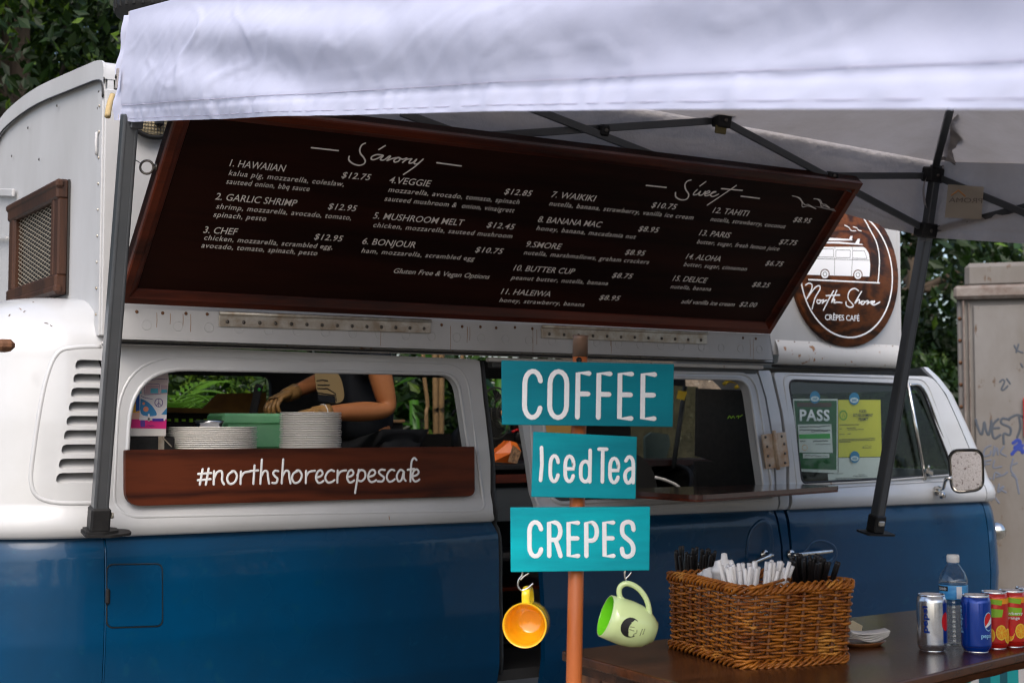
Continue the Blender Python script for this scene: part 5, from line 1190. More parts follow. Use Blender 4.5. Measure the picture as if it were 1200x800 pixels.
m = MB(); a = onY(245, 497, .38); m.lathe([(0, -.10), (.05, -.10), (.052, 0), (.055, .003), (.055, .012), (.045, .016), (0, .016)], a, None, 24); props(m.build('steel_pot', M_['alu'], loc=tuple(a-[0, 0, .1])), 'small steel pot behind the low plate stack', 'pot')
# griddle with brown splash guard, black box with green glints set on as coloured chips
gr = thing('griddle', 'brown edged griddle with a raised splash guard behind the plates', 'griddle', (2.0, 1.0, CT)); M_['brown_guard'] = mat('greasy_brown_metal', (.16, .085, .018), .35, .5, col2=(.08, .04, .01), nscale=12)
m = MB(); m.poly([onY(x, y, 1.05) for x, y in ((255, 461), (312, 460), (312, 484), (232, 484))], (0, 1, 0), .01); m.build('splash_guard', M_['brown_guard'], gr)
m = MB(); m.poly([onY(x, y, .92) for x, y in ((190, 477), (300, 480), (300, 485), (190, 483))], (0, 1, 0), .30); m.build('griddle_edge', M_['brown_guard'], gr)
m = MB(); m.poly([onY(x, y, .95) for x, y in ((190, 483), (258, 485), (258, 530), (190, 530))], (0, 1, 0), .25); m.build('griddle_base', M_['black'], gr)
m = MB()
for i in range(7): c = onY(198+i*8.6, 492+.1*i, .945); m.box(c, (.014, .006, .008+.006*(i % 2)))
m.build('green_reflections', M_['ink_lime'], gr)
# picture block standing at the left end of the serving window
pk0 = onY(172, 511, .14); PB = thing('picture_block', 'small standing picture of a blue and white bus with a peace sign beside the plates', 'picture', tuple(pk0))
def kp(x, y, o=0): return onY(145+x/8.883, 428+y/8.889, .14-o)
m = MB(); m.poly([kp(-60, 30), kp(463, 30), kp(438, 735), kp(-60, 735)], (0, 1, 0), .02); m.build('block', M_['paper'], PB)
def pc(name, polys, col, o): fill(name, polys, PB, mat('print_'+name, col, .55), o, (0, 0), 1, kp)
pc('sky_print', [[(-60, 32), (461, 32), (452, 400), (-60, 400)]], (.03, .33, .60), .0004)
pc('sunset_red', [[(-60, 300), (170, 300), (170, 420), (-60, 420)]], (.50, .06, .03), .0006); pc('sunset_yellow', [[(-60, 400), (170, 400), (170, 500), (-60, 500)]], (.80, .42, .03), .0007)
pc('sand_print', [[(-60, 490), (200, 490), (200, 560), (-60, 560)]], (.75, .45, .35), .0008); pc('road_print', [[(-60, 545), (446, 545), (441, 660), (-60, 650)]], (.70, .02, .22), .0006)
pc('bus_roof', [catmull([(160, 300), (170, 180), (240, 110), (330, 85), (459, 82), (452, 320)], 5)], (.72, .60, .60), .0010)
pc('bus_body', [[(165, 300), (452, 305), (446, 560), (165, 560)]], (.72, .70, .72), .0012)
pc('bus_blue_nose', [catmull([(175, 345), (250, 380), (310, 440), (340, 520), (200, 520), (168, 450)], 4), [(450, 440), (390, 510), (447, 512)]], (.04, .24, .50), .0016)
pc('bus_window', [round_poly([(232, 205), (368, 208), (365, 298), (220, 298)], 10, 3), round_poly([(388, 205), (456, 205), (453, 290), (384, 300)], 10, 3)], (.55, .40, .45), .0016)
for q_ in ([(280, 240), (358, 240), (356, 290), (278, 290)], [(392, 250), (452, 250), (452, 285), (390, 288)], [(135, 215), (185, 215), (185, 295), (150, 290)]): pc('bus_window_glass', [q_], (.10, .45, .60), .0019)
pc('open_door', [[(130, 295), (165, 295), (165, 470), (125, 480)]], (.012, .09, .40), .0019)
pc('bumper', [[(160, 540), (430, 552), (430, 575), (162, 568)], [(252, 505), (272, 505), (272, 580), (252, 580)]], (.75, .75, .78), .0020)
pc('number_plate', [[(298, 552), (415, 552), (415, 580), (298, 580)]], (.05, .03, .35), .0024); pc('mudflap', [round_poly([(172, 570), (222, 572), (222, 640), (176, 640)], 14, 3)], (.12, .05, .35), .0024)
pc('head_light', [[(230+28*math.cos(a), 455+28*math.sin(a)) for a in np.linspace(0, 2*PI, 15)[:-1]]], (.80, .30, .18), .0024); pc('indicator_light', [[(208+15*math.cos(a), 397+15*math.sin(a)) for a in np.linspace(0, 2*PI, 13)[:-1]]], (.80, .30, .18), .0024)
m = MB(); kk = lambda x, y: kp(x, y, .0022)
m.stroke([kk(365+41*math.cos(a), 388+43*math.sin(a)) for a in np.linspace(0, 2*PI, 21)], (0, -1, 0), .0022, .0003)
for s_ in ([(365, 347), (365, 430)], [(365, 388), (338, 418)], [(365, 388), (392, 418)]): m.stroke([kk(*q) for q in s_], (0, -1, 0), .0018, .0003)
for s_ in ([(240, 628), (260, 622), (275, 632), (295, 624), (315, 630)], [(180, 318), (215, 335), (300, 352)], [(240, 180), (300, 150), (380, 140), (455, 145)], [(215, 200), (235, 190), (370, 195), (380, 300), (215, 305), (215, 200)]): m.stroke([kk(*q) for q in s_], (0, -1, 0), .0016, .0003)
m.build('drawn_lines', mat('print_line_blue', (.09, .04, .25), .6), PB)
pb = MB(); pb.box((pk0[0]-.01, .20, (CT+pk0[2])/2-.001), (.20, .16, pk0[2]-CT-.004), None, .004); props(pb.build('black_box', M_['black'], loc=(pk0[0], .2, CT)), 'black box with a steel bracket under the standing picture', 'box')
m = MB(); a = onY(189, 511, .12); m.bar(a, a+(.0, 0, -.07), .003, .02, (1, 0, 0)); m.bar(a+(.0, 0, 0), a+(.035, 0, -.035), .003, .012, (0, 1, 0)); props(m.build('steel_bracket', M_['steel'], loc=tuple(a)), 'bent steel bracket left of the low plate stack', 'bracket')
a = onY(461, 495, 1.15); m = MB(); m.box((a[0], 1.25, (a[2]+1.0)/2), (.10, .2, a[2]-1.0), None, .004); cb = m.build('dark_crate', M_['black'], loc=(a[0], 1.25, 1.0)); props(cb, 'dark crate with a tan lid behind the person\'s elbow', 'crate')
m = MB(); m.box((a[0]-.01, 1.24, a[2]+.006), (.12, .22, .014), None, .003); m.build('lid', M_['packet'], cb)
m = MB(); a = onY(541, 500, 1.3); m.lathe([(0, -.16), (.045, -.16), (.05, -.03), (.02, 0), (.014, .03), (0, .03)], a, None, 18); m.tube([a+(0, 0, .03), a+(-.01, 0, .07), a+(-.04, 0, .075), a+(-.05, 0, .05)], .008, 8); props(m.build('pump_flask', M_['black'], loc=tuple(a-[0, 0, .16])), 'black pump flask at the right end of the far counter', 'flask')
# galley seen through the doorway gap
gz = onY(600, 544, .62)[2]
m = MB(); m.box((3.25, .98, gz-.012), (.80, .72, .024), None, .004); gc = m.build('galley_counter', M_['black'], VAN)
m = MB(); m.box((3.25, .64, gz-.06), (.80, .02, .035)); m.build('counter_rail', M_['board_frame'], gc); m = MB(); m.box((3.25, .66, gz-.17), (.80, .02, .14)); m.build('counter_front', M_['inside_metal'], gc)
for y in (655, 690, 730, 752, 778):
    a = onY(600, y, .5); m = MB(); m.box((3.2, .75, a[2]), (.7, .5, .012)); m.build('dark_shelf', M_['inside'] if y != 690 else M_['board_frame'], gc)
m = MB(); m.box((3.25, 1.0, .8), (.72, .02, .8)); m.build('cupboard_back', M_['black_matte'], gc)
FN = thing('desk_fan', 'black desk fan with a wire cage behind the doorway gap', 'fan', tuple(onY(580, 540, .95))); fc = onY(581, 484, .90); ff = frame((1, 0, 0), (.35, -1, .0)); Rf = .115
m = MB()
for r in (1, .97, .55, .3): m.tube([fc+ff@np.array([Rf*r*math.cos(a), Rf*r*math.sin(a), .035*(1-r*r)]) for a in np.linspace(0, 2*PI, 31)[:-1]], .0022 if r < 1 else .004, 5, closed=True)
for k in range(40):
    a = 2*PI*k/40; m.tube([fc+ff@np.array([Rf*r*math.cos(a+.25*(1-r)), Rf*r*math.sin(a+.25*(1-r)), .035*(1-r*r)]) for r in (.2, .5, .8, 1)], .0010, 4, caps=False)
m.build('fan_cage', M_['ink_dark'], FN)
for k in range(5):
    a = 2*PI*k/5; m = MB(); m.grid(lambda u, w: fc+ff@np.array([Rf*(.18+.74*w)*math.cos(a+.9*(u-.5)*(.5+w*.6)), Rf*(.18+.74*w)*math.sin(a+.9*(u-.5)*(.5+w*.6)), -.015+.02*(u-.5)]), np.linspace(0, 1, 6), np.linspace(0, 1, 6)); m.build('fan_blade', M_['black'], FN)
m = MB(); m.lathe([(0, .04), (.022, .038), (.026, .03), (.026, -.05), (.03, -.09), (0, -.1)], fc, ff, 18); m.tube([fc+(0, .05, 0), fc+(0, .06, -.17)], .014, 8); m.build('fan_motor', M_['black'], FN)
m = MB(); m.lathe([(0, .001), (.014, .001), (.015, 0)], fc+ff@np.array([0, 0, .041]), ff, 14); m.build('fan_badge', M_['ink_orange'], FN)
a = onY(596, 541, .70); pk = thing('snack_packet', 'crumpled orange food packet lying on the galley counter', 'packet', tuple(a))
m = MB(); pts = [(577, 541), (580, 531), (598, 516), (606, 519), (611, 529), (606, 543)]
q = [onY(x, y, .70) for x, y in pts]; cq = sum(q)/6-np.array([0, .03, 0]); m.add(q+[cq]+[p+np.array([0, .05, 0]) for p in q], [(i, (i+1) % 6, 6) for i in range(6)]+[(i, 7+i, 7+(i+1) % 6, (i+1) % 6) for i in range(6)]); m.build('packet_wrapper', mat('orange_wrapper', (.75, .10, .01), .3, col2=(.85, .25, .03), nscale=18, coat=.4), pk)
m = MB(); q = [onY(x, y, .665) for x, y in ((595, 541), (601, 521), (611, 529), (606, 543))]; m.add(q, [(0, 1, 2, 3)]); m.build('packet_label', mat('label_brown_print', (.35, .2, .1), .5, col2=(.12, .07, .04), nscale=90, amt=.2), pk)
m = MB()
for i, (x, y) in enumerate(((603, 498), (607, 512), (614, 505), (610, 526), (617, 530))): p = onY(x, y, .95); m.lathe([(0, -.02), (.02, -.02), (.02, .02), (.012, .03), (0, .03)], p, None, 12)
props(m.build('spice_jars', M_['black'], loc=tuple(onY(610, 540, .95))), 'dark jars and tins at the back of the galley counter', 'jars', None, 'stuff')
m = MB(); m.tube([onY(x, y, .93) for x, y in ((600, 506), (606, 503), (614, 505), (617, 511))], .006, 8); props(m.build('red_cable', M_['ink_red'], loc=tuple(onY(606, 503, .93))), 'red cable loop above the jars in the doorway gap', 'cable')
m = MB(); m.poly([onY(x, y, 1.1) for x, y in ((632, 492), (672, 492), (672, 530), (638, 530))], (0, 1, 0), .01); props(m.build('cardboard_sheet', mat('tan_cardboard', (.62, .36, .10), .7), loc=tuple(onY(650, 530, 1.1))), 'tan cardboard sheet between the coffee and iced tea boards, inside the van', 'cardboard')
# cab: seat, hanging black board, driver's side details
st_ = thing('cab_seat', 'black rounded seat back behind the serving shelf', 'seat', tuple(onY(740, 590, .75)))
m = MB(); pts = catmull([onY(x, y, .62) for x, y in ((700, 640), (700, 548), (715, 533), (742, 531), (758, 541), (768, 560), (774, 600), (774, 640))], 4); m.poly(pts, (0, 1, 0), .10); m.build('seat_back', M_['black_matte'], st_)
m = MB(); a = onY(735, 640, .62); m.box((a[0], .8, a[2]-.06), (.42, .42, .12), None, .03); m.build('seat_cushion', M_['black_matte'], st_)
m = MB(); m.tube(catmull([onY(x, y, .55) for x, y in ((768, 559), (782, 563), (795, 570), (800, 580))], 4), .007, 8); props(m.build('cream_strap', M_['lid'], loc=tuple(onY(785, 570, .55))), 'cream strap lying right of the black seat back', 'strap')
bb = MB(); bb.poly([onY(x, y, .42) for x, y in ((817, 455), (877, 457), (892, 556), (816, 534))], (0, 1, 0), .012); bb.poly([onY(x, y, .40) for x, y in ((816, 540), (892, 543), (893, 580), (816, 580))], (0, 1, 0), .02)
bbo = bb.build('hanging_blackboard', M_['black'], loc=tuple(onY(850, 560, .42))); props(bbo, 'large black panel hanging inside the door window with a green scribble', 'blackboard')
trace(bbo, 'green_scribble', [[(853, 490), (855, 487), (857, 490), (859, 487), (861, 490)], [(863, 488), (866, 487), (865, 490)], [(867, 488), (870, 486)]], (0, 0), 1, lambda x, y: onY(x, y, .415), (0, -1, 0), .003, M_['ink_lime'], 3)
m = MB(); m.tube([onY(803, 452, 1.2), onY(789, 548, 1.25)], .012, 8); props(m.build('grey_cab_post', M_['inside_metal'], loc=tuple(onY(789, 548, 1.25))), 'dark leaning post seen through the door window', 'post')
m = MB(); m.poly([onY(x, y, 1.1) for x, y in ((795, 457), (805, 459), (802, 469), (793, 467))], (0, 1, 0), .002); props(m.build('yellow_tag', M_['ink_yellow'], loc=tuple(onY(799, 463, 1.1))), 'small yellow tag on the leaning post', 'tag')
m = MB(); m.tube(catmull([onY(x, y, .9) for x, y in ((848, 450), (856, 446), (868, 450), (862, 454))], 4), .01, 8); props(m.build('yellow_tape', M_['ink_yellow'], loc=tuple(onY(860, 450, .9))), 'yellow coil above the black panel', 'tape')
dm = MB(); dc = onY(770, 527, 1.95); out3 = round_poly([(757, 545), (756, 512), (764, 506), (784, 509), (786, 520), (778, 545)], 3, 3); dm.poly([onY(x, y, 1.95) for x, y in out3], (0, 1, 0), .02); props(dm.build('far_mirror', mat('speckled_mirror_back', (.75, .76, .75), .5, col2=(.5, .52, .5), nscale=120), loc=tuple(dc)), 'pale speckled mirror beyond the driver\'s side window', 'mirror')
m = MB(); m.box((4.95, .9, 1.08), (.35, 1.4, .22), None, .05); dash = m.build('dashboard', M_['black_matte'], VAN)
m = MB(); sc_ = np.array([4.62, 1.25, 1.02]); sf = frame((0, 1, 0), (-.8, 0, .6)); m.tube([sc_+sf@np.array([.2*math.cos(a), .2*math.sin(a), 0]) for a in np.linspace(0, 2*PI, 31)[:-1]], .012, 8, closed=True); m.bar(sc_+sf@np.array([-.2, 0, 0]), sc_+sf@np.array([.2, 0, 0]), .012, .03); m.tube([sc_, sc_+np.array([.2, 0, -.2])], .02, 8); m.build('steering_wheel', M_['black'], dash)

# ------------------------------------------------------------------ sign post with three boards and two mugs
DS = 2.95; fh_ = np.array([FW[0], FW[1], 0]); fh_ /= np.linalg.norm(fh_); PS = atD(675, 550, DS); NS_ = -fh_
def sg(x, y, o=0): return onP(x, y, PS+NS_*o, NS_)
top_p = sg(680.5, 393, -.035); bot_p = sg(672.5, 800, -.035); ddp = (bot_p-top_p)/(top_p[2]-bot_p[2]); ground_p = bot_p+ddp*bot_p[2]
SIGN = thing('sign_post', 'orange pole carrying three turquoise boards reading coffee, iced tea and crepes', 'sign', tuple(ground_p))
m = MB(); neck = sg(679.8, 418, -.035); m.tube([neck, bot_p, ground_p], [.0155, .0165, .017], 20); m.build('pole', M_['pole'], SIGN)
m = MB(); m.tube([top_p, lerp(top_p, neck, .15), neck], [.0175, .016, .0162], 20); m.build('pole_sleeve', M_['pole_cap'], SIGN)
m = MB(); m.lathe([(0, .0), (.005, 0), (.006, .0012), (.0045, .0015)], sg(678.5, 421.5, -.0185), frame((1, 0, 0), NS_), 10); m.build('pole_hole', M_['black'], SIGN)
m = MB(); m.lathe([(0, .03), (.16, .025), (.17, .01), (.17, 0), (0, 0)], ground_p, None, 28); m.build('base_plate', M_['rust'], SIGN)
def sboard(name, pts, mt, label):
    m = MB(); q = [sg(*p) for p in pts]; c = sum(q)/4; K = []
    m.poly([p-NS_*.0 for p in q], -NS_, .016); o = m.build(name, mt, SIGN); o['label'] = label
    mod = o.modifiers.new('b', 'BEVEL'); mod.width = .0015; mod.segments = 2; return o
def glyphs(ob, items, lw, mt=None):
    m = MB()
    for ch, x0, x1, yb, yt in items:
        a = sg(x0, yb, .0006); b = sg(x1, yb+(x1-x0)*.018*(1 if yb < 590 else -.2), .0006); ex = b-a; w_ = np.linalg.norm(ex); ex /= w_; h = np.linalg.norm(sg(x0, yt, .0006)-a); ey = np.array([0, 0, 1.]); ey = ey-ex*(ey@ex); ey /= np.linalg.norm(ey)
        w_ -= lw; h -= lw
        put_glyph(m, ch, a+ex*lw/2+ey*lw/2, ex, ey, NS_, w_, h, lw)
    return m.build('painted_lettering', M_['white_letter'], ob)
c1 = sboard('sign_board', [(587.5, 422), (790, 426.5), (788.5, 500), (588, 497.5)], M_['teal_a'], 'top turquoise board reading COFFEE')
cf = lambda x: 550+x/4; cy_ = lambda y: 400+y/4
glyphs(c1, [('C', cf(246), cf(343), cy_(366), cy_(127)), ('O', cf(364), cf(466), cy_(367), cy_(128)), ('F', cf(495), cf(572), cy_(365), cy_(137)), ('F', cf(593), cf(671), cy_(367), cy_(139)), ('E', cf(692), cf(771), cy_(370), cy_(140)), ('E', cf(800), cf(879), cy_(371), cy_(142))], .0100)
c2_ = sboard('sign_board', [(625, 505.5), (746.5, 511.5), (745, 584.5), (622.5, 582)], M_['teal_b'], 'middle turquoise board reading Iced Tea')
glyphs(c2_, [('I', cf(322), cf(356), cy_(658), cy_(488)), ('c', cf(370), cf(424), cy_(663), cy_(526)), ('e', cf(440), cf(496), cy_(663), cy_(528)), ('d', cf(513), cf(573), cy_(664), cy_(552)), ('T', cf(597), cf(650), cy_(665), cy_(495)), ('e', cf(650), cf(706), cy_(668), cy_(538)), ('a', cf(721), cf(776), cy_(668), cy_(532))], .0074)
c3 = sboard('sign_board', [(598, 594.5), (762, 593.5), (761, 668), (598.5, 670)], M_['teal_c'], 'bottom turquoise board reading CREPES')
gx = lambda x: 560+x/3.81; gy = lambda y: 590+y/3.81
glyphs(c3, [('C', gx(221), gx(293), gy(244), gy(72)), ('R', gx(309), gx(379), gy(242), gy(74)), ('E', gx(396), gx(459), gy(242), gy(75)), ('P', gx(475), gx(542), gy(242), gy(75)), ('E', gx(556), gx(616), gy(242), gy(74)), ('S', gx(634), gx(706), gy(244), gy(72))], .0090)
def hook(pts, o=-.008):
    m = MB(); m.tube(catmull([sg(x, y, o) for x, y in pts], 5), .0020, 8); return m.build('mug_hook', M_['chrome'], c3)
hook([(612, 668), (612, 673), (608, 679), (607, 686), (611, 691), (618, 689), (625, 683)]); hook([(620, 671), (614, 675), (610, 679)])
hook([(733, 667), (732, 673), (733, 678), (735, 683), (738, 687)]); hook([(740, 670), (737, 674), (733, 678)])
PXM = DS/F_PX
my = sg(615.3, 732, .0); MG = thing('yellow_mug', 'yellow mug with an orange inside hanging by its handle under the crepes board', 'mug', tuple(my))
ax = -NS_+np.array([0, 0, -.02])+RT*.16; fm = frame(RT, -ax); r_ = 26.3*PXM
prof_ = [(r_*.55, -.088), (r_*.80, -.084), (r_*.95, -.06), (r_*.985, -.02), (r_*.985, -.002), (r_, .004), (r_*.985, .008), (r_*.93, .008), (r_*.90, .002), (r_*.90, -.02), (r_*.86, -.06), (r_*.72, -.076), (r_*.42, -.080), (0, -.081)]
m = MB(); m.lathe([(0, -.088)]+prof_[:7], my, fm, 40); m.build('mug_body', M_['mug_yellow'], MG); m = MB(); m.lathe([(r_*.985, .008)]+prof_[7:], my, fm, 40); m.build('mug_inside', M_['mug_orange'], MG)
m = MB(); hp_ = [my+UP*r_*.93-(-ax)*.012*1, my+UP*(r_+.018)+ax*.010, my+UP*(r_+.027)+ax*.028, my+UP*(r_+.024)+ax*.052, my+UP*(r_+.008)+ax*.066, my+UP*r_*.85+ax*.068]
V = []; cp = catmull(hp_, 5); 
for i, p in enumerate(cp):
    t = cp[min(i+1, len(cp)-1)]-cp[max(i-1, 0)]; t /= np.linalg.norm(t); nn_ = np.cross(t, RT); nn_ /= np.linalg.norm(nn_)
    V.append([p+RT*.0085*math.cos(a)+nn_*.0042*math.sin(a) for a in np.linspace(0, 2*PI, 13)[:-1]])
m.add(sum(V, []), [(i*12+k, i*12+(k+1) % 12, (i+1)*12+(k+1) % 12, (i+1)*12+k) for i in range(len(V)-1) for k in range(12)], 0, True); m.build('mug_handle', mat('lemon_glaze', (.88, .66, .03), .15, coat=.6), MG)
# green mug, lying over on its hook
mo = sg(709.5, 721, .03); a2 = RT*54-UP*19.5-NS_*9.0; L2 = np.linalg.norm(a2)*PXM; a2 /= np.linalg.norm(a2); f2 = frame(NS_, a2); r2 = 24.6*PXM
GM = thing('green_mug', 'pale green mug with a small black badge tilted on its hook under the crepes board', 'mug', tuple(mo))
pr2 = [(r2*.95, 0), (r2*1.0, 0), (r2*1.05, L2*.2), (r2*1.08, L2*.42), (r2*1.03, L2*.65), (r2*.88, L2*.85), (r2*.66, L2*.98), (r2*.60, L2*1.0), (r2*.55, L2*1.04), (r2*.54, L2*1.04), (0, L2*1.03)]
m = MB(); m.lathe(pr2, mo, f2, 44); gb = m.build('mug_body', M_['mug_green'], GM)
m = MB(); m.lathe([(r2*.95, 0), (r2*.93, .003), (r2*.97, L2*.3), (r2*.9, L2*.7), (0, L2*.94)], mo, f2, 40); m.build('mug_inside', M_['mug_green_in'], GM)
m = MB(); hh = catmull([sg(x, y, .03) for x, y in ((729, 705), (726, 697), (726, 689), (731, 684), (739, 684), (749, 690), (757, 701), (760.5, 713), (760, 722))], 4); m.tube(hh, [.0075]*3+[.0056]*(len(hh)-7)+[.006, .0068, .0075, .008], 12, n0=NS_); m.build('mug_handle', M_['mug_green'], GM)
def onmug(s, t):   # s along the axis in px, t across in px from the side facing the camera
    r = np.interp(s*PXM/L2, [0, .2, .42, .65, .85, 1], [r2, r2*1.05, r2*1.08, r2*1.03, r2*.88, r2*.6])+.0006; an = math.asin(max(-1, min(1, t*PXM/r))); d0 = NS_-a2*(NS_@a2); d0 /= np.linalg.norm(d0); d1 = np.cross(a2, d0); d1 = d1 if d1@UP > 0 else -d1
    return mo+a2*s*PXM+(d0*math.cos(an)+d1*math.sin(an))*r
m = MB(); N_ = 22; an_ = np.linspace(math.radians(62), math.radians(318), N_)       # dark disc with a pale figure leaning out of it
o_ = [onmug(25+11.5*math.cos(a), -1+11.5*math.sin(a)) for a in an_]; i_ = [onmug(26.5+(7.5 if abs(math.cos(a)) < .55 else 5.0)*math.cos(a)+1.5, -1+(9.8 if math.cos(a) > -.3 else 7.5)*math.sin(a)) for a in an_]
m.add(o_+i_, [(k, k+1, N_+k+1, N_+k) for k in range(N_-1)], 0, True)
for q_ in ([(24, -3), (30, -3)], [(24, 0), (29, 1)], [(31, -7), (34, -4), (33, -1)], [(39, -6), (39, 2)], [(42, -4), (42, 3)]): m.stroke([onmug(*p) for p in q_], NS_, .0010, .0001)
m.build('badge_print', M_['ink_black'], gb)

# ------------------------------------------------------------------ table and what stands on it
TZ = .89
tpoly = [(1.799, -1.954), (1.728, -2.705), (3.75, -2.268), (3.75, -1.825)]
TBL = thing('serving_table', 'dark wooden counter table with plank front standing in front of the van', 'table', (2.7, -2.2, 0))
m = MB(); m.poly([(x, y, TZ-.022) for x, y in tpoly], (0, 0, 1), .022); tt = m.build('table_top', M_['counter_wood'], TBL); md = tt.modifiers.new('b', 'BEVEL'); md.width = .004; md.segments = 2
def insetp(poly, d):
    c = np.mean(poly, 0); return [tuple(np.array(p)+(c-np.array(p))/np.linalg.norm(c-np.array(p))*d) for p in poly]
m = MB(); m.poly([(x, y, TZ-.044) for x, y in insetp(tpoly, .018)], (0, 0, 1), .0215); m.build('under_moulding', M_['counter_wood'], TBL)
ip = insetp(tpoly, .05)
def planks(a, b, n, zt=TZ-.045, zb=.04):
    a = np.array(a); b = np.array(b); d = (b-a)/n; t = d/np.linalg.norm(d); L = np.linalg.norm(d)
    proto = None
    for i in range(n):
        c = a+d*(i+.5)
        m = MB(); m.box((c[0], c[1], (zt+zb)/2), (L-.006, .018, zt-zb), np.array([[t[0], -t[1], 0], [t[1], t[0], 0], [0, 0, 1]]), .004); m.build('plank', M_['plank'], TBL)
planks(ip[0], ip[1], 8); planks(ip[1], ip[2], 20)
m = MB(); m.poly([(x, y, .05) for x, y in insetp(ip, .02)], (0, 0, 1), .78); m.build('table_core', M_['black_matte'], TBL)
# striped cloth along the front edge
A_ = np.array([2.16, -2.617, 0]); B_ = np.array([3.72, -2.28, 0]); A_ = A_+np.array([.003, -.006, 0]); B_ = B_+np.array([.003, -.006, 0]); Lc = np.linalg.norm(B_-A_); Xc = (B_-A_)/Lc; Nc = np.array([Xc[1], -Xc[0], 0])
M_['stripe_teal'] = mat('stripe_teal', (.01, .33, .33), .8); M_['stripe_dark'] = mat('stripe_petrol', (.005, .10, .13), .8); M_['stripe_white'] = mat('stripe_white', (.62, .58, .56), .8)
m = MB(); sw = .0412; ns = int(Lc/sw); per = [1, 0, 1, 2, 1+0, 0]
seq = [2, 1, 0, 1, 0]; K = 6; V = []; F = []
xs = [i*sw/K for i in range(ns*K+1)]
s0 = np.linalg.norm(onZ(1086, 788, TZ-.05)[:2]-A_[:2])/sw
for j in range(13):
    z = TZ-.026-j*.065
    for x in xs: V.append(A_+Xc*x+Nc*(.010+.007*math.sin(x*16)*(j/12+.15)+.003*math.sin(x*47))+np.array([0, 0, z]))
nn = len(xs)
m.add(V, [(j*nn+i, j*nn+i+1, (j+1)*nn+i+1, (j+1)*nn+i) for j in range(12) for i in range(nn-1)], 0, True); m.m = [seq[int(math.floor((i/K)-s0)) % 5] for j in range(12) for i in range(nn-1)]
props(m.build('striped_cloth', [M_['stripe_teal'], M_['stripe_dark'], M_['stripe_white']], loc=(2.9, -2.45, .0)), 'teal, petrol and white striped cloth hanging from the table front', 'cloth')
# wicker basket
BK0, BK1, BK2 = onZ(785, 756, TZ+.004)[:2], onZ(870, 781, TZ+.004)[:2], onZ(993, 774, TZ+.004)[:2]; BK3 = BK0+BK2-BK1
BH = .157; RK0, RK1, RK2 = onZ(782, 676, TZ+BH)[:2], onZ(868, 691, TZ+BH)[:2], onZ(1001, 687, TZ+BH)[:2]; RK3 = RK0+RK2-RK1
BSK = thing('wicker_basket', 'brown rectangular wicker basket full of straws on the dark table', 'basket', (*((BK0+BK2)/2), TZ))
def bpath(h, n=208):
    c = [lerp(a, b, h**.9) for a, b in ((BK0, RK0), (BK1, RK1), (BK2, RK2), (BK3, RK3))]
    c[1] = c[1]; rp_ = round_poly(c, .022, 6); rp_ = np.array(rp_+[rp_[0]]); seg = np.r_[0, np.cumsum(np.hypot(*np.diff(rp_, axis=0).T))]; s = np.linspace(0, seg[-1], n, endpoint=False)
    x = np.interp(s, seg, rp_[:, 0]); y = np.interp(s, seg, rp_[:, 1]); cc = np.array([x, y]).T; dx = np.roll(cc, -1, 0)-np.roll(cc, 1, 0); nn = np.stack([dx[:, 1], -dx[:, 0]], 1); nn /= np.hypot(*nn.T)[:, None]
    if ((cc[0]-cc.mean(0))@nn[0]) < 0: nn = -nn
    return cc, nn
NSTK = 29; NR = 22
m = MB()
for k in range(NR):
    h = (k+1.3)/(NR+1.6); cc, nn = bpath(h, NSTK*8); pts = []
    for i in range(len(cc)):
        o = .0056*math.cos(PI*i/8+PI*(k % 2))+random.uniform(-.0004, .0004); pts.append((*(cc[i]+nn[i]*o), TZ+h*BH+.0007*math.sin(i*.7+k)+random.uniform(-.0005, .0005)))
    m.tube(pts, [.0029*(1+.18*math.sin(i*.13+k*2.1)) for i in range(len(pts))], 6, closed=True)
wv = m.build('weave', M_['wicker'], BSK); wv['kind'] = 'stuff'
paths = [bpath(h, NSTK) for h in np.linspace(0, 1, 6)]
for i in range(NSTK):
    m = MB(); m.tube([(*paths[j][0][i], TZ+.002+h*BH) for j, h in enumerate(np.linspace(0, 1, 6))], .0040, 6); m.build('stake', M_['wicker_dark'], BSK)
for h, R0, nm, tw in ((1.0, .0055, 'rim_braid', 26), (1.035, .0045, 'rim_braid', 22), (.035, .0050, 'foot_braid', 20), (.075, .0042, 'foot_braid', 18)):
    cc, nn = bpath(min(h, 1), 260)
    for ph in (0, 2.1, 4.2):
        m = MB(); m.tube([(*(cc[i]+nn[i]*(.0065*math.cos(tw*2*PI*i/260+ph)+(.003 if h < .5 else .002))), TZ+h*BH+.0062*math.sin(tw*2*PI*i/260+ph)+.003*math.sin(i*.06)) for i in range(260)], R0*.60, 6, closed=True); m.build(nm, M_['wicker'], BSK)
m = MB(); c_ = list(bpath(.02, 60)[0]); m.poly([(*q, TZ+.003) for q in c_], (0, 0, 1), .004); m.build('basket_floor', M_['wicker_dark'], BSK)
m = MB(); m.tube(catmull([onZ(x, y, TZ+BH+z) for x, y, z in ((868, 690, .0), (885, 688, .006), (905, 683, .012), (922, 678, .014), (926, 680, .01))], 5), .0035, 6); m.build('loose_cane', M_['wicker'], BSK)
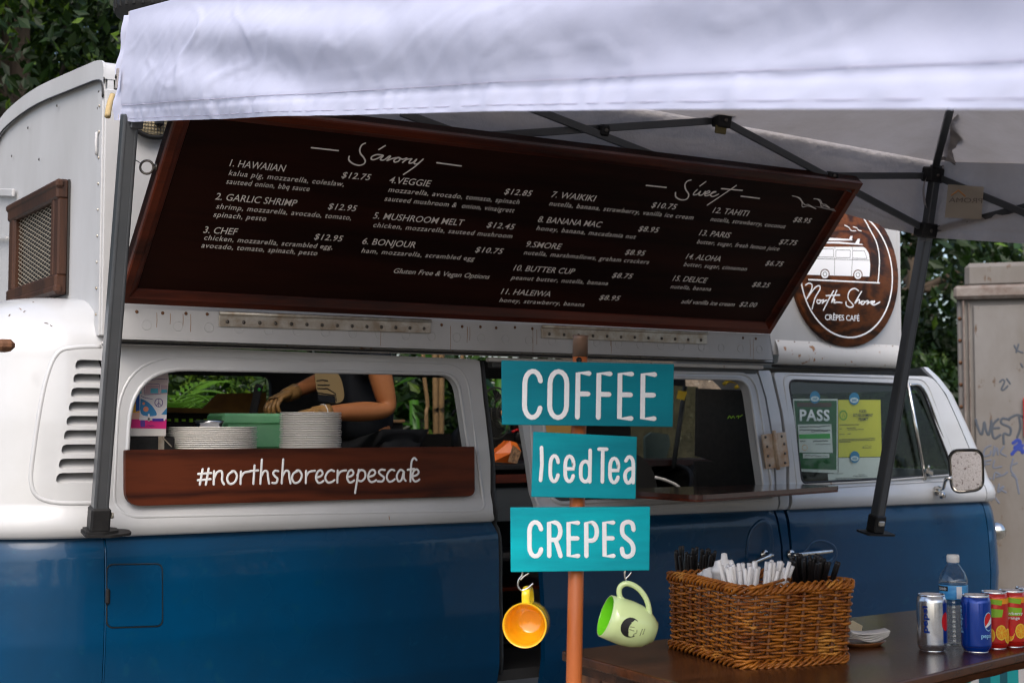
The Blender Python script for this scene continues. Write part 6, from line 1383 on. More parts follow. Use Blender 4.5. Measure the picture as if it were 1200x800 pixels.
# straws
def straw_mesh(mt, r, L, name):
    m = MB(); m.tube([(0, 0, 0), (0, 0, L)], r, 8); o = m.build(name, mt); return o
def straws(proto, n, base_fn, dir_fn, label, group, cat='straw'):
    for i in range(n):
        o = proto if i == 0 else proto.copy()
        if i: COL.objects.link(o)
        b = Vector(base_fn(i)); d = Vector(dir_fn(i)).normalized(); o.location = b; o.rotation_euler = d.to_track_quat('Z', 'Y').to_euler(); props(o, label, cat, group)
bc_ = (BK0+BK2)/2
sw_ = straw_mesh(M_['straw_white'], .0040, .175, 'paper_straw')
wb = onZ(892, 735, TZ+.03); wt = [onZ(lerp(846, 924, t), 662, TZ+.20) for t in (0, 1)]
base_w = np.array([*lerp(BK1, BK3, .42), TZ+.012])
tops = [(lerp(wt[0], wt[1], (i+.5)/46)+RT*random.uniform(-.004, .004)+np.array([random.uniform(-.03, .035), random.uniform(-.03, .035), random.uniform(-.012, .010)])) for i in range(46)]
bases = [base_w+RT*(.5*((i+.5)/46-.5)*.13)+np.array([random.uniform(-.02, .02), random.uniform(-.02, .02), 0]) for i in range(46)]
straws(sw_, 46, lambda i: bases[i]+(tops[i]-bases[i])*(1-.175/np.linalg.norm(tops[i]-bases[i])), lambda i: tops[i]-bases[i], 'white paper wrapped straw standing in the middle of the wicker basket', 'white straws in the basket')
sb_ = straw_mesh(M_['straw_black'], .0040, .20, 'black_straw')
bR = onZ(946, 700, TZ+.10); bR[2] = TZ+.012; tR = [onZ(926, 652, TZ+.215), onZ(976, 655, TZ+.215)]
topsR = [lerp(tR[0], tR[1], (i+.5)/30)+np.array([random.uniform(-.015, .015), random.uniform(-.015, .015), random.uniform(-.01, .008)]) for i in range(30)]
straws(sb_, 30, lambda i: topsR[i]+(lambda d: d/np.linalg.norm(d)*.20)(bR+RT*((i/30-.5)*.03)-topsR[i]), lambda i: topsR[i]-(bR+RT*((i/30-.5)*.03)), 'black straw leaning in the clear cup at the right end of the basket', 'black straws on the right')
sb2 = straw_mesh(M_['straw_black'], .0040, .19, 'black_straw')
bL = onZ(813, 690, TZ+.10); bL[2] = TZ+.012; tL = [onZ(793, 645, TZ+.205), onZ(838, 648, TZ+.205)]
topsL = [lerp(tL[0], tL[1], (i+.5)/32)+np.array([random.uniform(-.014, .014), random.uniform(-.014, .014), random.uniform(-.012, .010)]) for i in range(32)]
straws(sb2, 32, lambda i: topsL[i]+(lambda d: d/np.linalg.norm(d)*.19)(bL+RT*((i/32-.5)*.05)-topsL[i]), lambda i: topsL[i]-(bL+RT*((i/32-.5)*.05)), 'black straw standing in the dark cup at the left end of the basket', 'black straws on the left')
m = MB(); q = bL.copy(); m.lathe([(0, 0), (.030, 0), (.040, .142), (.0425, .144), (.0425, .149), (.040, .150), (.037, .146), (.028, .01), (0, .008)], q, None, 28); props(m.build('dark_cup', glass_mat('smoky_cup', (.12, .10, .10), .05, .04), loc=tuple(q)), 'dark tumbler holding black straws at the left end of the basket', 'cup')
m = MB(); q = bR.copy(); m.lathe([(0, 0), (.026, 0), (.034, .120), (.036, .121), (.036, .126), (.034, .126), (.025, .008), (0, .006)], q, None, 28); props(m.build('clear_cup', M_['clear_cup'], loc=tuple(q)), 'clear cup holding black straws at the right end of the basket', 'cup')
for k, (x, y, s, lb) in enumerate(((845, 670, 1.25, 'tall white cup with a knob lid beside the white straws'), (833, 677, 1.05, 'small white cup leaning left of the knob lidded one'), (824, 679, .9, 'small white cup against the dark tumbler'))):
    q = np.array([*lerp(BK1, BK0, (.50, .72, .86)[k]), 0])+np.array([*((BK2-BK1)*(.20, .22, .25)[k]), TZ+.012]); h = (CAM+ray(x, y-16*s)*((q-CAM)@FW))[2]-q[2]-.02
    m = MB(); m.lathe([(0, 0), (.017*s, 0), (.021*s, h-.02), (.023*s, h-.018), (.023*s, h-.010), (.018*s, h-.004), (.016*s, h+.006), (.006*s, h+.010), (.005*s, h+.022 if k == 0 else h+.011), (0, h+.024 if k == 0 else h+.012)], q, None, 24); props(m.build('white_cup', M_['lid'], loc=tuple(q)), lb, 'cup')
for k, (x, y, lb) in enumerate(((966, 683, 'tan sugar packet tip nearer the black straws'), (986, 684, 'tan sugar packet tip at the basket\'s right corner'))):
    p = onZ(x, y, TZ+.155); m = MB(); u_ = RT*.018; m.poly([p-u_-[0, 0, .03], p+u_-[0, 0, .03], p+u_*.9-[0, 0, .012], p+[0, 0, .007], p-u_*.9-[0, 0, .012]], FW, .003); props(m.build('sugar_packet', M_['packet'], loc=tuple(p)), lb, 'packet')
# drinks
def can(name, x, y, r, h, mt, label, rings=()):
    c = onZ(x, y, TZ); o = thing(name, label, 'can', tuple(c))
    m = MB(); m.lathe([(0, .006), (r*.70, .002), (r*.76, 0), (r*.80, .001), (r*.98, .011), (r, .016), (r, h-.017), (r*.985, h-.0145), (r*.97, h-.012), (r*.93, h-.008), (r*.88, h-.0045)], c, None, 40); m.build('can_wall', mt, o)
    m = MB(); m.lathe([(r*.88, h-.0045), (r*.90, h-.001), (r*.87, h), (r*.84, h-.001), (r*.83, h-.006), (0, h-.006)], c, None, 40); m.build('can_end', M_['alu'], o)
    m = MB(); m.lathe([(r*.805, -.0), (r*.79, .0015), (r*.985, .0112)], c, None, 40); m.build('can_foot', M_['alu'], o)
    m = MB(); m.box(c+(0, 0, h-.004), (.014, .022, .0015), None, .001); m.build('pull_tab', M_['alu'], o)
    return o, c
def cyl(c, r, ang, z):   # ang in degrees to the right of the direction to the camera
    d = CAM-c; b = math.atan2(d[1], d[0])+math.radians(ang); return c+np.array([(r)*math.cos(b), r*math.sin(b), z]), np.array([math.cos(b), math.sin(b), 0])
def cyl_poly(mb, c, r, pts, mi=0, o=.0003):
    """curved patch: pts outline in (degrees, metres), filled as thin vertical strips"""
    P_ = np.array(pts); a0, a1 = P_[:, 0].min(), P_[:, 0].max(); xs = np.linspace(a0, a1, 15); N = len(P_)
    top, bot = [], []
    for x in xs:
        x = min(max(x, a0+1e-3), a1-1e-3); zs = []
        for i in range(N):
            p, q = P_[i], P_[(i+1) % N]
            if (p[0] <= x) != (q[0] <= x): zs.append(p[1]+(x-p[0])/(q[0]-p[0])*(q[1]-p[1]))
        top.append(cyl(c, r+o, x, max(zs))[0]); bot.append(cyl(c, r+o, x, min(zs))[0])
    mb.add(top+bot, [(i, i+1, 15+i+1, 15+i) for i in range(14)], mi, True)
def cyl_text(mb, s, c, r, a0, a1, z, cap, vertical=False, mi=0, bold=.02, o=.0006, h=None):
    v, f, w = text_geo(s, bold, 1.0)
    if not vertical: mb.add([cyl(c, r+o, lerp(a0, a1, p[0]/w), z+p[1]/.73*cap)[0] for p in v], f, mi)
    else: mb.add([cyl(c, r+o, a0-math.degrees(p[1]/.73*cap/r), z+p[0]/w*h)[0] for p in v], f, mi)   # reads upwards
    return mb
RC = .0322; HC = .1215
cs, c1_ = can('soda_can', 1092.5, 761, RC, HC, M_['can_silver'], 'silver soda can with vertical blue lettering')
m = MB(); cyl_text(m, 'pepsi', c1_, RC, -16, 0, .040, .0120, True, h=.058, bold=.03); m.build('can_lettering', M_['ink_blue'], cs)
m = MB(); cyl_poly(m, c1_, RC, [(62+22*math.cos(a), .064+.020*math.sin(a)) for a in np.linspace(0, 2*PI, 25)[:-1]]); m.build('round_emblem', M_['ink_red'], cs)
m = MB(); cyl_poly(m, c1_, RC, [(48, .018), (88, .018), (88, .104), (48, .104), (54, .06)], o=.0002); m.build('blue_band', M_['ink_blue'], cs)
cb_, c2b = can('soda_can', 1144.5, 762, RC, HC, M_['can_blue'], 'blue soda can with a red, white and blue round emblem')
m = MB(); cyl_text(m, 'pepsi', c2b, RC, -62, 0, .040, .0120, True, h=.058, bold=.02); cyl_text(m, 'pepsi', c2b, RC, 18, 66, .032, .0095, bold=.02); m.build('can_lettering', M_['ink_light'], cb_)
ea, ez, er = 52, .066, 20
def em(pts): return [(ea+er*x, ez+.0185*y) for x, y in pts]
circ = [(math.cos(a), math.sin(a)) for a in np.linspace(0, 2*PI, 33)[:-1]]
m = MB(); cyl_poly(m, c2b, RC, em([(x*1.1, y*1.1) for x, y in circ]), o=.0002); m.build('emblem_ring', M_['ink_light'], cb_)
m = MB(); cyl_poly(m, c2b, RC, em(circ), o=.0004); m.build('emblem_white', M_['ink_white'], cb_)
m = MB(); cyl_poly(m, c2b, RC, em([(x, y) for x, y in circ if y > -.30+.45*x+0*y and y > x*.6-.1] ), o=.0007); m.build('emblem_red', M_['ink_red'], cb_)
m = MB(); cyl_poly(m, c2b, RC, em([(x, y) for x, y in circ if y < -.45+.35*x]), o=.0007); m.build('emblem_blue', M_['ink_blue'], cb_)
def juice(x, y, label, ph):
    o, c = can('juice_can', x, y, .0300, .1235, M_['can_red'], label); r = .0300
    m = MB(); cyl_poly(m, c, r, [(-90, .098), (90, .098), (90, .110), (-90, .110)]); m.build('orange_band', M_['ink_orange'], o)
    m = MB(); cyl_poly(m, c, r, [(-40+ph, .100), (30+ph, .095), (35+ph, .106), (-38+ph, .110)], o=.0006); cyl_poly(m, c, r, [(-55+ph, .068), (35+ph, .070), (38+ph, .086), (-55+ph, .090)], o=.0006); m.build('leaf_print', M_['ink_lime'], o)
    for k, (a, z, q) in enumerate(((-20+ph, .030, 22), (28+ph, .036, 24), (62+ph, .028, 20), (-60+ph, .034, 20))):
        for nm, f_, mt, oo in (('orange_slice', 1, 'ink_yellow', .0006), ('orange_flesh', .84, 'ink_orange', .0009)):
            m = MB(); cyl_poly(m, c, r, [(a+q*f_*math.cos(t), z+.0165*f_*math.sin(t)) for t in np.linspace(0, 2*PI, 21)[:-1]], o=oo); m.build(nm, M_[mt], o)
        m = MB()
        for t in range(4):
            t_ = PI*t/4+.3; m.stroke([cyl(c, r+.0012, a+q*.8*s*math.cos(t_), z+.013*s*math.sin(t_))[0] for s in (-1, -.4, .4, 1)], cyl(c, r, a, z)[1], .0011, .0001)
        m.build('slice_lines', M_['ink_yellow'], o)
    return o, c
j1, cj1 = juice(1166, 758, 'red and orange juice can directly right of the blue soda can', 0)
j2, cj2 = juice(1186.5, 756, 'red juice can with strawberry and orange lettering at the frame edge', 8)
m = MB(); cyl_text(m, 'Strawberry', cj2, .0300, -52, 48, .072, .0065, bold=.01, o=.0012); cyl_text(m, 'Orange', cj2, .0300, -30, 32, .062, .0065, bold=.01, o=.0012); m.build('can_lettering', M_['ink_white'], j2)
m = MB(); cyl_poly(m, cj2, .03, [(-6+16*math.cos(t), .036+.012*math.sin(t)) for t in np.linspace(0, 2*PI, 15)[:-1]], o=.0014); m.build('strawberry_print', M_['ink_red'], j2)
juice(1206, 752, 'red juice can cut off by the right edge of the photograph', -10)
juice(1226, 752, 'red juice can just past the right frame edge', -10) if False else None
c = onZ(1118.5, 755, TZ); BT = thing('water_bottle', 'clear plastic water bottle with a blue label behind the soda cans', 'bottle', tuple(c)); H = .196
rb = .0315
prf = [(0, .004), (rb*.6, 0), (rb*.92, .002), (rb, .010)]
z = .012
while z < .098: prf += [(rb, z), (rb*.94, z+.004), (rb, z+.008)]; z += .0105
prf += [(rb*.97, .102), (rb*.97, .134), (rb, .137), (rb*.98, .146), (rb*.82, .160), (rb*.52, .174), (rb*.40, .180), (rb*.40, H-.008)]
m = MB(); m.lathe(prf, c, None, 36); m.build('bottle_wall', M_['pet'], BT)
m = MB(); m.lathe([(0, .007)]+[(r*.95, zz+.001) for r, zz in prf[3:-6]]+[(rb*.93, .139), (0, .139)], c, None, 30); m.build('water', M_['water'], BT)
m = MB(); m.lathe([(rb*.99, .103), (rb*1.0, .104), (rb*1.0, .133), (rb*.99, .134)], c, None, 36); lb = m.build('label_band', mat('label_blue', (.03, .25, .62), .35, col2=(.10, .42, .75), nscale=60, stretch=(1, 1, 3)), BT)
m = MB(); cyl_poly(m, c, rb, [(12, .105), (34, .105), (34, .132), (12, .132)], o=.0006); m.build('label_stripe', M_['ink_white'], lb)
m = MB(); cyl_poly(m, c, rb, [(-78, .121), (-22, .121), (-22, .132), (-78, .132)], o=.0006); m.build('label_panel', M_['ink_black'], lb)
m = MB(); cyl_text(m, 'ISLAND', c, rb, -68, -28, .1235, .0055, bold=.02, o=.0010); m.build('label_lettering', M_['ink_white'], lb)
m = MB(); m.lathe([(0, H+.004), (.0125, H+.004), (.0140, H+.001), (.0140, H-.012), (.013, H-.013)], c, None, 30)
m.build('bottle_cap', M_['lid'], BT)
# napkins on a little wooden dish
p0 = onZ(1012, 756, TZ); ND = thing('napkin_dish', 'small brown wooden dish under the white napkins', 'dish', tuple(p0))
m = MB(); m.lathe([(0, 0), (.04, .0), (.052, .008), (.054, .010), (.048, .0095), (0, .004)], p0, np.diag([1.1, .7, 1]), 26); m.build('dish', M_['plank'], ND)
for k in range(5):
    m = MB(); zz = .012+.0045*k
    m.grid(lambda u, w: p0+RT*((u-.42)*.085)-fh_*((w-.5)*.05+.004*k)+np.array([0, 0, zz+.030*max(0, u-.55)**1.3+.018*max(0, .4-u)+.002*math.sin(7*u+k)]), np.linspace(0, 1, 12), np.linspace(0, 1, 5)); md = m.build('napkin', M_['paper'], loc=tuple(p0)); s_ = md.modifiers.new('s', 'SOLIDIFY'); s_.thickness = .0025
    props(md, 'white paper napkin, %s of the folded pile on the wooden dish' % ('bottom', 'second from bottom', 'middle', 'second from top', 'top')[k], 'napkin', 'napkins on the dish')
m = MB(); q = onZ(1003, 735, TZ+.02); m.poly([q+RT*a+UP*b for a, b in ((-.02, -.02), (.012, -.014), (.016, .004), (-.006, .016), (-.022, .01))], FW, .004); props(m.build('cream_packet', mat('cream_paper', (.72, .62, .42), .6), loc=tuple(q)), 'cream paper packet standing behind the white napkins', 'packet')
# ------------------------------------------------------------------ ground and background
M_['ground'] = mat('pale_gravel', (.17, .155, .135), .95, col2=(.12, .11, .085), nscale=1.2, bump=.4, bscale=6)
m = MB(); n = 40
gx_ = np.concatenate([[-600, -120], np.linspace(-30, 40, n), [150, 600]]); 
m.grid(lambda u, w: (u, w, -.02+.02*math.sin(u*.9+w*.5) if abs(u) < 60 and abs(w) < 60 else -.02), gx_, gx_, smooth=True)
props(m.build('ground', M_['ground']), kind='structure')
def leafmat(name, c, c2, tr=.25):
    m = mat(name, c, .5, col2=c2, nscale=2.5, amt=.3, transl=tr); return m
ML = [leafmat('leaf_dark', (.008, .021, .003), (.014, .036, .005)), leafmat('leaf_mid', (.015, .040, .005), (.027, .066, .007)), leafmat('leaf_light', (.075, .15, .010), (.11, .19, .016), .35)]
M_['bark'] = mat('bark', (.09, .065, .045), .9, col2=(.04, .03, .02), nscale=14, bump=.6, stretch=(1, 1, .3))
def crown_mesh(seed, R, n_clump, n_leaf, size, mix=(.55, .33, .12), squash=.8):
    rng = np.random.RandomState(seed); V = []; F = []; Mi = []
    cl = []
    for _ in range(n_clump):
        d = rng.normal(size=3); d /= np.linalg.norm(d); r = R*rng.uniform(.25, 1.0)**.6; cl.append((d*r*[1, 1, squash], R*rng.uniform(.16, .34), rng.choice(3, p=mix)))
    C_ = np.array([c[0] for c in cl]); per = n_leaf//n_clump
    for c, cr, mi in cl:
        d = rng.normal(size=(per, 3)); d /= np.linalg.norm(d, axis=1)[:, None]; p = c+d*(cr*rng.uniform(.35, 1, (per, 1))**.5)*[1, 1, .75]
        a = rng.normal(size=(per, 3)); a[:, 2] -= .3; a /= np.linalg.norm(a, axis=1)[:, None]; b = np.cross(a, rng.normal(size=(per, 3))); b /= np.linalg.norm(b, axis=1)[:, None]
        s = size*rng.uniform(.6, 1.3, (per, 1)); nrm = np.cross(a, b)
        q = np.stack([p, p+a*s*.5+b*s*.24+nrm*s*.05, p+a*s, p+a*s*.5-b*s*.24+nrm*s*.05], 1).reshape(-1, 3); o = sum(len(x) for x in V)
        V.append(q); F += [(o+4*i, o+4*i+1, o+4*i+2, o+4*i+3) for i in range(per)]; mm = np.where(rng.rand(per) < .7, mi, rng.choice(3, per, p=mix)); Mi += list(mm)
    me = bpy.data.meshes.new('crown'); me.from_pydata(np.concatenate(V).tolist(), [], F)
    for x in ML: me.materials.append(x)
    me.polygons.foreach_set('material_index', [int(x) for x in Mi]); me.update(); return me, cl
CM = [crown_mesh(s, R, nc, nl, sz, mx, sq) for s, R, nc, nl, sz, mx, sq in ((1, 2.3, 60, 30000, .095, (.46, .36, .18), .8), (2, 2.8, 52, 16000, .17, (.62, .3, .08), .85), (3, 2.0, 40, 12000, .13, (.45, .35, .2), .9), (4, 2.6, 30, 6500, .16, (.75, .22, .03), .8))]
def tree(x, y, h, kind, sc, label, lean=0.0, group='trees behind the van'):
    t = thing('tree', label, 'tree', (x, y, 0), group); me, cl = CM[kind]
    o = bpy.data.objects.new('crown', me); COL.objects.link(o); o.parent = t; o.location = (lean, 0, h); o.scale = (sc, sc, sc); o.rotation_euler.z = x*1.7; ORG[o.name] = ORG[t.name]
    m = MB(); r = .13*sc; m.tube([(x, y, -.1), (x+lean*.3, y, h*.4), (x+lean*.8, y+.1, h*.85), (x+lean, y, h+sc*.8)], [r*1.3, r, r*.7, r*.25], 10)
    ca, sa = math.cos(x*1.7), math.sin(x*1.7)
    for c, cr, mi in cl[::4]:
        cc = np.array([c[0]*ca-c[1]*sa, c[0]*sa+c[1]*ca, c[2]])*sc+np.array([x+lean, y, h]); s = np.array([x+lean*.85, y+.05, h-.5*sc]); m.tube(catmull([s, lerp(s, cc, .5)+[0, 0, -.15*sc], cc], 3), list(np.linspace(r*.45, .015, 7)), 6)
    m.build('trunk', M_['bark'], t); return t
TR = [(2.6, 6.2, 4.0, 0, 1.1, 'leafy tree with light clumps above the roof box at the upper left'), (.4, 8.5, 4.2, 1, 1.2, 'dark tree at the far left frame edge'), (5.6, 8.0, 4.6, 1, 1.1, 'dark tree hidden behind the canopy roof'),
      (8.8, 7.0, 4.2, 2, 1.2, 'dense tree behind the middle of the van'), (11.2, 7.4, 4.1, 1, 1.0, 'tree rising right behind the round sign'), (14.8, 8.6, 3.7, 3, 1.0, 'tree with bright gaps left of the grey container'), (17.6, 8.8, 3.9, 3, 1.0, 'tree with bright gaps above the grey container'),
      (12.0, 9.5, 1.7, 1, .8, 'low dark tree behind the windscreen pillar'), (14.0, 9.6, 1.6, 1, .8, 'low tree far behind the cab'), (4.4, 11, 4.5, 1, 1.4, 'tall tree filling the background on the left'), (-1.5, 11.5, 4.2, 0, 1.4, 'tall tree beyond the left frame edge'), (7.4, 12, 4.3, 0, 1.4, 'tall tree filling the background behind the van'), (1.6, 5.2, 1.6, 2, .8, 'low bushy tree behind the roof box')]
for a in TR: tree(*a)
for i, (x, y, h, k, sc, w_) in enumerate(((-10, -33, 3.6, 1, 1.6, 'farthest left'), (-1, -36, 3.8, 0, 1.7, 'second from the left'), (8, -34, 3.6, 1, 1.7, 'third from the left'), (17, -33, 3.7, 2, 1.9, 'third from the right'), (27, -30, 3.6, 1, 1.7, 'second from the right'), (37, -21, 3.8, 0, 1.8, 'farthest right'), (12, -42, 4.4, 1, 2.0, 'tallest, at the back'), (42, -8, 3.6, 2, 1.8, 'off to the right'))):  # unseen trees placed to darken reflections and cut low fill light
    tree(x, y, h, k, sc, 'unseen tree added behind the camera to darken reflections, '+w_, 0, 'unseen trees added for reflections')
# hedge of undergrowth that closes the view behind the plants
def shrub(x, y, sc, kind, label):
    t = thing('shrub', label, 'shrub', (x, y, 0), 'shrubs behind the van'); o = bpy.data.objects.new('foliage', CM[kind][0]); COL.objects.link(o); o.parent = t; o.location = (0, 0, .9*sc+.1); o.scale = (sc*.62, sc*.62, sc*.55); o.rotation_euler.z = y+x*2.1
    m = MB(); 
    for k in range(4): m.tube([(x, y, -.05), (x+.3*math.cos(k*1.6), y+.3*math.sin(k*1.6), .6), (x+.6*math.cos(k*1.6), y+.6*math.sin(k*1.6), 1.1)], [.03, .02, .01], 6)
    m.build('stems', M_['bark'], t)
for i, (x, y, s, k) in enumerate(((2.4, 4.6, 1.0, 0), (4.0, 4.9, 1.05, 1), (5.6, 5.0, 1.0, 2), (7.3, 5.2, 1.1, 0), (9.2, 5.4, 1.1, 1), (11.0, 6.2, 1.2, 2), (13.3, 8.0, 1.3, 1), (.8, 4.8, 1.0, 1))):
    shrub(x, y, s, k, 'bushy green shrub number of the row'.replace('number of the row', ('seen behind the griddle', 'seen behind the person', 'seen through the doorway gap', 'behind the seat back', 'behind the black panel', 'behind the cab window', 'left of the grey container', 'behind the standing picture')[i]))
# big leaved plants and ferns just beyond the far windows
M_['banana'] = mat('broad_leaf', (.055, .16, .020), .35, col2=(.03, .10, .014), nscale=6, transl=.35); M_['fern'] = mat('fern_green', (.09, .20, .018), .45, col2=(.05, .13, .012), nscale=9, transl=.35); M_['stem'] = mat('tan_stem', (.20, .12, .045), .7, col2=(.11, .065, .025), nscale=30)
def leaf_geo(mb, base, d, L, W, droop, fold=.25):
    d = np.array(d)/np.linalg.norm(d); s = np.cross(d, (0, 0, 1)); s /= np.linalg.norm(s)+1e-9; u = np.cross(s, d); V = []
    for i in range(9):
        t = i/8; p = base+d*L*t-np.array([0, 0, 1])*droop*L*t*t; w = W*math.sin(PI*min(1, t*.93+.05))**.8*(1-.15*t)
        V += [p-s*w+u*w*fold, p, p+s*w+u*w*fold]
    mb.add(V, [(3*i+k, 3*i+k+1, 3*i+k+4, 3*i+k+3) for i in range(8) for k in range(2)], 0, True)
def plant(x, y, n, L, W, h, label, mt, seed):
    rng = np.random.RandomState(seed); t = thing('broad_leaved_plant', label, 'plant', (x, y, 0), 'plants behind the van')
    m = MB(); m.tube([(x, y, 0), (x+.03, y, h*.6), (x, y, h)], [.05, .04, .03], 8); m.build('stalk', M_['banana'], t)
    for k in range(n):
        a = 2*PI*k/n*1.62+rng.uniform(-.3, .3); el = rng.uniform(.1, 1.0); m = MB(); b = np.array([x, y, h*rng.uniform(.55, 1.0)]); leaf_geo(m, b, (math.cos(a), math.sin(a), el), L*rng.uniform(.7, 1.2), W*rng.uniform(.8, 1.2), rng.uniform(.2, .6)); m.build('leaf', mt, t)
def fern(x, y, n, L, h, label, seed):
    rng = np.random.RandomState(seed); t = thing('fern', label, 'fern', (x, y, 0), 'ferns behind the van')
    for k in range(n):
        a = 2*PI*k/n+rng.uniform(-.2, .2); el = rng.uniform(.6, 1.6); d = np.array([math.cos(a), math.sin(a), el]); d /= np.linalg.norm(d); m = MB(); b = np.array([x, y, h]); LL = L*rng.uniform(.8, 1.2); pts = []
        for i in range(19):
            q = i/18; p = b+d*LL*q-np.array([0, 0, 1])*.55*LL*q*q; pts.append(p)
        m.tube(pts, .004, 4)
        s = np.cross(d, (0, 0, 1)); s /= np.linalg.norm(s)
        for i in range(2, 18):
            q = i/18; w = LL*.22*math.sin(PI*q)**.7; tdir = pts[i]-pts[i-1]; tdir /= np.linalg.norm(tdir)
            for sg_ in (-1, 1): e = pts[i]+s*sg_*w+tdir*w*.5-np.array([0, 0, 1])*.02; c_ = (pts[i]+e)/2; m.add([pts[i], c_+tdir*.014, e, c_-tdir*.014], [(0, 1, 2, 3)])
        m.build('frond', M_['fern'], t)
def bx_(x, y, Y): return onY(x, y, Y)[0]
fern(bx_(215, 460, 2.9), 2.9, 13, .75, 1.30, 'pale fern seen above the griddle beside the standing picture', 5); fern(bx_(255, 470, 2.6), 2.6, 12, .6, 1.18, 'small fern behind the brown splash guard', 6); fern(bx_(180, 460, 3.3), 3.3, 12, .8, 1.35, 'fern farthest left behind the window', 8)
plant(bx_(285, 450, 3.4), 3.4, 14, .7, .045, 1.45, 'broad leaved plant behind the spatula', M_['banana'], 11)
plant(bx_(485, 460, 3.2), 3.2, 11, .6, .10, 1.55, 'broad leaved plant behind the person\'s elbow', M_['banana'], 12)
plant(bx_(535, 460, 3.5), 3.5, 11, .6, .11, 1.6, 'broad leaved plant at the right end of the window', M_['banana'], 13)
plant(bx_(510, 480, 3.9), 3.9, 10, .7, .12, 1.5, 'glossy plant behind the tan stems', M_['banana'], 14)
plant(bx_(585, 450, 3.0), 3.0, 10, .8, .15, 1.7, 'broad leaved plant seen above the fan', M_['banana'], 15)
plant(bx_(700, 450, 3.4), 3.4, 9, .7, .13, 1.5, 'broad leaved plant behind the sign boards', M_['banana'], 16)
plant(bx_(990, 450, 3.6), 3.6, 9, .8, .13, 1.5, 'broad leaved plant behind the cab window papers', M_['banana'], 17)
plant(bx_(440, 450, 3.5), 3.5, 9, .7, .12, 1.5, 'broad leaved plant hidden behind the person', M_['banana'], 18)
for k, (x0, x1, w, lb) in enumerate(((497, 500, .012, 'thin bent tan stem left of the two straight ones'), (510, 511, .018, 'thicker tan stem, left one of the straight pair'), (517, 516.5, .020, 'thicker tan stem, right one of the straight pair'), (541, 539, .012, 'thin tan stem at the right end of the window'))):
    m = MB(); a = onY(x0, 440, 2.7); b = onY(x1, 512, 2.7); d = b-a; m.tube(catmull([a-d*.5, a, lerp(a, b, .5)+[.015*(k == 0), 0, 0], b, b+d/abs(d[2])*(b[2]+.02)], 4), w, 8); props(m.build('tan_stem', M_['stem'], loc=(b[0], 2.7, 0)), lb, 'stem', 'tan stems behind the far window')
# rough brown wall beyond the driver's window
M_['stone'] = mat('rough_brown_wall', (.20, .155, .11), .95, col2=(.09, .07, .05), nscale=9, bump=.8, bscale=30, bdist=.02, col3=(.3, .26, .2), n3=20, amt3=.62)
x0, x1 = bx_(690, 500, 3.0), bx_(870, 500, 3.0)
m = MB(); rng = np.random.RandomState(3)
m.grid(lambda u, w: (lerp(x0, x1, u), 2.95+.03*rng.rand(), w*2.6), np.linspace(0, 1, 50), np.linspace(0, 1, 50)); m.box(((x0+x1)/2, 3.16, 1.3), (x1-x0, .3, 2.6)); props(m.build('rough_wall', M_['stone'], loc=((x0+x1)/2, 3.1, 0)), 'rough brown wall seen through the door window beyond the far mirror', 'wall')
# grey container with graffiti at the right edge
CD = 9.6; ch0 = atD(1123, 450, CD); sl_ = ray(1123, 450)*[1, 1, 0]; sl_ /= np.linalg.norm(sl_); CXd = np.array([sl_[1], -sl_[0], 0]); RC_ = np.array([CXd, sl_, [0, 0, 1]]).T
def cp_(x, y, d=0): return onP(x, y, ch0-sl_*d, sl_)
def lx(x): return (cp_(x, 450)-ch0)@CXd
CW = 2.2
def cbox(m, x0, x1, d0, d1, z0, z1, bev=.006): c = ch0*[1, 1, 0]+CXd*(x0+x1)/2+sl_*(d0+d1)/2+np.array([0, 0, (z0+z1)/2]); m.box(c, (x1-x0, d1-d0, z1-z0), RC_, bev)
CN = thing('storage_container', 'weathered grey metal container with graffiti at the right frame edge', 'container', tuple(ch0*[1, 1, 0]+CXd*CW/2+sl_*.9))
M_['cont'] = mat('weathered_container_paint', (.165, .158, .152), .75, col2=(.10, .085, .07), nscale=2.0, amt=.4, col3=(.08, .05, .03), n3=14, amt3=.64, bump=.25, bscale=12, bdist=.006, stretch=(1, 1, .5)); M_['cont_dark'] = mat('container_rust_edge', (.10, .065, .05), .8, col2=(.19, .17, .155), nscale=16, bump=.3)
zt = cp_(1123, 338)[2]; zr = cp_(1140, 308)[2]
m = MB(); cbox(m, 0, CW, .02, 1.8, 0, zt, .01); m.build('container_body', M_['cont'], CN)
m = MB(); cbox(m, lx(1142), CW-.06, -.005, .03, .1, zt-.12); m.build('door_leaf', M_['cont'], CN)
m = MB(); cbox(m, lx(1129), lx(1132), -.02, .03, 0, zt-.08); cbox(m, lx(1136), lx(1137.6), -.01, .03, 0, zt-.10); m.build('frame_post', M_['cont_dark'], CN)
m = MB(); cbox(m, -.02, CW, -.05, .05, zt-.075, zt+.015, .02); m.build('frame_head', M_['cont_dark'], CN)
m = MB(); cbox(m, lx(1133), CW, .0, 1.7, zt, zr, .03); m.build('roof_cap', M_['cont'], CN)
for i in range(14):
    m = MB(); m.lathe([(0, .01), (.011, .006), (.013, 0)], ch0*[1, 1, 0]+CXd*lx(1126)+sl_*.019+np.array([0, 0, .2+i*(zt-.4)/13]), frame(CXd, -sl_), 8); m.build('bolt_head', M_['rust'], CN)
m = MB(); cbox(m, lx(1198.5), lx(1204), -.04, 0, cp_(1200, 512)[2], cp_(1200, 466)[2]); m.build('lock_plate', M_['ink_red'], CN)
gf = lambda x, y: cp_(1120+x/3.6375, 380+y/3.636, .006)
def graf(name, st, w, mt): trace(CN, name, st, (0, 0), 1, gf, -sl_, w, M_[mt], 5, .0012)
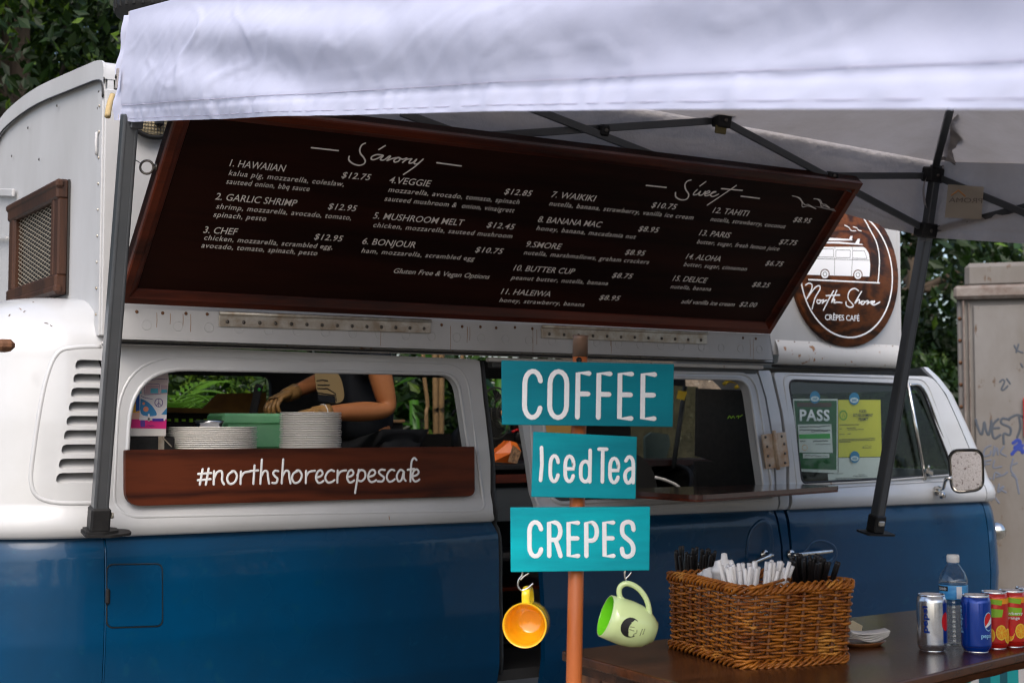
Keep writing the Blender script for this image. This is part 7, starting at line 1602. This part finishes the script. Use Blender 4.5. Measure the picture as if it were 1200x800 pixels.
graf('graffiti_west', [[(85, 405), (95, 440), (110, 468), (118, 440), (122, 415), (128, 445), (140, 470), (150, 430), (152, 410)], [(182, 402), (160, 425), (155, 455), (165, 485), (190, 470)], [(155, 442), (185, 440)], [(228, 405), (200, 400), (195, 420), (232, 440), (230, 470), (205, 465), (205, 508)], [(228, 400), (262, 385), (290, 395)], [(270, 392), (275, 440), (262, 480)]], .016, 'ink_graffiti')
graf('graffiti_number', [[(188, 245), (200, 235), (208, 245), (195, 275), (205, 278), (222, 262)], [(218, 232), (232, 252)]], .012, 'ink_graffiti'); graf('graffiti_star', [[(250, 90), (262, 110), (285, 120)], [(268, 85), (258, 118)]], .012, 'ink_graffiti'); graf('graffiti_dash', [[(278, 168), (286, 182)]], .012, 'ink_graffiti')
graf('graffiti_names', [[(150, 515), (125, 530), (120, 560), (145, 555), (150, 540)], [(165, 520), (160, 560), (175, 525), (180, 555)], [(205, 520), (190, 545), (215, 560)], [(125, 580), (120, 610)], [(122, 582), (150, 578)], [(120, 596), (145, 594)], [(165, 580), (160, 610), (195, 605)], [(125, 630), (120, 660), (150, 655)], [(165, 635), (160, 660)], [(170, 630), (190, 640), (170, 650), (205, 640), (220, 628)], [(140, 680), (130, 715)], [(140, 682), (165, 690), (140, 700), (170, 720)], [(185, 680), (180, 715), (205, 690), (190, 700), (215, 715)], [(170, 740), (185, 760)], [(245, 570), (235, 620), (255, 650), (270, 720)], [(235, 600), (262, 590)], [(240, 640), (262, 660)]], .011, 'ink_graffiti_p')
graf('graffiti_blue_tag', [[(245, 505), (265, 492), (275, 505), (250, 525), (285, 515)], [(240, 552), (262, 530), (290, 540)], [(270, 495), (285, 545)]], .022, 'ink_graffiti_b')

# dark earth bank behind the van, left of the container
M_['bank'] = mat('dark_earth', (.055, .036, .020), .95, col2=(.025, .030, .010), nscale=3, bump=.8, bscale=9, bdist=.05)
m = MB()
def bank(u, w):
    x = lerp(9.5, 24, u); y = 8.4+2.6*w+.5*mnoise.noise(Vector((x*.7, w*3, 0)))+(.5*x-8 if x > 19 else 0)*.2; z = -.1+2.15*math.sin(PI*.5*min(1, w*1.6))+.22*mnoise.noise(Vector((x*1.3, w*5, 3)))+.1*mnoise.noise(Vector((x*4, w*12, 5)))
    return (x, y, z)
m.grid(bank, np.linspace(0, 1, 120), np.linspace(0, 1, 40)); props(m.build('earth_bank', M_['bank']), kind='structure')
